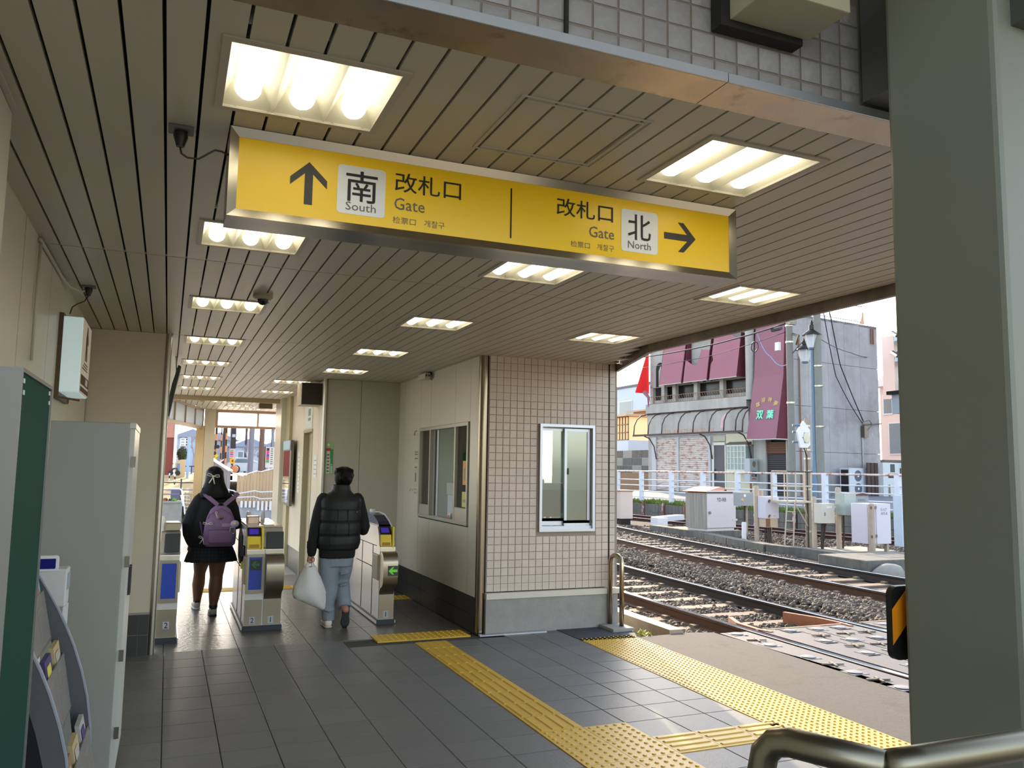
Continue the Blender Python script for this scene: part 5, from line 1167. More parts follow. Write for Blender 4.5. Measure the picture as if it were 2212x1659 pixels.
def on_sleeper(x, y):
    for L, g, y0 in ((T1, 1.37, 7.25), (T2, 1.55, 7.6)):
        c = interp(L, y)+g/2
        if abs(x-c) < 1.12 and abs(((y-y0+.3) % .6)-.3) < .11: return True
    return False
cnt = 0
while cnt < 21000:
    y = 7.0+(random.random()**1.7)*15; x = random.uniform(4.95, 12.9)
    if x > .62*y+3.6 or x < .42*y+.4: continue
    if near_rail(x, y): continue
    if on_sleeper(x, y) and random.random() > .03: continue
    r = random.uniform(.022, .046); add_stone(x, y, bed_z(x, y)+r*.25+random.random()*.012, r); cnt += 1
for k in range(2600):
    y = 13+random.random()*9; x = 12.6+random.random()*3.2
    add_stone(x, y, -.10+random.random()*.03, random.uniform(.03, .055))
me = D.meshes.new('ballast'); me.from_pydata(sv, [], sfc); me.materials.append(stone_m); ob = D.objects.new('ballast', me); COL.objects.link(ob)
tag(ob, 'grey brown crushed stone ballast around the tracks', 'ballast', kind='stuff')
# concrete edge beam, troughs and loose blocks between the tracks
tag(MB().bar((4.78, 7.08, -.06), (4.95, 12.5, -.06), .15, .18).build('edge_beam', M('beam_pale', (176, 156, 136), .8, noise=(8, .1))), 'pale concrete edge beam along the near side of the track', 'beam')
trl = thing('cable_trough', (12.3, 14.5, -.1), 'row of low concrete trough lids between the far tracks', 'trough')
tp = [(12.15, 11.6), (12.25, 13.3), (12.05, 14.3), (12.3, 15.9), (12.62, 17.2), (12.85, 18.5), (12.9, 20.2)]
for a, b_ in zip(tp, tp[1:]):
    n = max(1, round(math.dist(a, b_)/.75))
    for k in range(n):
        p, q = [a[i]+(b_[i]-a[i])*k/n for i in (0, 1)], [a[i]+(b_[i]-a[i])*(k+.97)/n for i in (0, 1)]
        MB().bar((p[0], p[1], -.02), (q[0], q[1], -.02), .30, .20).build('lid', conc_dk, trl)
tag(MB().box(10.95, 10.55, -.18, 12.9, 11.7, .16).build('concrete_block', conc_dk, bevel=.02), 'big dark concrete block beside the far rail near the pillar', 'concrete block')
random.seed(3); b_ = MB().ball((11.25, 10.42, -.10), (.30, .22, .24), 12, 8)
b_.v = [tuple(Vector(v_)+.05*noise.noise_vector(Vector(v_)*4)) for v_ in b_.v]
tag(b_.build('boulder', conc_m, smooth=True), 'rough round boulder by the second track', 'boulder')
tag(MB().box(12.9, 12.9, -.15, 14.2, 13.9, .03).build('concrete_pad', conc_m, bevel=.015), 'flat concrete pad under the signal cabinets', 'concrete pad')
wd_ = thing('weed_tuft', (4.42, 7.18, 0), 'small yellow green weed growing by the handrail foot', 'weed')
lf = MB(); random.seed(5)
for k in range(60):
    x, y = 4.44+random.gauss(0, .05), 7.16+random.gauss(0, .05); d = Vector((random.gauss(0, 1), random.gauss(0, 1), 1.1)).normalized()*random.uniform(.03, .07); s_ = Vector((-d.y, d.x, 0))*.25; p = Vector((x, y, -.02))
    lf.add([p, p+d*.6+s_, p+d, p+d*.6-s_], [(0,1,2,3)])
tag(lf.build('leaf_blades', M('weed_green', (176, 176, 66), .6), wd_, fix=False), kind='stuff')
# level crossing deck -------------------------------------------------------
ck = M('crossing_plank', (88, 82, 82), .6, noise=(4, .12), rand=.07, bump=(60, .3), streak=(20, .0))
cp = thing('crossing_deck', (6.2, 6.0, 0), 'grey plank level crossing deck with round metal studs', 'crossing deck')
def deck(x0, x1, n):
    w_ = (x1-x0)/n
    for k in range(n):
        a = x0+w_*k; y1 = 6.93; y0 = 1.5; ym = 4.9+.4*((k*7) % 3)
        for (p, q) in ((y0, ym), (ym+.006, y1)):
            o1, o2 = interp(T1, p)-5.58, interp(T1, q)-5.58
            MB().prism([(a+.004+o1, p), (a+w_-.004+o1, p), (a+w_-.004+o2, q), (a+.004+o2, q)], 'z', -.08, -.004-.002*((k*5) % 3)).build('plank', ck, cp)
deck(5.18, 5.52, 2); deck(5.66, 6.87, 6); deck(7.05, 9.10, 9); deck(9.30, 10.6, 6)
MB().box(5.66, 6.925, -.16, 6.87, 6.95, 0).box(7.05, 6.925, -.16, 9.1, 6.95, 0).build('end_beam', M('end_beam', (176, 140, 112), .7), cp)
stud = MB().lathe([(.060, 0), (.062, .004), (.054, .007), (.0, .008)], (0, 0), 16).mesh('stud', M('stud_pale', (128, 124, 120), .4, .3), True)
plt = MB().box(-.08, -.08, 0, .08, .08, .003).mesh('stud_plate', M('plate_grey', (96, 96, 102), .5, .3))
for (x, y) in ((5.33,6.83),(5.985,6.807),(6.314,6.776),(6.613,6.773),(5.296,6.30),(5.951,6.278),(6.254,6.246),(5.286,5.79),(5.93,5.746),(5.247,5.228),(5.229,4.737),(6.578,6.243),(7.229,6.761),(6.25,5.74),(6.57,5.73),(5.92,5.24),(6.24,5.23),(7.55,6.72)):
    piece('stud', stud, (x, y, .001), cp); piece('stud_plate', plt, (x, y, -.004), cp)
for k, (x, y) in enumerate(((5.32,6.52),(6.1,6.5),(6.42,6.5),(5.28,5.5),(6.05,6.02),(6.35,6.0),(5.24,4.98),(6.7,6.5))): MB().bar((x-.09, y+.03, .004), (x+.09, y-.03, .004), .02, .012).bar((x-.02, y-.07, .004), (x+.03, y+.06, .004), .02, .012).build('clip', clip_m, cp)
# ================================================================ SIGNAL CABINETS ON THE ISLAND
cab_w = M('cabinet_white', (214, 206, 206), .45, noise=(4, .03)); cab_g = M('cabinet_weathered', (150, 146, 136), .7, streak=(16, .22)); lid_sun = M('lid_sun_orange', (214, 150, 118), .6, noise=(6, .12)); post_m = M('post_concrete', (176, 160, 142), .8, noise=(8, .1)); cab_dk = M('cabinet_grey', (150, 156, 160), .5, noise=(5, .06)); rustb = M('rust_brown', (134, 92, 72), .7)
a_ = math.radians(9)
y1_ = thing('signal_cabinet', (12.78, 17.55, .10), 'big white signal cabinet lettered YD-RB with a pitched lid tinted sunlit orange', 'cabinet', rz=a_)
def LX_(p): return wm(y1_) @ Vector(p)
def lbox(t, name, mat, *b, bevel=0):
    m = MB().box(*b); m.v = [tuple(wm(t) @ Vector(v_)) for v_ in m.v]; return m.build(name, mat, t, bevel=bevel)
def lmesh(t, name, mat, m, **k): m.v = [tuple(wm(t) @ Vector(v_)) for v_ in m.v]; return m.build(name, mat, t, **k)
def ltext(t, name, s_, c, size, ux, uz, mat, **k):
    R = wm(t).to_3x3(); return text(name, s_, wm(t) @ Vector(c), size, R @ Vector(ux), R @ Vector(uz), mat, t, **k)
lbox(y1_, 'body', cab_g, 0, 0, .06, 1.06, .74, .97); dd = lbox(y1_, 'door', cab_w, .02, -.022, .08, 1.05, 0, .95)
lbox(y1_, 'skid', cab_w, .03, 0, 0, 1.0, .70, .06); lbox(y1_, 'shadow_gap', dark, .04, .04, .97, 1.02, .70, 1.0)
lmesh(y1_, 'lid', lid_sun, MB().prism([(-.05, -.06), (-.05, .80), (1.11, .80), (1.11, -.06)], 'z', .995, 1.01).add([(-.05,-.06,1.01),(1.11,-.06,1.01),(1.11,.80,1.01),(-.05,.80,1.01),(.5,-.02,1.13),(.5,.76,1.13)], [(0,1,4),(1,2,5,4),(2,3,5),(3,0,4,5)]))  # orange of the low sun is put into the lid colour
lbox(y1_, 'gable', cab_w, -.04, -.064, .995, 1.10, -.058, 1.04); lbox(y1_, 'vent', dark, .60, -.066, 1.03, .68, -.06, 1.06)
lmesh(y1_, 'handle', steel_dark, MB().tube([(.09, -.05, .44), (.09, -.03, .50)], .03, 8).tube([(.07, -.05, .49), (.13, -.05, .47)], .012, 6))
for z in (.25, .80): lbox(y1_, 'hinge', cab_w, .92, -.032, z, 1.10, -.02, z+.05)
ltext(y1_, 'lettering', 'YD-RB', (.53, -.023, .80), (.34, .095), (1,0,0), (0,0,1), ink, bold=.01)
lbox(y1_, 'plinth', conc_dk, -.15, -.12, -.26, 1.15, .85, 0, bevel=.01)
def post(x, y, z1, r, label, mat=post_m, z0=-.16):
    return tag(MB().tube([(x, y, z0), (x, y, z1-.02), (x, y, z1)], [r, r, r*.8], 12).build('post', mat, smooth=True), label, 'post')
post(12.57, 15.79, .45, .055, 'short white marker post left of the N cabinet', white_m)
bx2 = thing('junction_box', (12.85, 15.35, .37), 'white junction box with faded lettering on two concrete posts', 'junction box')
for x, z in ((12.66, 1.31), (13.02, 1.07)): MB().tube([(x, 15.45, -.16), (x, 15.45, z-.03), (x, 15.45, z)], [.058, .058, .04], 12).build('post', post_m, bx2, smooth=True)
MB().tube([(12.80, 15.45, .8), (12.80, 15.45, 1.2)], .05, 10).build('post', post_m, bx2, smooth=True)
MB().box(12.64, 15.12, .57, 13.03, 15.38, 1.07).build('box', M('box_lilac_white', (206, 206, 220), .45), bx2, bevel=.008); MB().box(12.66, 15.13, .37, 13.0, 15.37, .57).build('lower_box', M('box_sand', (196, 176, 152), .6), bx2); MB().box(12.655, 15.125, .38, 12.78, 15.13, .565).build('rust_side', rustb, bx2)
for z in (.98, .64): MB().tube([(12.75, 15.118, z), (12.75, 15.09, z)], .022, 8).box(12.72, 15.10, z-.05, 12.75, 15.118, z).build('latch', rustb, bx2)
text('lettering', 'N-1LTB', (12.90, 15.119, .965), (.17, .055), UX, UZ, D.materials['box_grey_ink'] if 'box_grey_ink' in D.materials else M('box_grey_ink', (150, 150, 160), .6), bx2)
MB().box(12.88, 15.117, .61, 12.93, 15.12, .65).build('sticker', M('sticker_lime', (196, 206, 110), .5), bx2)
for k, x in enumerate((12.78, 12.83, 12.88, 12.93)): MB().tube([(x, 15.3, .37), (x+.01*(k-1), 15.3, -.15)], .018, 6).build('cable', M('cable_dark', (52, 42, 38), .6) if k == 0 else D.materials['cable_dark'], bx2)
bx3 = thing('meter_box', (12.75, 16.4, .75), 'pale grey box with a white square on it behind the N cabinet', 'junction box')
MB().box(12.90, 16.3, .80, 13.30, 16.6, 1.13).build('box', cab_dk, bx3, bevel=.006); MB().box(12.98, 16.296, 1.02, 13.04, 16.3, 1.08).build('white_square', white_pl, bx3); MB().tube([(12.93, 16.28, .95), (12.93, 16.30, .95)], .03, 10).build('knob', M('knob_ochre', (214, 182, 120), .5), bx3)
MB().tube([(13.12, 16.45, .80), (13.12, 16.45, .3), (13.22, 16.45, -.16)], .02, 6).build('cable', D.materials['cable_dark'], bx3); MB().tube([(13.2, 16.5, -.16), (13.2, 16.5, .8)], .04, 8).build('post', post_m, bx3)
# ladder + platform + mast with five-sided signal back
pl = thing('signal_platform', (13.0, 14.8, 0), 'pale steel railed platform with a ladder beside the signal mast', 'platform')
pm = M('platform_paint', (188, 178, 160), .6)
X0, X1, Y0_, Y1_ = 12.78, 13.50, 14.55, 15.05
def rods(m, segs, r=.017):
    for a, b_ in segs: m.tube([a, b_], r, 6)
    return m
rods(MB(), [((12.62, 14.50, -.1), (12.78, 14.56, .98)), ((12.80, 14.42, -.12), (12.96, 14.52, .98))]).build('ladder_stile', pm, pl)
for k in range(5): t_ = .06+.19*k; rods(MB(), [((12.62+.15*t_, 14.50+.055*t_, -.1+t_*1.05), (12.80+.15*t_, 14.42+.09*t_, -.12+t_*1.06))], .013).build('rung', pm, pl)
MB().box(X0-.04, Y0_, .95, X1, Y1_, .99).build('deck', pm, pl); rods(MB(), [((X0+.2, Y0_, .95), (13.48, 14.70, .42)), ((13.2, Y0_, .95), (13.5, 14.72, .62))], .016).build('brace', pm, pl)
for (a, b_) in ((X0, Y0_), (X0+.24, Y0_), (X0+.48, Y0_), (X1-.03, Y0_), (X0, Y1_), (X0+.36, Y1_), (X1-.03, Y1_)): rods(MB(), [((a, b_, .97), (a, b_, 1.64))]).build('upright', pm, pl)
for z in (1.32, 1.645): rods(MB(), [((X0, Y0_, z), (X1, Y0_, z)), ((X0, Y0_, z), (X0, Y1_, z)), ((X0, Y1_, z), (X1, Y1_, z))]).build('hand_rail', pm if z < 1.5 else steel_dark, pl)
ms = thing('signal_mast', (13.56, 14.75, -.16), 'grey brown concrete signal mast with steel bands', 'mast')
MB().tube([(13.56, 14.75, -.16), (13.56, 14.75, 2.80), (13.56, 14.75, 2.88)], [.075, .062, .04], 14).build('pole', M('mast_grey', (146, 134, 120), .8, noise=(8, .1)), ms, smooth=True)
for z in (.30, .97, 1.25, 1.66, 1.95, 2.15, 2.70): MB().tube([(13.56, 14.75, z-.02), (13.56, 14.75, z+.02)], .074, 14).build('band', steel, ms)
MB().tube([(13.49, 14.69, -.16), (13.49, 14.69, 2.0), (13.40, 14.66, 2.15), (13.36, 14.66, 2.28)], .014, 6).build('cable', soft_black, ms)
pent = [(13.13, 2.55), (13.32, 2.80), (13.50, 2.60), (13.50, 2.26), (13.42, 2.19), (13.22, 2.19)]
sbk = MB().prism(pent, 'y', 14.58, 14.63).build('signal_back', white_m, ms); MB().loft([(13.38, 14.56, 2.30, .01, .02), (13.38, 14.565, 2.32, .06, .02), (13.38, 14.56, 2.42, .092, .025), (13.38, 14.565, 2.52, .06, .02), (13.38, 14.56, 2.545, .01, .02)], 16).build('cover', M('signal_cream', (214, 206, 182), .5), sbk, smooth=True)
for k in range(6): a = k*PI/3; MB().ball((13.38+.1*math.cos(a), 14.575, 2.42+.13*math.sin(a)), .010, 6, 4).build('bolt', rustb, sbk)
for z in (2.70, 2.55, 2.32): MB().tube([(13.10, 14.7, z), (13.24, 14.62, z)], .028, 8).build('visor', M('visor_slate', (96, 116, 138), .5) if z == 2.70 else D.materials['visor_slate'], sbk)
bx4 = thing('relay_box', (12.85, 13.66, .57), 'cream box with a plate on a concrete post right of the mast', 'junction box')
MB().tube([(12.77, 13.72, -.16), (12.77, 13.72, 1.10), (12.77, 13.72, 1.12)], [.045, .045, .03], 12).build('post', post_m, bx4, smooth=True); MB().box(12.70, 13.45, .57, 13.08, 13.66, .985).build('box', M('box_cream2', (206, 200, 186), .45), bx4, bevel=.006); MB().box(12.85, 13.447, .89, 13.0, 13.45, .925).build('plate', white_pl, bx4); MB().box(12.79, 13.44, .73, 12.81, 13.45, .80).build('latch', steel, bx4)
for x0_, x1_ in ((12.86, 12.84), (12.96, 12.90), (12.9, 12.86)): MB().tube([(x0_, 13.6, .57), (x1_, 13.6, .25), (12.84, 13.6, -.16)], .022, 6).build('cable', D.materials['cable_dark'], bx4)
bx5 = thing('emergency_stop_box', (13.3, 13.45, .74), 'grey galvanised double box with Japanese lettering on a post', 'junction box')
MB().tube([(13.24, 13.52, -.16), (13.24, 13.52, 1.30), (13.24, 13.52, 1.33)], [.055, .055, .035], 12).build('post', post_m, bx5, smooth=True)
MB().box(13.10, 13.20, .75, 13.42, 13.46, 1.21).build('front_box', M('galvanised', (168, 176, 172), .5, .3, noise=(14, .1)), bx5, bevel=.005); MB().box(13.44, 13.26, .75, 13.84, 13.62, 1.17).build('rear_box', cab_dk, bx5, bevel=.005)
MB().prism([(13.42, 1.18), (13.64, 1.215), (13.86, 1.18), (13.86, 1.165), (13.42, 1.165)], 'y', 13.22, 13.66).build('lid', M('lid_maroon', (86, 44, 50), .5), bx5)
text('lettering', '非常停止', (13.64, 13.259, 1.06), (.22, .062), UX, UZ, M('stop_ink', (110, 116, 130), .6), bx5, bold=.01); MB().box(13.41, 13.19, .93, 13.47, 13.2, .98).build('latch', soft_black, bx5); MB().ball((13.50, 13.245, .93), (.03, .02, .035), 8, 6).build('padlock', M('brass', (180, 158, 110), .35, .8), bx5)
MB().tube([(13.36, 13.5, .75), (13.38, 13.52, .3), (13.34, 13.54, -.16)], .022, 6).build('cable', D.materials['cable_dark'], bx5)
bx6 = thing('relay_cabinet', (13.2, 12.55, .20), 'white relay cabinet lettered S-1LT AFS-R strapped to a concrete post', 'cabinet')
MB().tube([(13.02, 12.42, -.16), (13.02, 12.42, 1.01), (13.02, 12.42, 1.035)], [.062, .062, .04], 14).build('post', post_m, bx6, smooth=True); MB().box(13.02, 12.52, .22, 13.62, 12.95, 1.02).build('body', M('relay_white', (214, 208, 218), .45), bx6, bevel=.006); MB().box(13.24, 12.50, .22, 13.62, 12.52, 1.02).build('door', D.materials['relay_white'], bx6)
text('lettering', 'S-1LT', (13.44, 12.499, .905), (.16, .055), UX, UZ, M('relay_ink', (128, 128, 140), .6), bx6, bold=.006); text('lettering', 'AFS-R', (13.45, 12.499, .825), (.18, .055), UX, UZ, D.materials['relay_ink'], bx6, bold=.006)
for z in (.38, .95): MB().bar((12.95, 12.36, z), (13.24, 12.5, z), .02, .05).build('strap', steel_dark, bx6)
for x in (13.10, 13.55): MB().box(x, 12.55, -.16, x+.06, 12.62, .22).build('leg', post_m, bx6)
tag(MB().box(16.28, 14.6, -.1, 16.42, 14.85, 1.12).build('fence_end_post', M('post_blue_white', (190, 204, 218), .5)), 'pale blue steel post at the right end of the far fence', 'post')
wt = thing('track_box', (13.67, 23.2, 0), 'rusty white box standing by the far tracks behind the booth edge', 'cabinet')
MB().box(13.45, 23.0, .08, 13.9, 23.4, .95).build('body', M('track_box', (206, 188, 178), .6), wt); MB().box(13.5, 23.05, -.15, 13.85, 23.35, .08).build('foot', dark, wt); MB().box(13.42, 22.97, .95, 13.93, 23.43, .98).build('lid', rustb, wt)
br_ = thing('white_barrier', (14.2, 21.9, 0), 'low white bar stop lying before the far rails', 'barrier'); MB().bar((13.85, 21.6, .14), (15.25, 22.3, .16), .28, .16).build('bar', white_m, br_); MB().box(13.75, 21.3, -.1, 14.1, 21.7, .20).build('block', white_m, br_)
tag(MB().box(12.9, 19.6, -.14, 14.6, 20.9, -.03).build('concrete_slab', M('slab_tan', (150, 130, 112), .85, noise=(6, .15))), 'flat rusty concrete slab between the far tracks', 'slab')
# ================================================================ RETAINING WALL, VERGE, ROAD, FENCE
WL = [(19.9, 13.0), (18.7, 17.3), (17.65, 21.5), (17.1, 24.6), (16.75, 28.2), (16.2, 34)]
wtop = .38
rw = thing('retaining_wall', (17.6, 21.5, 0), 'dark concrete plank retaining wall with steel posts below the road', 'retaining wall')
for (a, b_) in zip(WL, WL[1:]):
    n = max(1, round(math.dist(a, b_)/1.35))
    for k in range(n):
        p, q = [a[i]+(b_[i]-a[i])*k/n for i in (0, 1)], [a[i]+(b_[i]-a[i])*(k+.95)/n for i in (0, 1)]
        for z0, z1 in ((-.2, .08), (.09, wtop)): MB().bar((p[0], p[1], (z0+z1)/2), (q[0], q[1], (z0+z1)/2), .12, z1-z0).build('plank', conc_dk, rw)
        MB().bar((p[0]-.10, p[1], -.25), (p[0]-.10, p[1], wtop+.06), .07).build('steel_post', M('post_rust', (140, 84, 72), .6, stain=((196, 190, 184), 4, .5, .6)) if 'post_rust' not in D.materials else D.materials['post_rust'], rw)
gv = MB(); n = len(WL)
for (x, y) in WL: gv.v += [(x-.05, y, wtop-.02), (x+1.3, y+.2, wtop+.10), (x+1.35, y+.2, wtop+.06), (x+6.6, y+1.4, .72), (x+40, y+8, .74)]
for i in range(n-1):
    for j in range(4): gv.f.append((i*5+j, i*5+j+1, (i+1)*5+j+1, (i+1)*5+j)); gv.mi.append(0 if j < 2 else 1)
struct(gv.build('road', [M('verge_soil', (96, 92, 66), .95, noise=(6, .2)), M('road_asphalt', (120, 122, 128), .85, noise=(10, .08))]))
gr = MB(); random.seed(9)
for k in range(9000):
    t_ = random.random()*(n-1); i = int(t_); f_ = t_-i; x = WL[i][0]+(WL[i+1][0]-WL[i][0])*f_; y = WL[i][1]+(WL[i+1][1]-WL[i][1])*f_; o_ = random.random()**1.5*1.1
    x += o_; z = wtop+.06*o_; h_ = random.uniform(.05, .16); d = Vector((random.gauss(0, .4), random.gauss(0, .4), 1))*h_; s_ = Vector((random.gauss(0, 1), random.gauss(0, 1), 0)).normalized()*.016
    gr.add([(x-s_.x, y-s_.y, z), (x+s_.x, y+s_.y, z), (x+d.x, y+d.y, z+d.z)], [(0,1,2)])
g_ = gr.build('grass', M('verge_grass', (96, 116, 48), .7, noise=(1.3, .5)), None, fix=False); tag(g_, 'tufts of green and yellowed grass on the verge under the fence', 'grass', kind='stuff')
wf_ = thing('guard_fence', (17.9, 21.5, wtop), 'white painted steel guard fence with a rusty top rail along the road', 'fence')
fw = M('fence_white', (212, 216, 226), .5, rand=.03); ftop = M('fence_top_rust', (214, 200, 190), .5, stain=((168, 92, 56), 7, .48, .62))
FP = [(19.35, 15.0), (18.95, 17.1), (18.45, 19.35), (18.0, 21.1), (17.75, 22.6), (17.5, 24.2), (17.25, 25.8), (17.08, 27.6), (16.95, 29.2), (16.7, 31.5)]
for (x, y) in FP: MB().box(x-.07, y-.07, wtop-.1, x+.07, y+.07, 1.60).build('post', fw, wf_)
for a, b_ in zip(FP, FP[1:]):
    MB().tube([(a[0], a[1], 1.60), (b_[0], b_[1], 1.60)], .032, 8).build('top_rail', ftop, wf_)
    for z in (.62, .84, 1.06, 1.28): MB().tube([(a[0], a[1], z), (b_[0], b_[1], z)], .022, 6).build('rail', fw, wf_)
# ================================================================ OLD SHOP BUILDING ACROSS THE ROAD
B = thing('shop_building', (23, 26, 0), 'derelict grey concrete coffee shop with torn purple awnings across the tracks', 'building', rz=math.radians(8.7))
cg = M('shop_concrete', (158, 155, 156), .9, noise=(1.1, .12), streak=(1.3, .12), stain=((126, 124, 126), .7, .5, .75)); cl_ = M('shop_wall_light', (172, 170, 164), .9, noise=(2.5, .10), streak=(3, .12)); pur = M('awning_purple', (160, 104, 116), .75, noise=(1.5, .05), stain=((168, 108, 120), .8, .62, .78)); mar = M('awning_maroon', (92, 28, 44), .75); vio = M('banner_violet', (148, 100, 114), .75, noise=(1, .03)); frame_b = M('frame_brown', (72, 58, 56), .6); shut = M('shutter_rusty', (206, 196, 188), .6, stain=((150, 92, 66), 3.2, .49, .66, (.8, .8, 2.6))); rlat = M('lattice_rust', (150, 116, 96), .7)
lbox(B, 'core', dark, .40, .10, .3, 5.85, 8.6, 8.05)
for k, (xa, xb) in enumerate(((0.02, 1.235), (1.245, 2.505), (2.515, 3.605), (3.615, 4.645), (4.655, 5.89))):     # poured side wall in lifts
    for (za, zb3) in ((.35, 2.495), (2.51, 4.365), (4.38, 6.255), (6.27, 8.15)): lbox(B, 'wall_panel', cg, xa, 0, za, xb, .14, zb3)
lbox(B, 'wall_rear', cg, 5.72, .14, .35, 5.89, 8.65, 8.15); lbox(B, 'roof', cg, .02, 0, 8.05, 5.89, 8.65, 8.16)
lbox(B, 'wall_upper', cl_, .22, 2.15, 5.70, .42, 8.65, 8.0); lbox(B, 'parapet', cl_, .02, .1, 7.80, .42, 8.65, 8.16)
lbox(B, 'wall_left', cl_, .22, 8.45, .5, .5, 8.65, 5.8); lbox(B, 'wall_corner', cl_, .02, .02, .5, .42, .20, 8.1)
for ya, yb in ((7.62, 8.2), (4.42, 5.0)):                                                        # arched openings
    c = (ya+yb)/2; lmesh(B, 'arch_opening', dark, MB().prism([(ya, 5.72), (yb, 5.72), (yb, 6.6)]+[(c+(yb-ya)/2*math.cos(a), 6.6+.32*math.sin(a)) for a in [PI*k/8 for k in range(1, 8)]]+[(ya, 6.6)], 'x', .20, .225))
    lmesh(B, 'arch_reveal', cl_, MB().prism([(ya+.08, 5.72), (yb-.20, 5.72), (yb-.20, 6.5), (c-.03, 6.75), (ya+.08, 6.5)], 'x', .195, .21))
for ya, yb in ((6.95, 7.5), (5.55, 6.65), (3.95, 5.2), (2.25, 3.6)):                             # band of dark windows behind the balcony
    w_ = lbox(B, 'window', M('shop_window', (40, 40, 44), .2) if 'shop_window' not in D.materials else D.materials['shop_window'], .40, ya, 4.95, .43, yb, 5.70); lbox(w_, 'pane', M('pane_grey', (90, 92, 92), .15) if 'pane_grey' not in D.materials else D.materials['pane_grey'], .385, ya+.05, 5.0, .40, (ya+yb)/2, 5.3) if False else None
for yc in (6.82, 5.38, 3.76, 2.1, 7.6): lbox(B, 'column', cl_, .10, yc-.11, 4.85, .30, yc+.11, 5.75)
lbox(B, 'balcony_slab', cl_, -.12, 2.12, 4.42, .42, 8.6, 4.86); lbox(B, 'balcony_sill', cl_, .30, 2.2, 4.86, .42, 8.5, 5.08)
for zt_, n_ in ((4.88, 1), (5.22, 1)): lmesh(B, 'balcony_rail', rlat, MB().tube([(-.08, 2.2, zt_), (-.08, 8.5, zt_)], .014, 6))
lat = MB()
for k in range(42): y = 2.25+.15*k; lat.tube([(-.08, y, 4.88), (-.08, y+.13, 5.22)], .008, 4)
tag(lmesh(B, 'balcony_lattice', rlat, lat), kind='stuff')
def awning(y0, y1, label, z0=5.73, z1=7.67, xt=.0, xb=-.34, notch=None, skew=.0):
    # y1 > y0; the free face slopes out and down
    a = [(y1, z1), (y0, z1), (y0+skew, z0), (y1+skew, z0)]
    fx = lambda z: xb+(xt-xb)*((z-z0)/(z1-z0))**1.3
    poly = a if not notch else notch
    vs = [(fx(z), y, z) for y, z in poly]; m = MB(); n = len(vs)
    m.add(vs+[(x+.03, y, z) for x, y, z in vs], [tuple(range(n)), tuple(range(2*n-1, n-1, -1))]+[(i, (i+1) % n, (i+1) % n+n, i+n) for i in range(n)])
    p_ = lmesh(B, 'awning', pur, m)
    for yy, s_ in ((y0, 0), (y1, 0)):
        lmesh(p_, 'awning_side', mar, MB().add([(xt, yy, z1), (xb, yy+skew, z0), (.2, yy+skew, z0), (.2, yy, z1), (xt, yy+.025, z1), (xb, yy+skew+.025, z0), (.2, yy+skew+.025, z0), (.2, yy+.025, z1)], [(0,1,2,3), (7,6,5,4), (0,4,5,1), (1,5,6,2), (2,6,7,3), (3,7,4,0)]))
    lmesh(p_, 'awning_bar', M('bar_pale', (196, 190, 184), .5) if 'bar_pale' not in D.materials else D.materials['bar_pale'], MB().tube([(xb, y0+skew, z0-.02), (xb, y1+skew, z0-.02)], .02, 6).tube([(xt, y0, z1+.02), (xt, y1, z1+.02)], .02, 6))
awning(5.86, 7.36, 'whole'); awning(4.22, 5.72, 'torn', notch=[(4.24, 7.10), (4.23, 5.73), (5.71, 5.73), (5.71, 6.35), (5.70, 6.78), (5.25, 6.52), (4.95, 6.46), (4.82, 6.85), (4.78, 7.18)]); awning(2.45, 4.06, 'right', notch=[(4.06, 7.67), (3.05, 7.67), (2.46, 7.35), (2.46, 5.73), (4.05, 5.73), (4.04, 6.4), (3.94, 6.6), (4.05, 6.9)])
lmesh(B, 'red_awning', M('awning_red', (214, 40, 44), .6, trans=.2, emit=((200, 20, 24), .0)), MB().prism([(-.65, 5.45), (.15, 7.6), (.2, 7.6), (.2, 5.45)], 'y', 8.72, 8.78)); lmesh(B, 'awning_rag', pur, MB().tube([(-.3, 8.5, 5.5), (-.2, 8.3, 5.2), (-.1, 8.42, 4.7)], [.12, .08, .02], 6))
# tall violet banner with lettering and the concrete stack beside it
bp_ = [(.0, 1.65, 7.95), (.0, .12, 7.95), (-.14, .12, 5.6), (-.14, 1.66, 5.6), (-.64, .12, 3.0), (-.64, 1.66, 3.0)]
bn = lmesh(B, 'banner', vio, MB().add([bp_[0], bp_[1], bp_[2], bp_[3], bp_[4], bp_[5]]+[(p[0]+.03, p[1], p[2]) for p in bp_], [(0,3,2,1), (3,5,4,2), (7,8,9,6), (8,10,11,9), (1,7,6,0), (5,11,10,4)]))
lmesh(bn, 'banner_side', mar, MB().add([(.0, .12, 7.95), (-.14, .12, 5.6), (-.64, .12, 3.0), (.06, .12, 3.0), (.06, .12, 7.95), (.0, .10, 7.95), (-.14, .10, 5.6), (-.64, .10, 3.0), (.06, .10, 3.0), (.06, .10, 7.95)], [(0,1,2,3,4), (9,8,7,6,5), (0,5,6,1), (1,6,7,2), (2,7,8,3)]))
lmesh(bn, 'banner_bar', D.materials['bar_pale'], MB().tube([(.02, .11, 2.97), (-.64, .11, 2.97), (-.64, 1.67, 2.97)], .025, 6))
gold = M('letter_gold', (206, 182, 98), .6); mint = M('letter_mint', (130, 232, 192), .5); mdk = M('letter_teal', (70, 130, 116), .6)
def on_banner(u, z):
    t = (5.6-z)/2.6; return (-.14-.5*t-.014, .12+u-.10-.2*t, z)
bdir = Vector((-.5, 0, -2.6)).normalized()
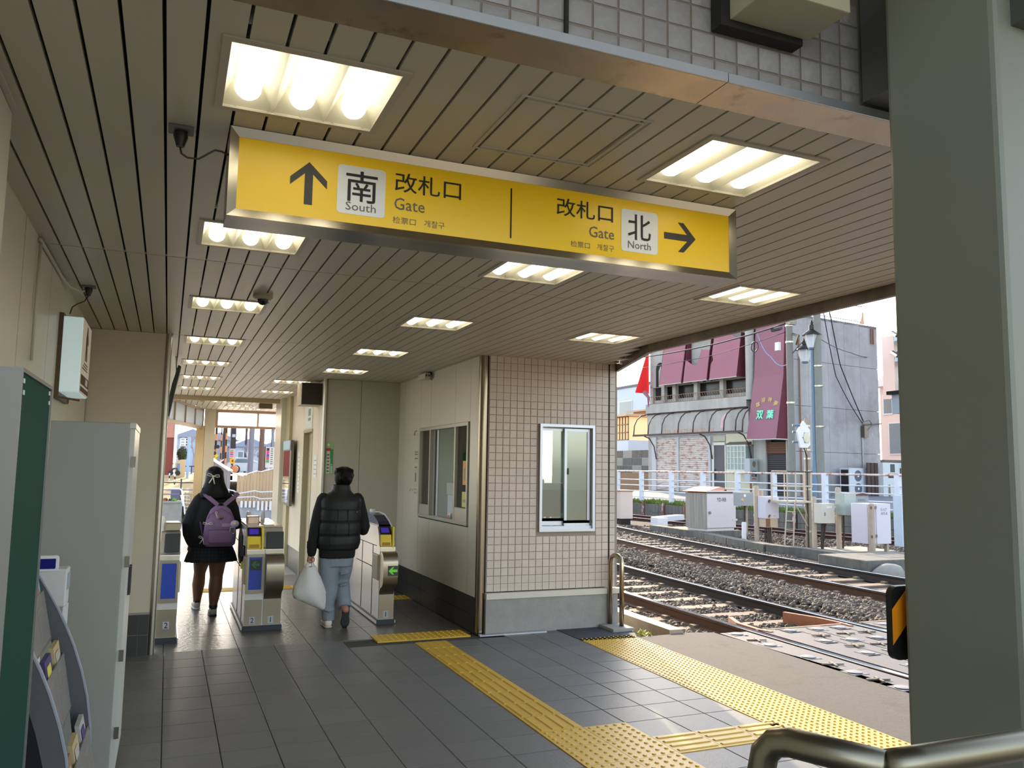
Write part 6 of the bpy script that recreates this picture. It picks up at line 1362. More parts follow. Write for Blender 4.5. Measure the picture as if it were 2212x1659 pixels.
for ch, u, z, rot in (('珈', 1.33, 4.43, .38), ('琲', 1.04, 4.60, .12), ('待', .70, 4.60, -.12), ('夢', .40, 4.42, -.38)):
    ux = Vector((0, -math.cos(rot), math.sin(rot)*1.0)); uz = Vector((-bdir.x*math.cos(rot), -math.sin(rot)*1.0, -bdir.z*math.cos(rot)))
    ltext(bn, 'lettering', ch, on_banner(u, z), (.19, .21), ux, uz-ux*uz.dot(ux), gold, bold=.03, depth=.005)
for ch, u, w_ in (('双', 1.20, .34), ('葉', .66, .34)):
    ltext(bn, 'lettering', ch, on_banner(u-.02, 3.97), (w_+.03, .37), (0,-1,0), (-bdir.x, 0, -bdir.z), mdk, bold=.05, depth=.002); ltext(bn, 'lettering', ch, on_banner(u, 3.99), (w_, .35), (0,-1,0), (-bdir.x, 0, -bdir.z), mint, bold=.05, depth=.008)
lmesh(B, 'concrete_stack', cl_, MB().tube([(.0, 1.98, 4.7), (.0, 1.98, 8.1)], .20, 16), smooth=True)
# bare awning frame over the ground floor and the stained fascia
lbox(B, 'fascia', cl_, -.02, 2.1, 3.30, .42, 8.6, 4.42); ltext(B, 'lettering', 'TEL  0474 72 0056  03 211', (-.021, 5.75, 3.50), (3.2, .17), (0,-1,0), (0,0,1), M('faded_orange', (206, 132, 104), .8), depth=.003)
af = None
for yy in (8.67, 7.62, 6.67, 5.57, 4.62, 3.62, 2.77, 2.1, 1.72):
    m = MB().tube([(-.06, yy, 4.36), (-.35, yy, 4.30), (-.62, yy, 4.10), (-.78, yy, 3.80), (-.82, yy, 3.36)], .028, 6)
    lmesh(B, 'awning_rib', frame_b, m, smooth='all')
lmesh(B, 'awning_edge', frame_b, MB().bar((-.82, 1.7, 3.32), (-.82, 8.72, 3.32), .07, .09)); lmesh(B, 'awning_edge', frame_b, MB().tube([(-.06, 2.1, 4.38), (-.06, 8.7, 4.38)], .03, 6)); lmesh(B, 'awning_cloth_scrap', M('scrap_pink', (214, 170, 178), .8), MB().add([(-.40, 2.98, 4.20), (-.70, 2.98, 3.95), (-.80, 2.98, 3.50), (-.78, 2.84, 3.50), (-.62, 2.84, 4.02)], [(0,1,2,3,4)]))
for yy in (7.9, 4.2, 1.95): lmesh(B, 'bracket', frame_b, MB().tube([(-.82, yy, 3.28), (-.5, yy, 3.18), (-.2, yy, 2.8), (-.06, yy, 2.2)], .03, 6), smooth='all')
# ground floor: shutters, door, lattice bay window, garage
lbox(B, 'wall_ground', cl_, .05, 2.0, .5, .42, 8.6, 3.32)
def shutter(y0, y1, z0, z1, mat, x=.0):
    m = MB(); n = int((z1-z0)/.085)
    for k in range(n):
        a = z0+(z1-z0)*k/n; b_ = z0+(z1-z0)*(k+1)/n; mid = (a+b_)/2
        m.add([(x+.03, y0, a), (x+.03, y1, a), (x, y0, mid), (x, y1, mid), (x+.03, y0, b_), (x+.03, y1, b_)], [(0,1,3,2), (2,3,5,4)])
    return lmesh(B, 'shutter', mat, m, fix=False)
shutter(6.52, 7.94, .72, 3.18, shut); shutter(4.48, 6.38, .70, 3.16, shut)
lbox(B, 'shutter_post', M('post_pale', (186, 186, 188), .5), -.04, 6.39, .7, .03, 6.51, 3.2); lbox(B, 'shutter_post', D.materials['post_pale'], -.04, 7.95, .7, .05, 8.25, 3.25); lbox(B, 'shutter_post', D.materials['post_pale'], -.04, 4.34, .7, .05, 4.47, 3.2)
do = lbox(B, 'door', M('door_slate', (86, 84, 88), .5), -.02, 3.47, .70, .04, 4.12, 2.80); 
wf2 = M('frame_cream', (214, 214, 202), .5)
for b_ in ((-.05, 4.12, .7, .05, 4.22, 2.92), (-.05, 3.40, .7, .05, 3.47, 2.92), (-.05, 3.40, 2.80, .05, 4.22, 2.92)): lbox(B, 'door_frame', wf2, *b_)
lmesh(do, 'door_handle', soft_black, MB().tube([(-.05, 4.06, 1.3), (-.05, 4.06, 1.75)], .02, 6))
lbox(B, 'vent_panel', M('panel_cream', (186, 180, 160), .7), -.03, 3.45, 2.98, .05, 4.15, 3.2); lbox(B, 'cream_wall', M('cream_boards', (206, 200, 172), .7, noise=(3, .05)), -.03, 1.9, .6, .05, 3.40, 1.70); lbox(B, 'cream_wall', D.materials['cream_boards'], -.03, 1.9, 2.8, .05, 3.40, 3.28)
bw = lbox(B, 'bay_window', M('bay_glass', (150, 166, 164), .15), -.28, 2.07, 1.72, .04, 3.08, 2.74)
for b_ in ((-.31, 2.03, 2.72, .05, 3.12, 2.80), (-.31, 2.03, 1.65, .05, 3.12, 1.73)): lbox(bw, 'frame', wf2, *b_)
for k in range(6): lbox(bw, 'mullion', wf2, -.305, 2.05+.203*k, 1.72, -.275, 2.085+.203*k, 2.73)
for k in range(1, 4): lbox(bw, 'mullion', wf2, -.305, 2.05, 1.72+.255*k, -.275, 3.1, 1.74+.255*k)
lmesh(bw, 'hood', M('hood_grey', (92, 88, 84), .7), MB().prism([(-.36, 2.80), (.05, 2.96), (.05, 2.80)], 'y', 1.95, 3.18)); lbox(B, 'window', M('side_pane', (128, 132, 128), .2), -.02, 1.92, 1.75, .04, 2.22, 2.72)
shutter(.24, 1.26, 2.40, 2.88, M('garage_brown', (112, 78, 58), .7), .10); shutter(.24, 1.26, .55, 2.38, M('garage_dark', (70, 68, 70), .6), .12); lbox(B, 'wall_ground', cl_, .05, 1.27, .5, .42, 1.92, 3.0)
sgn = thing('shop_light_sign', (22.2, 28, 0), 'grey upright light box sign with a crest and shop name by the bay window', 'sign', rz=math.radians(8.7))
o_ = wm(B).inverted() @ wm(sgn)
def sbox(name, mat, x0, y0, z0, x1, y1, z1):
    m = MB().box(x0, y0, z0, x1, y1, z1); m.v = [tuple(wm(B) @ Vector(v_)) for v_ in m.v]; return m.build(name, mat, sgn)
sbox('case', M('sign_case', (176, 180, 182), .5), -.58, 1.57, 1.22, -.10, 1.86, 2.20); sbox('face', M('sign_face_grey', (150, 158, 156), .4), -.56, 1.55, 1.27, -.12, 1.57, 2.15); sbox('bracket', rustb, -.40, 1.68, .6, -.34, 1.74, 1.22); sbox('arm', soft_black, -.10, 1.68, 2.0, .05, 1.74, 2.05)
def SW(p): return wm(B) @ Vector(p)
R3 = wm(B).to_3x3()
crest = MB().prism([(-.43, 2.04), (-.34, 2.10), (-.25, 2.04), (-.25, 1.92), (-.34, 1.82), (-.43, 1.92)], 'y', 1.544, 1.55); crest.v = [tuple(SW(v_)) for v_ in crest.v]; crest.build('crest', M('crest_bronze', (112, 98, 78), .6), sgn)
text('lettering', '珈琲待夢', SW((-.34, 1.548, 1.66)), (.28, .06), R3 @ Vector((1,0,0)), UZ, ink, sgn, .003, bold=.02); text('lettering', '双葉', SW((-.34, 1.548, 1.52)), (.34, .15), R3 @ Vector((1,0,0)), UZ, ink, sgn, .003, bold=.04); sbox('red_line', D.materials['poster_red'], -.46, 1.545, 1.34, -.22, 1.55, 1.39)
# roof rail, vent pipes
rlm = M('roof_rail', (132, 122, 116), .6)
lmesh(B, 'roof_rail', rlm, MB().tube([(.3, .1, 8.95), (5.05, .1, 9.0)], .02, 6).tube([(.3, .1, 8.3), (5.05, .1, 8.3)], .015, 6))
for k in range(33): lmesh(B, 'baluster', rlm, MB().tube([(.3+.148*k, .1, 8.16), (.3+.148*k, .1, 8.97)], .012, 4))
lmesh(B, 'canvas_flap', M('flap_orange', (206, 160, 120), .7), MB().prism([(4.85, 8.2), (5.10, 8.2), (5.06, 8.8)], 'y', .05, .08))
for x in (5.42, 5.56): lmesh(B, 'vent_pipe', rustb, MB().tube([(x, -.06, 7.35), (x, -.06, 8.05)], .035, 8))
lmesh(B, 'downpipe', rustb, MB().tube([(.62, -.06, .6), (.62, -.06, 7.3)], .03, 8)); lmesh(B, 'meter', steel_dark, MB().box(4.55, -.2, 3.2, 4.85, -.02, 3.7))
lmesh(B, 'wall_conduit', cl_, MB().tube([(4.62, -.05, .9), (4.60, -.05, 3.2)], .035, 6)); lmesh(B, 'cable_bracket', steel_dark, MB().tube([(4.6, -.1, 3.75), (5.2, -.15, 3.78), (5.85, -.1, 3.84)], .03, 6).tube([(4.5, -.15, 3.85), (4.9, -.2, 3.95), (5.1, -.2, 3.75), (4.8, -.2, 3.55), (4.6, -.15, 3.4)], .02, 6), smooth='all')
# outdoor unit, slat screen, vending machine, bicycle
ac = thing('air_conditioner', (25.9, 26.1, .55), 'two fan outdoor air conditioner by the grey side wall', 'air conditioner', rz=math.radians(8.7))
def bb(t, name, mat, *b):
    m = MB().box(*b); m.v = [tuple(wm(B) @ Vector(v_)) for v_ in m.v]; return m.build(name, mat, t)
bb(ac, 'case', M('ac_white', (192, 198, 206), .5), 2.70, -.75, .62, 3.75, -.30, 1.87); bb(ac, 'side_grille', soft_black, 2.692, -.70, .75, 2.702, -.35, 1.80)
for z in (1.02, 1.55):
    for r_, mt_ in ((.23, M('fan_grey', (84, 92, 108), .5) if 'fan_grey' not in D.materials else D.materials['fan_grey']), (.05, white_pl)):
        m = MB().tube([(3.25, -.75, z), (3.25, -.762-.01*(r_ < .1), z)], r_, 18); m.v = [tuple(wm(B) @ Vector(v_)) for v_ in m.v]; m.build('fan', mt_, ac)
bb(ac, 'foot', dark, 2.75, -.72, .50, 3.7, -.33, .62)
ss = thing('slat_screen', (27, 26, .5), 'upright dark brown slats beside the outdoor air conditioner', 'screen', rz=math.radians(8.7))
for k in range(3): bb(ss, 'slat', M('slat_brown', (72, 52, 46), .7) if 'slat_brown' not in D.materials else D.materials['slat_brown'], 3.60+.25*k, -.95, .45, 3.80+.25*k, -.90, 2.10)
for z in (.8, 1.8): bb(ss, 'crossbar', steel_dark, 3.58, -.90, z, 4.35, -.87, z+.05)
vm_ = thing('vending_machine', (28.4, 26.2, .5), 'back of a tall white machine cabinet with dark vents by the shop', 'machine', rz=math.radians(8.7))
bb(vm_, 'case', M('machine_white', (196, 202, 204), .5), 4.35, -1.15, .5, 5.95, -.45, 2.12); bb(vm_, 'window', M('vm_dark', (40, 56, 56), .3), 4.85, -1.157, 1.72, 5.15, -1.15, 2.06); bb(vm_, 'vent', soft_black, 4.70, -1.157, 1.48, 5.32, -1.15, 1.66); bb(vm_, 'lock', steel_dark, 5.50, -1.16, 1.68, 5.64, -1.15, 1.90)
for x in (4.68, 5.30): bb(vm_, 'slot', steel_dark, x, -1.157, .55, x+.13, -1.15, 1.2)
bi = thing('bicycle', (28.9, 24.6, .6), 'dark bicycle with a red seat half hidden behind the pillar', 'bicycle')
m = MB()
def ring(c, r_, tr, axis_rot, mat, name):
    pts = [tuple(Vector(c)+axis_rot @ Vector((r_*math.cos(2*PI*k/24), 0, r_*math.sin(2*PI*k/24)))) for k in range(25)]
    return MB().tube(pts, tr, 6, cap=False).build(name, mat, bi, smooth='all')
q = Matrix.Rotation(.15, 3, 'Z')
ring((27.4, 23.6, .95), .33, .025, q, soft_black, 'wheel'); ring((28.4, 23.75, .95), .33, .025, q, soft_black, 'wheel')
MB().tube([(27.4, 23.6, .95), (27.65, 23.63, 1.45), (28.2, 23.72, 1.42), (28.4, 23.75, .95)], .02, 6).tube([(27.65, 23.63, 1.45), (27.85, 23.67, .95), (28.2, 23.72, 1.42)], .02, 6).build('frame', M('bike_maroon', (96, 30, 40), .4), bi, smooth='all'); MB().ball((27.6, 23.62, 1.55), (.16, .08, .06), 10, 6).build('seat', M('seat_red', (150, 40, 46), .5), bi)
MB().tube([(28.2, 23.72, 1.42), (28.15, 23.72, 1.62), (28.05, 23.5, 1.66)], .015, 6).build('handlebar', steel, bi)
tag(MB().box(28.4, 27.2, .5, 30.2, 27.35, 1.95).build('board_fence', M('board_ochre', (176, 134, 66), .8, noise=(3, .1))), 'ochre wooden board fence right of the white machine', 'fence')
# ================================================================ POLES, LAMPS, WIRES
pole_m = M('utility_pole', (128, 128, 122), .85, noise=(5, .08)); teal = M('lamp_post_blue', (98, 122, 142), .5)
def pole(x, y, r0, z1, label, name='utility_pole'):
    t = thing(name, (x, y, .6), label, 'pole'); MB().tube([(x, y, .4), (x, y, z1)], [r0, r0*.82], 14).build('shaft', pole_m, t, smooth=True); return t
pa = pole(20.5, 23.07, .135, 9.0, 'concrete utility pole in front of the purple banner'); pb = pole(20.6, 21.80, .145, 9.5, 'tall grey pole right behind the black lantern lamp')
for z in (4.1, 6.3, 6.9): MB().tube([(20.5, 23.07, z), (20.5, 23.07, z+.06)], .14, 14).build('band', steel, pa)
for z in (3.2, 4.6, 5.3): MB().tube([(20.6, 21.80, z), (20.6, 21.80, z+.05)], .145, 14).tube([(20.6, 21.66, z), (20.6, 21.5, z)], .012, 5).build('step_bolt', steel, pb)
MB().box(20.35, 22.85, 6.95, 20.65, 23.0, 7.2).tube([(20.5, 22.9, 6.6), (20.5, 22.6, 6.5), (20.5, 22.75, 6.2)], .05, 6).build('cable_joint', steel_dark, pa, smooth=False); MB().box(20.2, 23.3, 6.05, 20.3, 23.5, 6.35).build('meter_box', white_pl, pa)
lant = M('lantern_glass', (226, 232, 240), .2, alpha=.55)
def street_lamp(x, y, z, label, s_=1.0, arm=False):
    t = thing('street_lamp', (x, y, .6), label, 'street lamp')
    if not arm: MB().lathe([(.16, .5), (.16, 1.35), (.13, 1.5), (.10, 1.9), (.09, 2.0), (.075, 2.1), (.06, z-.02)], (x, y), 12).build('post', teal, t, smooth=True)
    else: MB().tube([(20.5, 23.0, z+.3), (x, y, z+.85), (x, y, z+.6)], .02, 6).build('arm', steel_dark, t)
    MB().lathe([(.12*s_, z), (.14*s_, z+.05), (.10*s_, z+.06)], (x, y), 6).build('collar', teal, t)
    MB().lathe([(.13*s_, z+.06), (.27*s_, z+.50*s_)], (x, y), 6).build('lantern', lant, t)
    fr2 = MB()
    for k in range(6):
        a = 2*PI*k/6; fr2.tube([(x+.135*s_*math.cos(a), y+.135*s_*math.sin(a), z+.06), (x+.275*s_*math.cos(a), y+.275*s_*math.sin(a), z+.5*s_)], .012, 4)
    fr2.build('frame', white_m, t)
    MB().lathe([(.33*s_, z+.50*s_), (.31*s_, z+.54*s_), (.16*s_, z+.66*s_), (.10*s_, z+.70*s_), (.09*s_, z+.86*s_), (.04*s_, z+.89*s_), (.05*s_, z+.95*s_), (.01, z+1.06*s_)], (x, y), 12).build('roof', soft_black, t, smooth=True)
    return t
street_lamp(20.5, 21.95, 5.92, 'black roofed lantern street lamp on a blue post before the side wall'); street_lamp(20.9, 22.75, 5.55, 'second white lantern lamp half hidden behind the utility pole', .95, True)
wire_m = M('wire_black', (26, 26, 30), .6); wire_b = M('wire_blue', (126, 150, 190), .6)
def wire(pts, r, label, mat=None, sag=0.0):
    out = []
    for a, b_ in zip(pts, pts[1:]):
        for k in range(8): t_ = k/8; out.append((a[0]+(b_[0]-a[0])*t_, a[1]+(b_[1]-a[1])*t_, a[2]+(b_[2]-a[2])*t_-sag*4*t_*(1-t_)))
    out.append(pts[-1]); return tag(MB().tube(out, r, 5).build('overhead_wire', mat or wire_m, smooth='all'), label, 'wire')
wire([(20.5, 23.1, 7.05), (20.6, 27.7, 6.88), (20.6, 33, 7.0), (20.8, 44, 7.4)], .030, 'thick black overhead cable crossing in front of the purple awnings', sag=.03)
wire([(20.5, 23.1, 6.75), (20.7, 28.0, 6.45), (20.7, 34, 6.55), (20.8, 44, 6.9)], .012, 'thin lower overhead wire in front of the purple awnings', sag=.04)
wire([(20.5, 23.2, 5.54), (20.6, 24.2, 5.95), (20.6, 24.95, 6.95)], .016, 'pale blue cable drooping across the tall banner', wire_b, sag=.18)
tag(MB().tube([(20.6, 23.6, 6.93), (20.6, 24.1, 6.93)], .07, 8).build('cable_closure', M('closure_dark', (52, 56, 58), .5)), 'dark cable splice closure on the wire by the banner', 'cable closure')
m = MB().tube([(20.6, 25.1+.2*math.cos(2*PI*k/20), 6.44+.2*math.sin(2*PI*k/20)) for k in range(21)], .02, 5, cap=False); tag(m.build('wire_coil', wire_m, smooth='all'), 'coil of spare wire hanging before the concrete stack', 'wire')
def SB(x, y, z): return tuple(wm(B) @ Vector((x, y, z)))
wire([SB(1.55, -.8, 8.6), SB(2.9, -.3, 6.2), SB(4.55, -.15, 3.9)], .022, 'dark cable slanting down the grey side wall, upper one', sag=.05); wire([SB(1.25, -.8, 8.2), SB(2.6, -.3, 5.7), SB(4.50, -.15, 3.8)], .020, 'dark cable slanting down the grey side wall, lower one', M('wire_navy', (40, 46, 70), .6), sag=.12)
wire([(20.5, 21.95, 6.5), SB(3.5, -.4, 6.75), SB(6.4, .3, 6.9)], .014, 'thin wire running across the top of the grey side wall', sag=.10)
wire([SB(1.75, -2.5, 3.2), SB(2.6, -2.2, 1.7), SB(3.0, -2.0, .75)], .010, 'pale guy wire slanting down before the outdoor unit', D.materials['bar_pale'])
# ================================================================ HOUSES AROUND THE SHOP
def house(x0, y0, x1, y1, z0, z1, wallm, roofm, label, kind='flat', wins=(), name='house'):
    t = thing(name, ((x0+x1)/2, (y0+y1)/2, z0), label, 'house'); MB().box(x0, y0, z0, x1, y1, z1).build('wall', wallm, t)
    if kind == 'gable': MB().prism([(y0-.4, z1), (y1+.4, z1), ((y0+y1)/2, z1+(y1-y0)*.28)], 'x', x0-.4, x1+.4).build('roof', roofm, t)
    elif kind == 'gablex': MB().prism([(x0-.4, z1), (x1+.4, z1), ((x0+x1)/2, z1+(x1-x0)*.28)], 'y', y0-.4, y1+.4).build('roof', roofm, t)
    elif kind == 'lean': MB().prism([(x0-.5, z1), (x1+.2, z1+.9), (x1+.2, z1+.75), (x0-.5, z1-.12)], 'y', y0-.3, y1+.3).build('roof', roofm, t)
    else: MB().box(x0-.1, y0-.1, z1, x1+.1, y1+.1, z1+.2).build('roof', roofm, t)
    for (s_, a, b_, za, zb_) in wins:
        w_ = MB().box(*((x0-.05, a, za, x0, b_, zb_) if s_ == 'x' else (a, y0-.05, za, b_, y0, zb_))).build('window', alu, t)
        MB().box(*((x0-.06, a+.06, za+.06, x0-.05, b_-.06, zb_-.06) if s_ == 'x' else (a+.06, y0-.06, za+.06, b_-.06, y0-.05, zb_-.06))).build('pane', M('house_pane', (120, 132, 140), .15) if 'house_pane' not in D.materials else D.materials['house_pane'], w_)
    return t
roof_d = M('roof_slate', (84, 86, 92), .6); roof_t = M('roof_tan', (190, 160, 124), .7)
house(36, 56.4, 46, 68, 0, 8.7, M('wall_pale_blue', (196, 206, 224), .8), roof_d, 'plain pale blue building behind the shop on the left', wins=(('x', 59.6, 61.8, 5.8, 7.6),))
pk = M('wall_dusty_pink', (176, 120, 116), .8)
house(30, 46.6, 38, 50.6, .3, 4.2, pk, roof_d, 'low dusty pink house with a slate roof left of the shop', 'lean', wins=(('x', 48.2, 50.2, 2.4, 3.4),))
house(33, 49.2, 40, 54.5, .3, 6.2, M('wall_terracotta', (196, 150, 122), .8), roof_t, 'terracotta house with a tan roof behind the pink one', 'lean')
gh = thing('glazed_porch', (26.5, 44.6, .7), 'white porch with a lattice window given an amber sun glow at the booth edge', 'house')
MB().box(26, 43.55, -.45, 28.5, 46.5, 3.5).build('wall', M('porch_white', (206, 212, 222), .6), gh); MB().box(26.05, 43.6, 3.5, 28.4, 46.4, 4.95).build('sun_glow_glass', M('sun_glow_glass', (250, 222, 170), .3, emit=((255, 196, 110), .22)), gh)  # pane tinted and glowing amber in place of the sun's reflection
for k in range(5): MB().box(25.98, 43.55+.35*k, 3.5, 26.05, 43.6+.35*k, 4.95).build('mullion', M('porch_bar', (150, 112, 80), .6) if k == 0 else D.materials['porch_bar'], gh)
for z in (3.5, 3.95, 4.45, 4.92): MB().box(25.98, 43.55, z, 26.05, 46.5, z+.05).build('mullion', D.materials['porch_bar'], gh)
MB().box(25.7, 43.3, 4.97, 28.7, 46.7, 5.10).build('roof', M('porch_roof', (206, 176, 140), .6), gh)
bw_ = thing('block_wall', (24, 40, .6), 'grey concrete block garden wall left of the shop', 'garden wall')
for k in range(8):
    for j in range(5): MB().box(25.0, 36.2+1.05*k, .62+.44*j, 25.2, 36.2+1.05*k+1.03, .62+.44*j+.425).build('block', conc_dk if (k+j) % 3 else conc_m, bw_)
tag(MB().box(24.2, 36.0, .5, 24.5, 44.4, 1.5).build('plank_fence', M('fence_brown', (140, 110, 84), .8, noise=(2, .1))), 'low brown board fence along the road left of the shop', 'fence')
pnk = M('wall_shell_pink', (226, 204, 196), .8, noise=(2, .03))
ph = house(33.0, 26.0, 40, 30.7, .4, 6.0, pnk, M('roof_white', (214, 216, 222), .6), 'pale pink sided house right of the shop', 'gable', wins=(('x', 29.2, 30.2, 2.6, 4.2), ('x', 29.9, 30.5, 4.6, 5.6)))
th = thing('tiled_eaves', (30.5, 27.2, 7), 'dark tiled double eaves of a house at the pillar edge', 'eaves')
for z in (7.05, 8.0):
    for k in range(5): MB().tube([(31.2+.35*k, 28.2, z+.28), (30.9+.35*k, 27.6, z)], .12, 8).build('roof_tile', M('tile_black', (52, 50, 58), .5) if 'tile_black' not in D.materials else D.materials['tile_black'], th)
    MB().box(30.75, 27.5, z-.22, 33.2, 27.7, z-.05).build('gutter', M('gutter_blue', (170, 196, 200), .5) if 'gutter_blue' not in D.materials else D.materials['gutter_blue'], th)
MB().box(31.4, 28.3, 5.2, 33.5, 29.0, 8.2).build('wall', pnk, th); MB().tube([(31.2, 27.7, 6.8), (31.4, 28.0, 6.4), (31.45, 28.2, 5.2)], .05, 8).build('downpipe', D.materials['gutter_blue'], th, smooth='all')
pb_ = thing('pole_box', (28.6, 25.5, 4.4), 'grey equipment box with a dark lid on a thin blue pole', 'equipment box')
MB().box(28.3, 25.2, 4.2, 29.0, 25.7, 5.0).build('box', M('eq_grey', (176, 182, 190), .5), pb_); MB().box(28.1, 25.1, 5.0, 29.1, 25.8, 5.15).build('lid', soft_black, pb_); MB().tube([(28.75, 25.6, .5), (28.75, 25.6, 6.0)], .06, 8).build('pole', M('pole_blue', (150, 176, 200), .5), pb_)
tag(MB().box(30.0, 28.2, .4, 32.9, 28.4, 2.3).build('garden_wall', conc_dk), 'dark block garden wall below the pale pink house', 'garden wall')
# ================================================================ BEYOND THE HALL: PLAZA, RAMP WALL, ROAD, CAR
struct(MB().prism([(-7, 18.2), (4.2, 18.2), (7.2, 26.5), (-9, 26.5)], 'z', -.3, -.01).build('ground_plaza', M('plaza_pave', (178, 172, 162), .7, noise=(4, .08))))
dry = M('dry_grass', (190, 166, 118), .95, noise=(1.2, .25), bump=(14, .6))
m = MB(); m.add([(-14, 24.25, .50), (1.5, 24.25, .50), (1.4, 28, 1.0), (-16, 28, 1.0), (1.5, 31, 1.2), (-17, 31, 1.2), (4, 34, 1.22), (-18, 34, 1.22)], [(0,1,2,3), (3,2,4,5), (5,4,6,7)])
struct(m.build('ground_bank', dry)); struct(MB().add([(-30, 33.9, 1.22), (16, 33.9, 1.22), (34, 110, .75), (-60, 110, .75)], [(0,1,2,3)]).build('road_far', M('far_asphalt', (150, 150, 154), .85, noise=(2, .06))))
struct(MB().box(-160, -60, -.9, 200, 260, -.42).build('ground', M('far_ground', (140, 132, 116), .95, noise=(.2, .1))))
pw = thing('planter_wall', (-.1, 24, 0), 'low concrete planter wall outside on the left', 'planter'); MB().box(-6, 23.9, -.1, .42, 24.25, .56).build('wall', conc_m, pw); MB().box(-6, 23.86, .56, .44, 24.3, .61).build('coping', conc_m, pw)
random.seed(21)
for k, (x, mt_, lab) in enumerate(((-.62, (240, 150, 40), 'orange'), (-.05, (236, 140, 30), 'orange'), (.05, (40, 50, 100), 'blue'), (.22, (130, 190, 60), 'green'))):
    f_ = MB()
    for j in range(26): d = Vector((random.gauss(0, .7), random.gauss(0, .5), 1)).normalized()*random.uniform(.05, .12); p = Vector((x+random.gauss(0, .06), 24.05+random.gauss(0, .05), .60)); s_ = Vector((-d.y, d.x, 0)).normalized()*.02; f_.add([p, p+d*.6+s_, p+d, p+d*.6-s_], [(0,1,2,3)])
    t = f_.build('flower_clump', M('flower_%d' % k, mt_, .6), fix=False); tag(t, ['orange flowers hidden at the far left of the planter wall', 'orange flowers on the planter wall by the wall corner', 'dark blue flowers on the planter wall', 'bright green leafy plant on the planter wall'][k], 'plant', kind=None)
fence_d = M('rail_slate', (70, 66, 72), .5); fence_v = M('rail_mauve', (128, 128, 160), .4)
df = thing('dark_fence', (0, 24.6, .6), 'dark steel rail fence above the planter wall on the left', 'fence')
for z, mt_ in ((1.09, fence_d), (.89, fence_v), (.77, fence_v)): MB().tube([(-6, 24.6, z), (.75, 24.6, z)], .016, 6).build('rail', mt_, df)
for x in (-4, -1.6, .37): MB().box(x-.02, 24.58, .5, x+.02, 24.62, 1.2).build('post', fence_d, df)
fb = thing('blue_bin', (.25, 24.9, .5), 'dusty blue grey box standing behind the dark fence', 'bin'); MB().box(.12, 24.8, .5, .40, 25.1, .90).build('box', M('bin_blue', (108, 112, 138), .6), fb); MB().box(.10, 24.78, .90, .42, 25.12, .93).build('lid', white_pl, fb)
hr_ = thing('stair_handrail', (.45, 23.6, 0), 'white pipe stair handrail zigzagging outside on the left', 'handrail')
MB().tube([(.35, 24.0, .92), (.38, 23.8, .90), (.46, 23.3, .48), (.48, 23.2, .30), (.53, 23.1, .34)], .02, 6).tube([(.37, 24.0, .76), (.43, 23.5, .50)], .014, 6).build('rail', white_m, hr_, smooth='all')
for k in range(6): MB().tube([(.38+.015*k, 23.9-.12*k, .86-.09*k), (.56+.02*k, 23.9-.12*k, .84-.09*k)], .010, 5).build('rung', white_m, hr_)
wb_ = thing('wood_bin_fence', (.6, 24, .3), 'small brown boarded screen by the stair handrail', 'screen')
for k in range(4): MB().box(.46+.07*k, 24.02, .30, .52+.07*k, 24.05, .84-.015*k).build('board', M('screen_tan', (168, 146, 116), .8) if k == 0 else D.materials['screen_tan'], wb_)
# ramp wall with vertical boards
rwl = thing('boarded_ramp_wall', (2.3, 24, 0), 'tan vertical board wall with a pale stepped coping outside', 'wall')
bdm = M('board_tan', (188, 160, 126), .7, rand=.06); capm = M('coping_pale', (226, 214, 200), .6)
top = [(1.63, 1.40), (1.89, 1.29), (2.32, 1.43), (2.44, 1.41), (2.75, 1.50), (4.2, 1.9)]
x = 1.80
while x < 4.1:
    z = top[0][1]
    for a, b_ in zip(top, top[1:]):
        if a[0] <= x <= b_[0]: z = a[1]+(b_[1]-a[1])*(x-a[0])/(b_[0]-a[0])
    MB().box(x+.003, 24.0, .42, x+.082, 24.06, z).build('board', bdm, rwl, fix=False); x += .086
for a, b_ in zip(top, top[1:]): MB().bar((a[0], 24.03, a[1]+.012), (b_[0], 24.03, b_[1]+.012), .12, .025).build('coping', capm, rwl)
gwm = M('board_grey', (150, 144, 146), .8, rand=.08)
for k in range(12): y = 24.05+.45*k; MB().box(1.56-.02*k, y, .42, 1.62-.02*k, y+.43, 1.42+.03*k).build('board', gwm, rwl, fix=False)
MB().bar((1.62, 24.0, 1.44), (1.36, 29.5, 1.80), .12, .03).build('coping', capm, rwl)
rb = thing('ramp_concrete_wall', (2.3, 23.9, 0), 'grey concrete ramp base wall below the boards', 'wall'); MB().add([(1.75, 23.85, -.1), (4.2, 23.85, -.1), (4.2, 23.85, .36), (2.7, 23.85, .38), (2.3, 23.85, .50), (1.75, 23.85, .55)]+[(a, 24.1, b_) for a, b_ in ((1.75, -.1), (4.2, -.1), (4.2, .36), (2.7, .38), (2.3, .50), (1.75, .55))], [(0,1,2,3,4,5), (11,10,9,8,7,6), (5,4,10,11), (4,3,9,10), (3,2,8,9)]).build('wall', M('ramp_concrete', (158, 158, 164), .85, streak=(6, .15)), rb)
rr = thing('ramp_handrail', (2.3, 23.6, 0), 'double white pipe handrail stepping along the ramp wall', 'handrail')
for dz, pts in ((0, ((1.55, .93), (1.70, .90), (1.83, .82), (2.25, .90), (2.40, .865), (2.71, .88), (3.4, .9))), (0, ((1.60, .80), (1.82, .72), (2.24, .74), (2.41, .68), (2.71, .69), (3.4, .7)))): MB().tube([(a, 23.7, b_) for a, b_ in pts], .018, 6).build('rail', white_m, rr, smooth='all')
for k in range(16): x = 1.86+.075*k; MB().tube([(x, 23.7, .70 if x < 2.3 else .66), (x, 23.83, .62 if x < 2.3 else .58)], .010, 4).tube([(x, 23.7, .86), (x+.02, 23.83, .78)], .010, 4).build('bracket', white_m, rr)
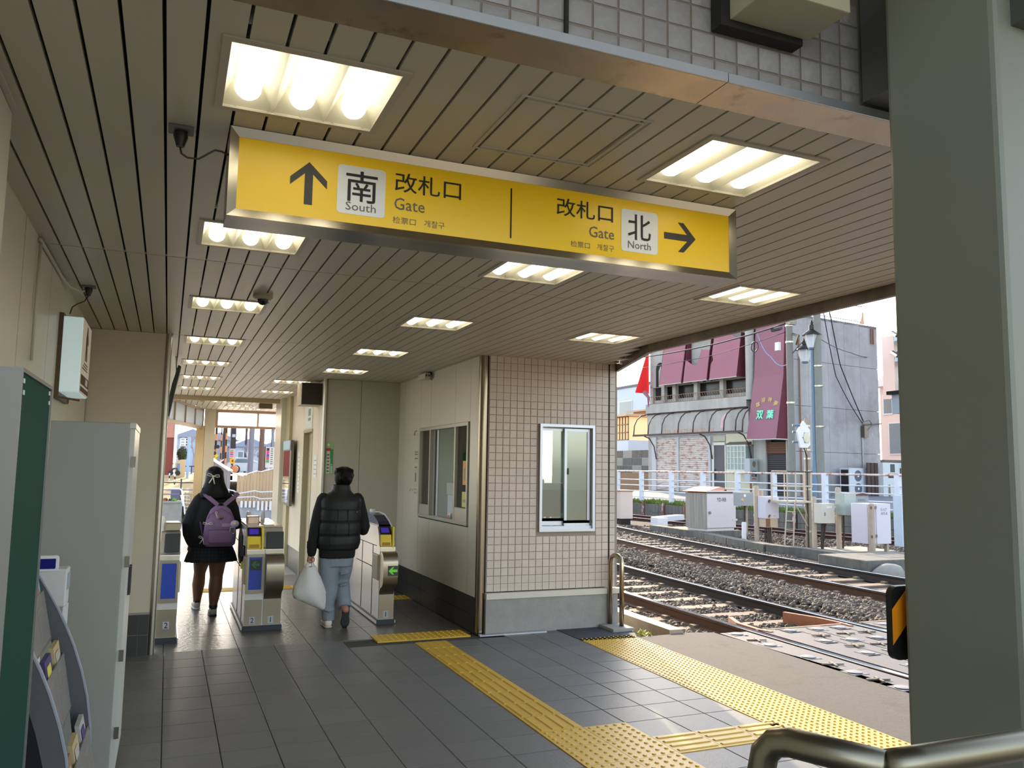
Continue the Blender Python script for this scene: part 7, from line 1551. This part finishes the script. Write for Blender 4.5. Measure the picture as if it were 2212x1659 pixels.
for k in range(9): MB().box(1.9+.11*k, 23.78, .36 if k > 3 else .44, 1.96+.11*k, 23.80, .62).build('baluster', white_m, rr)
# crossing gear seen through the way out
bo = M('crossing_black', (30, 30, 34), .5); byl = M('crossing_yellow', (244, 214, 30), .5); bor = M('crossing_orange', (220, 150, 90), .6)
def striped(x, y, z0, z1, r, label, name='crossing_post'):
    t = thing(name, (x, y, z0), label, 'pole'); n = 14
    for k in range(n): MB().tube([(x, y, z0+(z1-z0)*k/n), (x, y, z0+(z1-z0)*(k+1)/n)], r, 8).build('band', bo if k % 2 else bor, t)
    return t
cpole = striped(1.99, 40, 1.0, 5.0, .055, 'striped level crossing post carrying lamps and yellow signs'); striped(2.25, 40.5, 1.0, 5.0, .03, 'thin striped crossing boom standing upright, second from left'); striped(2.50, 41, 1.0, 5.2, .04, 'striped crossing boom standing upright beside the dark pole')
for z, dx in ((2.42, .08), (2.38, -.06), (2.12, -.06)): MB().tube([(1.99+dx, 39.9, z), (1.99+dx, 39.75, z)], .085, 12).build('lamp', bo, cpole)
for x, z in ((2.02, 2.02), (1.96, 1.85)): MB().xbox(Matrix.Translation((x, 39.85, z)) @ Matrix.Rotation(PI/4, 4, 'Y'), .15, .02, .15).build('yellow_sign', byl, cpole)
ga = thing('crossing_gate_arm', (2.1, 39.5, 1.5), 'slanting white and red crossing gate arm behind the long-haired person', 'gate arm'); MB().bar((1.95, 39.5, 1.52), (2.34, 39.6, 1.84), .05).build('arm', white_m, ga); MB().bar((2.02, 39.48, 1.575), (2.12, 39.5, 1.655), .055).build('red_band', M('arm_red', (200, 60, 80), .5), ga); MB().bar((1.9, 39.5, 1.53), (2.7, 39.5, 1.56), .04).build('lower_arm', M('arm_cream', (226, 206, 176), .5), ga)
def dpole(x, y, r, z1, mat, label, name='utility_pole'): return tag(MB().tube([(x, y, .9), (x, y, z1)], r, 10).build(name, mat, smooth=True), label, 'pole')
pd_ = M('far_pole_dark', (74, 66, 66), .8); pg = M('far_pole_grey', (132, 136, 146), .8); pbn = M('far_pole_brown', (116, 92, 80), .8)
dpole(2.47, 42, .09, 6, pd_, 'dark slim pole left of the pale sign board'); dpole(3.38, 38, .12, 6, pg, 'grey pole in front of the silver car'); dpole(3.55, 40, .05, 6, pg, 'thin grey pole close behind the grey one'); dpole(3.92, 39, .12, 6, pbn, 'brown pole before the bonnet of the silver car')
for k, (x, y) in enumerate(((3.6, 60), (4.1, 62), (5.3, 64), (6.9, 61), (7.4, 66), (8.0, 64), (2.6, 70))): dpole(x*1.0, y, .09, 7.5, pg if k % 2 else pd_, ['faint far pole above the car roof', 'second faint far pole above the car', 'far grey pole over the windscreen', 'far dark pole left of the colour chart sign', 'far grey pole by the colour chart sign', 'rightmost far pole in the exit view', 'far dark pole by the crossing posts'][k])
bkp = thing('black_panel_pole', (2.75, 40, 1.2), 'dark flat signal board on a pole with white sign and number 4 plate', 'sign board')
MB().box(2.63, 39.95, 2.36, 2.86, 40.05, 6).build('dark_board', M('board_charcoal', (62, 58, 60), .7), bkp); MB().box(2.68, 39.93, 2.88, 2.82, 39.95, 3.02).build('small_plate', M('plate_blue', (190, 200, 226), .5), bkp)
MB().box(2.60, 39.9, 1.92, 2.86, 40.0, 2.34).build('pale_board', M('pale_board', (206, 198, 196), .6), bkp)
for k, c_ in enumerate(((130, 180, 130), (224, 96, 120), (130, 96, 170), (224, 110, 130))): MB().box(2.62, 39.89, 2.24-.09*k, 2.76, 39.9, 2.30-.09*k).build('colour_strip', M('strip_%d' % k, c_, .6), bkp)
MB().box(2.63, 39.9, 1.66, 2.85, 39.95, 1.90).build('number_plate', M('plate_amber', (236, 186, 40), .5), bkp); text('number', '4', (2.74, 39.89, 1.79), (.09, .13), UX, UZ, ink, bkp, .004, keep=True, bold=.03); MB().tube([(2.74, 40, .9), (2.74, 40, 1.66)], .05, 8).build('post', pd_, bkp)
tag(MB().ball((2.80, 39.0, 1.42), (.16, .12, .16), 12, 8).build('orange_bundle', M('bundle_orange', (222, 150, 104), .8)), 'pale orange rounded bundle beside the ramp coping', 'bundle')
cs = thing('colour_chart_sign', (4.4, 40, 1.5), 'white sign board with a column of coloured squares at the exit', 'sign board')
MB().box(4.22, 40, 1.50, 4.60, 40.06, 2.46).build('board', paper, cs); MB().box(4.15, 40.06, .9, 4.22, 40.12, 2.5).build('post', pbn, cs)
for k, c_ in enumerate(((60, 50, 54), (226, 60, 120), (100, 80, 170), (222, 70, 80), (70, 170, 110))): MB().box(4.25, 39.99, 2.29-.14*k, 4.38, 40, 2.42-.14*k).build('colour_square', M('square_%d' % k, c_, .6), cs)
for k in range(8): MB().box(4.44, 39.99, 2.36-.1*k, 4.55, 40, 2.40-.1*k).build('print', grey_ink, cs)
car = thing('car', (6.1, 62, 1.0), 'silver car seen from the side beyond the ramp wall', 'car')
silver = M('car_silver', (176, 180, 188), .25, .6); cglass = M('car_glass', (96, 120, 122), .05, .3)
def carp(name, poly, y0, y1, mat): return MB().prism(poly, 'y', y0, y1).build(name, mat, car, bevel=.03)
carp('body', [(3.9, 1.15), (3.85, 1.6), (4.0, 1.78), (5.75, 1.78), (6.9, 1.60), (7.1, 1.45), (7.1, 1.15)], 61.2, 62.8, silver); carp('cabin', [(4.0, 1.76), (4.35, 2.10), (4.7, 2.16), (5.2, 2.14), (5.45, 2.04), (6.0, 1.76)], 61.35, 62.65, silver)
carp('side_window', [(4.25, 1.78), (4.5, 2.04), (5.15, 2.05), (5.5, 1.80)], 61.33, 61.36, cglass); carp('windscreen', [(5.48, 2.0), (5.56, 2.0), (6.02, 1.79), (5.92, 1.78)], 61.34, 62.6, white_pl)
for x in (4.45, 6.3): MB().tube([(x, 61.15, 1.30), (x, 61.4, 1.30)], .30, 18).build('wheel', soft_black, car); MB().tube([(x, 61.13, 1.30), (x, 61.15, 1.30)], .16, 14).build('hub_cap', steel, car)
# left opening: sign pole, brick building, parked things
sp_ = thing('bus_stop_sign', (.6, 30, 1), 'pale blue post with white information boards outside on the left', 'sign board')
MB().tube([(.63, 30, .8), (.63, 30, 2.52)], .045, 8).build('post', M('stop_blue', (160, 190, 216), .5), sp_)
for k in range(3): MB().box(.34, 29.98, 2.40-.09*k, .58, 30.0, 2.48-.09*k).build('board', white_pl, sp_); MB().box(.58-.05, 29.97, 2.415-.09*k, .58-.01, 29.98, 2.465-.09*k).build('print', bo, sp_); MB().box(.37, 29.97, 2.43-.09*k, .48, 29.98, 2.445-.09*k).build('print', bo, sp_)
bk_ = thing('brick_building', (-2, 34, 1), 'red brick building at the left edge of the way out', 'building'); MB().box(-6, 32, .9, .22, 40, 2.55).build('wall', M('brick_red', (134, 66, 56), .8, noise=(9, .1)), bk_); MB().box(-6, 31.95, 2.55, .24, 40.1, 5.0).build('upper_wall', M('brick_pink', (190, 132, 118), .8, noise=(9, .08)), bk_); MB().box(.16, 31.9, .9, .27, 32.0, 5).build('corner_trim', paper, bk_)
bsh = thing('evergreen_bush', (.42, 33, 1.2), 'round dark green bush beside the brick building', 'bush'); random.seed(31)
lf = MB()
for k in range(900):
    d = Vector((random.gauss(0, 1), random.gauss(0, 1), random.gauss(0, 1))).normalized()*random.uniform(.6, 1); p = Vector((.48+d.x*.20, 33+d.y*.25, 1.98+d.z*.28)); u_ = Vector((random.gauss(0, 1), random.gauss(0, 1), random.gauss(0, 1))).normalized()*.03; v2 = u_.cross(d).normalized()*.02
    lf.add([p-u_, p+v2, p+u_, p-v2], [(0,1,2,3)])
tag(lf.build('foliage', M('bush_green', (70, 84, 50), .8, noise=(4, .3)), bsh, fix=False), kind='stuff'); MB().tube([(.48, 33, .95), (.48, 33, 1.8)], .04, 6).build('stem', pbn, bsh)
hut = thing('tan_shelter', (.4, 30.5, 1.2), 'small tan rounded shelter behind the sign post', 'shelter'); MB().prism([(.24, 1.1), (.24, 1.62), (.30, 1.72), (.44, 1.76), (.56, 1.76), (.56, 1.1)], 'y', 30.4, 31).build('shell', M('shelter_tan', (206, 176, 130), .7), hut); MB().box(.28, 30.39, 1.35, .38, 30.4, 1.62).build('panel', M('panel_blue', (110, 130, 170), .5), hut)
mo = thing('motorbike', (.2, 29.6, 1.1), 'dark parked motorbike beside the tan shelter', 'motorbike')
for x in (.10, .32): MB().tube([(x, 29.55, 1.30), (x, 29.62, 1.30)], .085, 12).build('wheel', soft_black, mo)
MB().tube([(.10, 29.6, 1.30), (.16, 29.6, 1.44), (.28, 29.6, 1.46), (.32, 29.6, 1.30)], .035, 6).build('frame', M('moto_slate', (46, 54, 62), .4), mo, smooth='all'); MB().tube([(.14, 29.6, 1.44), (.12, 29.6, 1.58), (.16, 29.5, 1.62)], .012, 5).build('handlebar', steel_dark, mo)
for k, x in enumerate((.07, .22)):
    t = thing('bollard', (x, 30-2*k, 1.0), ['black and white bollard nearer to the wall corner', 'second black and white bollard by the motorbike'][k], 'bollard')
    for j in range(4): MB().tube([(x, 29-2*k, .98+.08*j), (x, 29-2*k, 1.06+.08*j)], .022, 8).build('band', bo if j % 2 == 0 else white_m, t)
rf_ = thing('road_rail', (0, 36, 1.2), 'dark two bar roadside railing outside on the left', 'railing')
for z in (1.52, 1.20): MB().tube([(-6, 36, z), (1.1, 36, z)], .02, 6).build('bar', fence_d, rf_)
for x in (-3, -1, .9): MB().tube([(x, 36, .95), (x, 36, 1.52)], .02, 6).build('post', fence_d, rf_)
# far town: pale houses and bare trees, distance haze mixed into their colours
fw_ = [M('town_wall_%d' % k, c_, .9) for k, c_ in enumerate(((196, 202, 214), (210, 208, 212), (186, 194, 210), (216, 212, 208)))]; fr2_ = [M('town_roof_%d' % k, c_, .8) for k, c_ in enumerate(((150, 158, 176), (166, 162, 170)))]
random.seed(41); xs_ = -4.0; k = 0
labs = ['left of the brick building', 'behind the bus stop boards', 'behind the bare trees on the left', 'left of the crossing posts', 'behind the crossing posts', 'behind the dark signal board', 'above the car roof', 'above the car bonnet', 'behind the brown pole', 'behind the colour chart sign', 'at the right end of the exit view', 'farther right, out past the columns']
while k < 12:
    w_ = random.uniform(1.9, 2.8); y = random.uniform(66, 74); z1 = random.uniform(2.9, 4.0)
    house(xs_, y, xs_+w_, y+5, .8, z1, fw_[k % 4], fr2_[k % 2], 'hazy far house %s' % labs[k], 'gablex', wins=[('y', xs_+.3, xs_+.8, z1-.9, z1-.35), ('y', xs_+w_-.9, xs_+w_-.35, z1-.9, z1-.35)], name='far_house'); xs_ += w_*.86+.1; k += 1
struct(MB().prism([(-30, .5), (-30, 4.2), (-12, 5.0), (-2, 4.2), (6, 3.4), (16, 3.8), (30, 3.4), (40, .5)], 'y', 100, 104).build('hill', M('far_hill', (206, 210, 220), 1.0, noise=(.3, .12))))  # hill colour paled for distance haze
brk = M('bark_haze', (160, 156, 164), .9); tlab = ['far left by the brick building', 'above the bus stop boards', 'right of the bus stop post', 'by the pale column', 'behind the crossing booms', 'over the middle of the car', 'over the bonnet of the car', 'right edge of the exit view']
for k, (x, y, h_) in enumerate(((-.6, 52, 2.6), (.6, 54, 3.0), (1.3, 50, 2.8), (2.4, 56, 2.6), (3.4, 58, 2.3), (4.9, 57, 2.4), (6.2, 58, 2.2), (7.6, 57, 2.4))):
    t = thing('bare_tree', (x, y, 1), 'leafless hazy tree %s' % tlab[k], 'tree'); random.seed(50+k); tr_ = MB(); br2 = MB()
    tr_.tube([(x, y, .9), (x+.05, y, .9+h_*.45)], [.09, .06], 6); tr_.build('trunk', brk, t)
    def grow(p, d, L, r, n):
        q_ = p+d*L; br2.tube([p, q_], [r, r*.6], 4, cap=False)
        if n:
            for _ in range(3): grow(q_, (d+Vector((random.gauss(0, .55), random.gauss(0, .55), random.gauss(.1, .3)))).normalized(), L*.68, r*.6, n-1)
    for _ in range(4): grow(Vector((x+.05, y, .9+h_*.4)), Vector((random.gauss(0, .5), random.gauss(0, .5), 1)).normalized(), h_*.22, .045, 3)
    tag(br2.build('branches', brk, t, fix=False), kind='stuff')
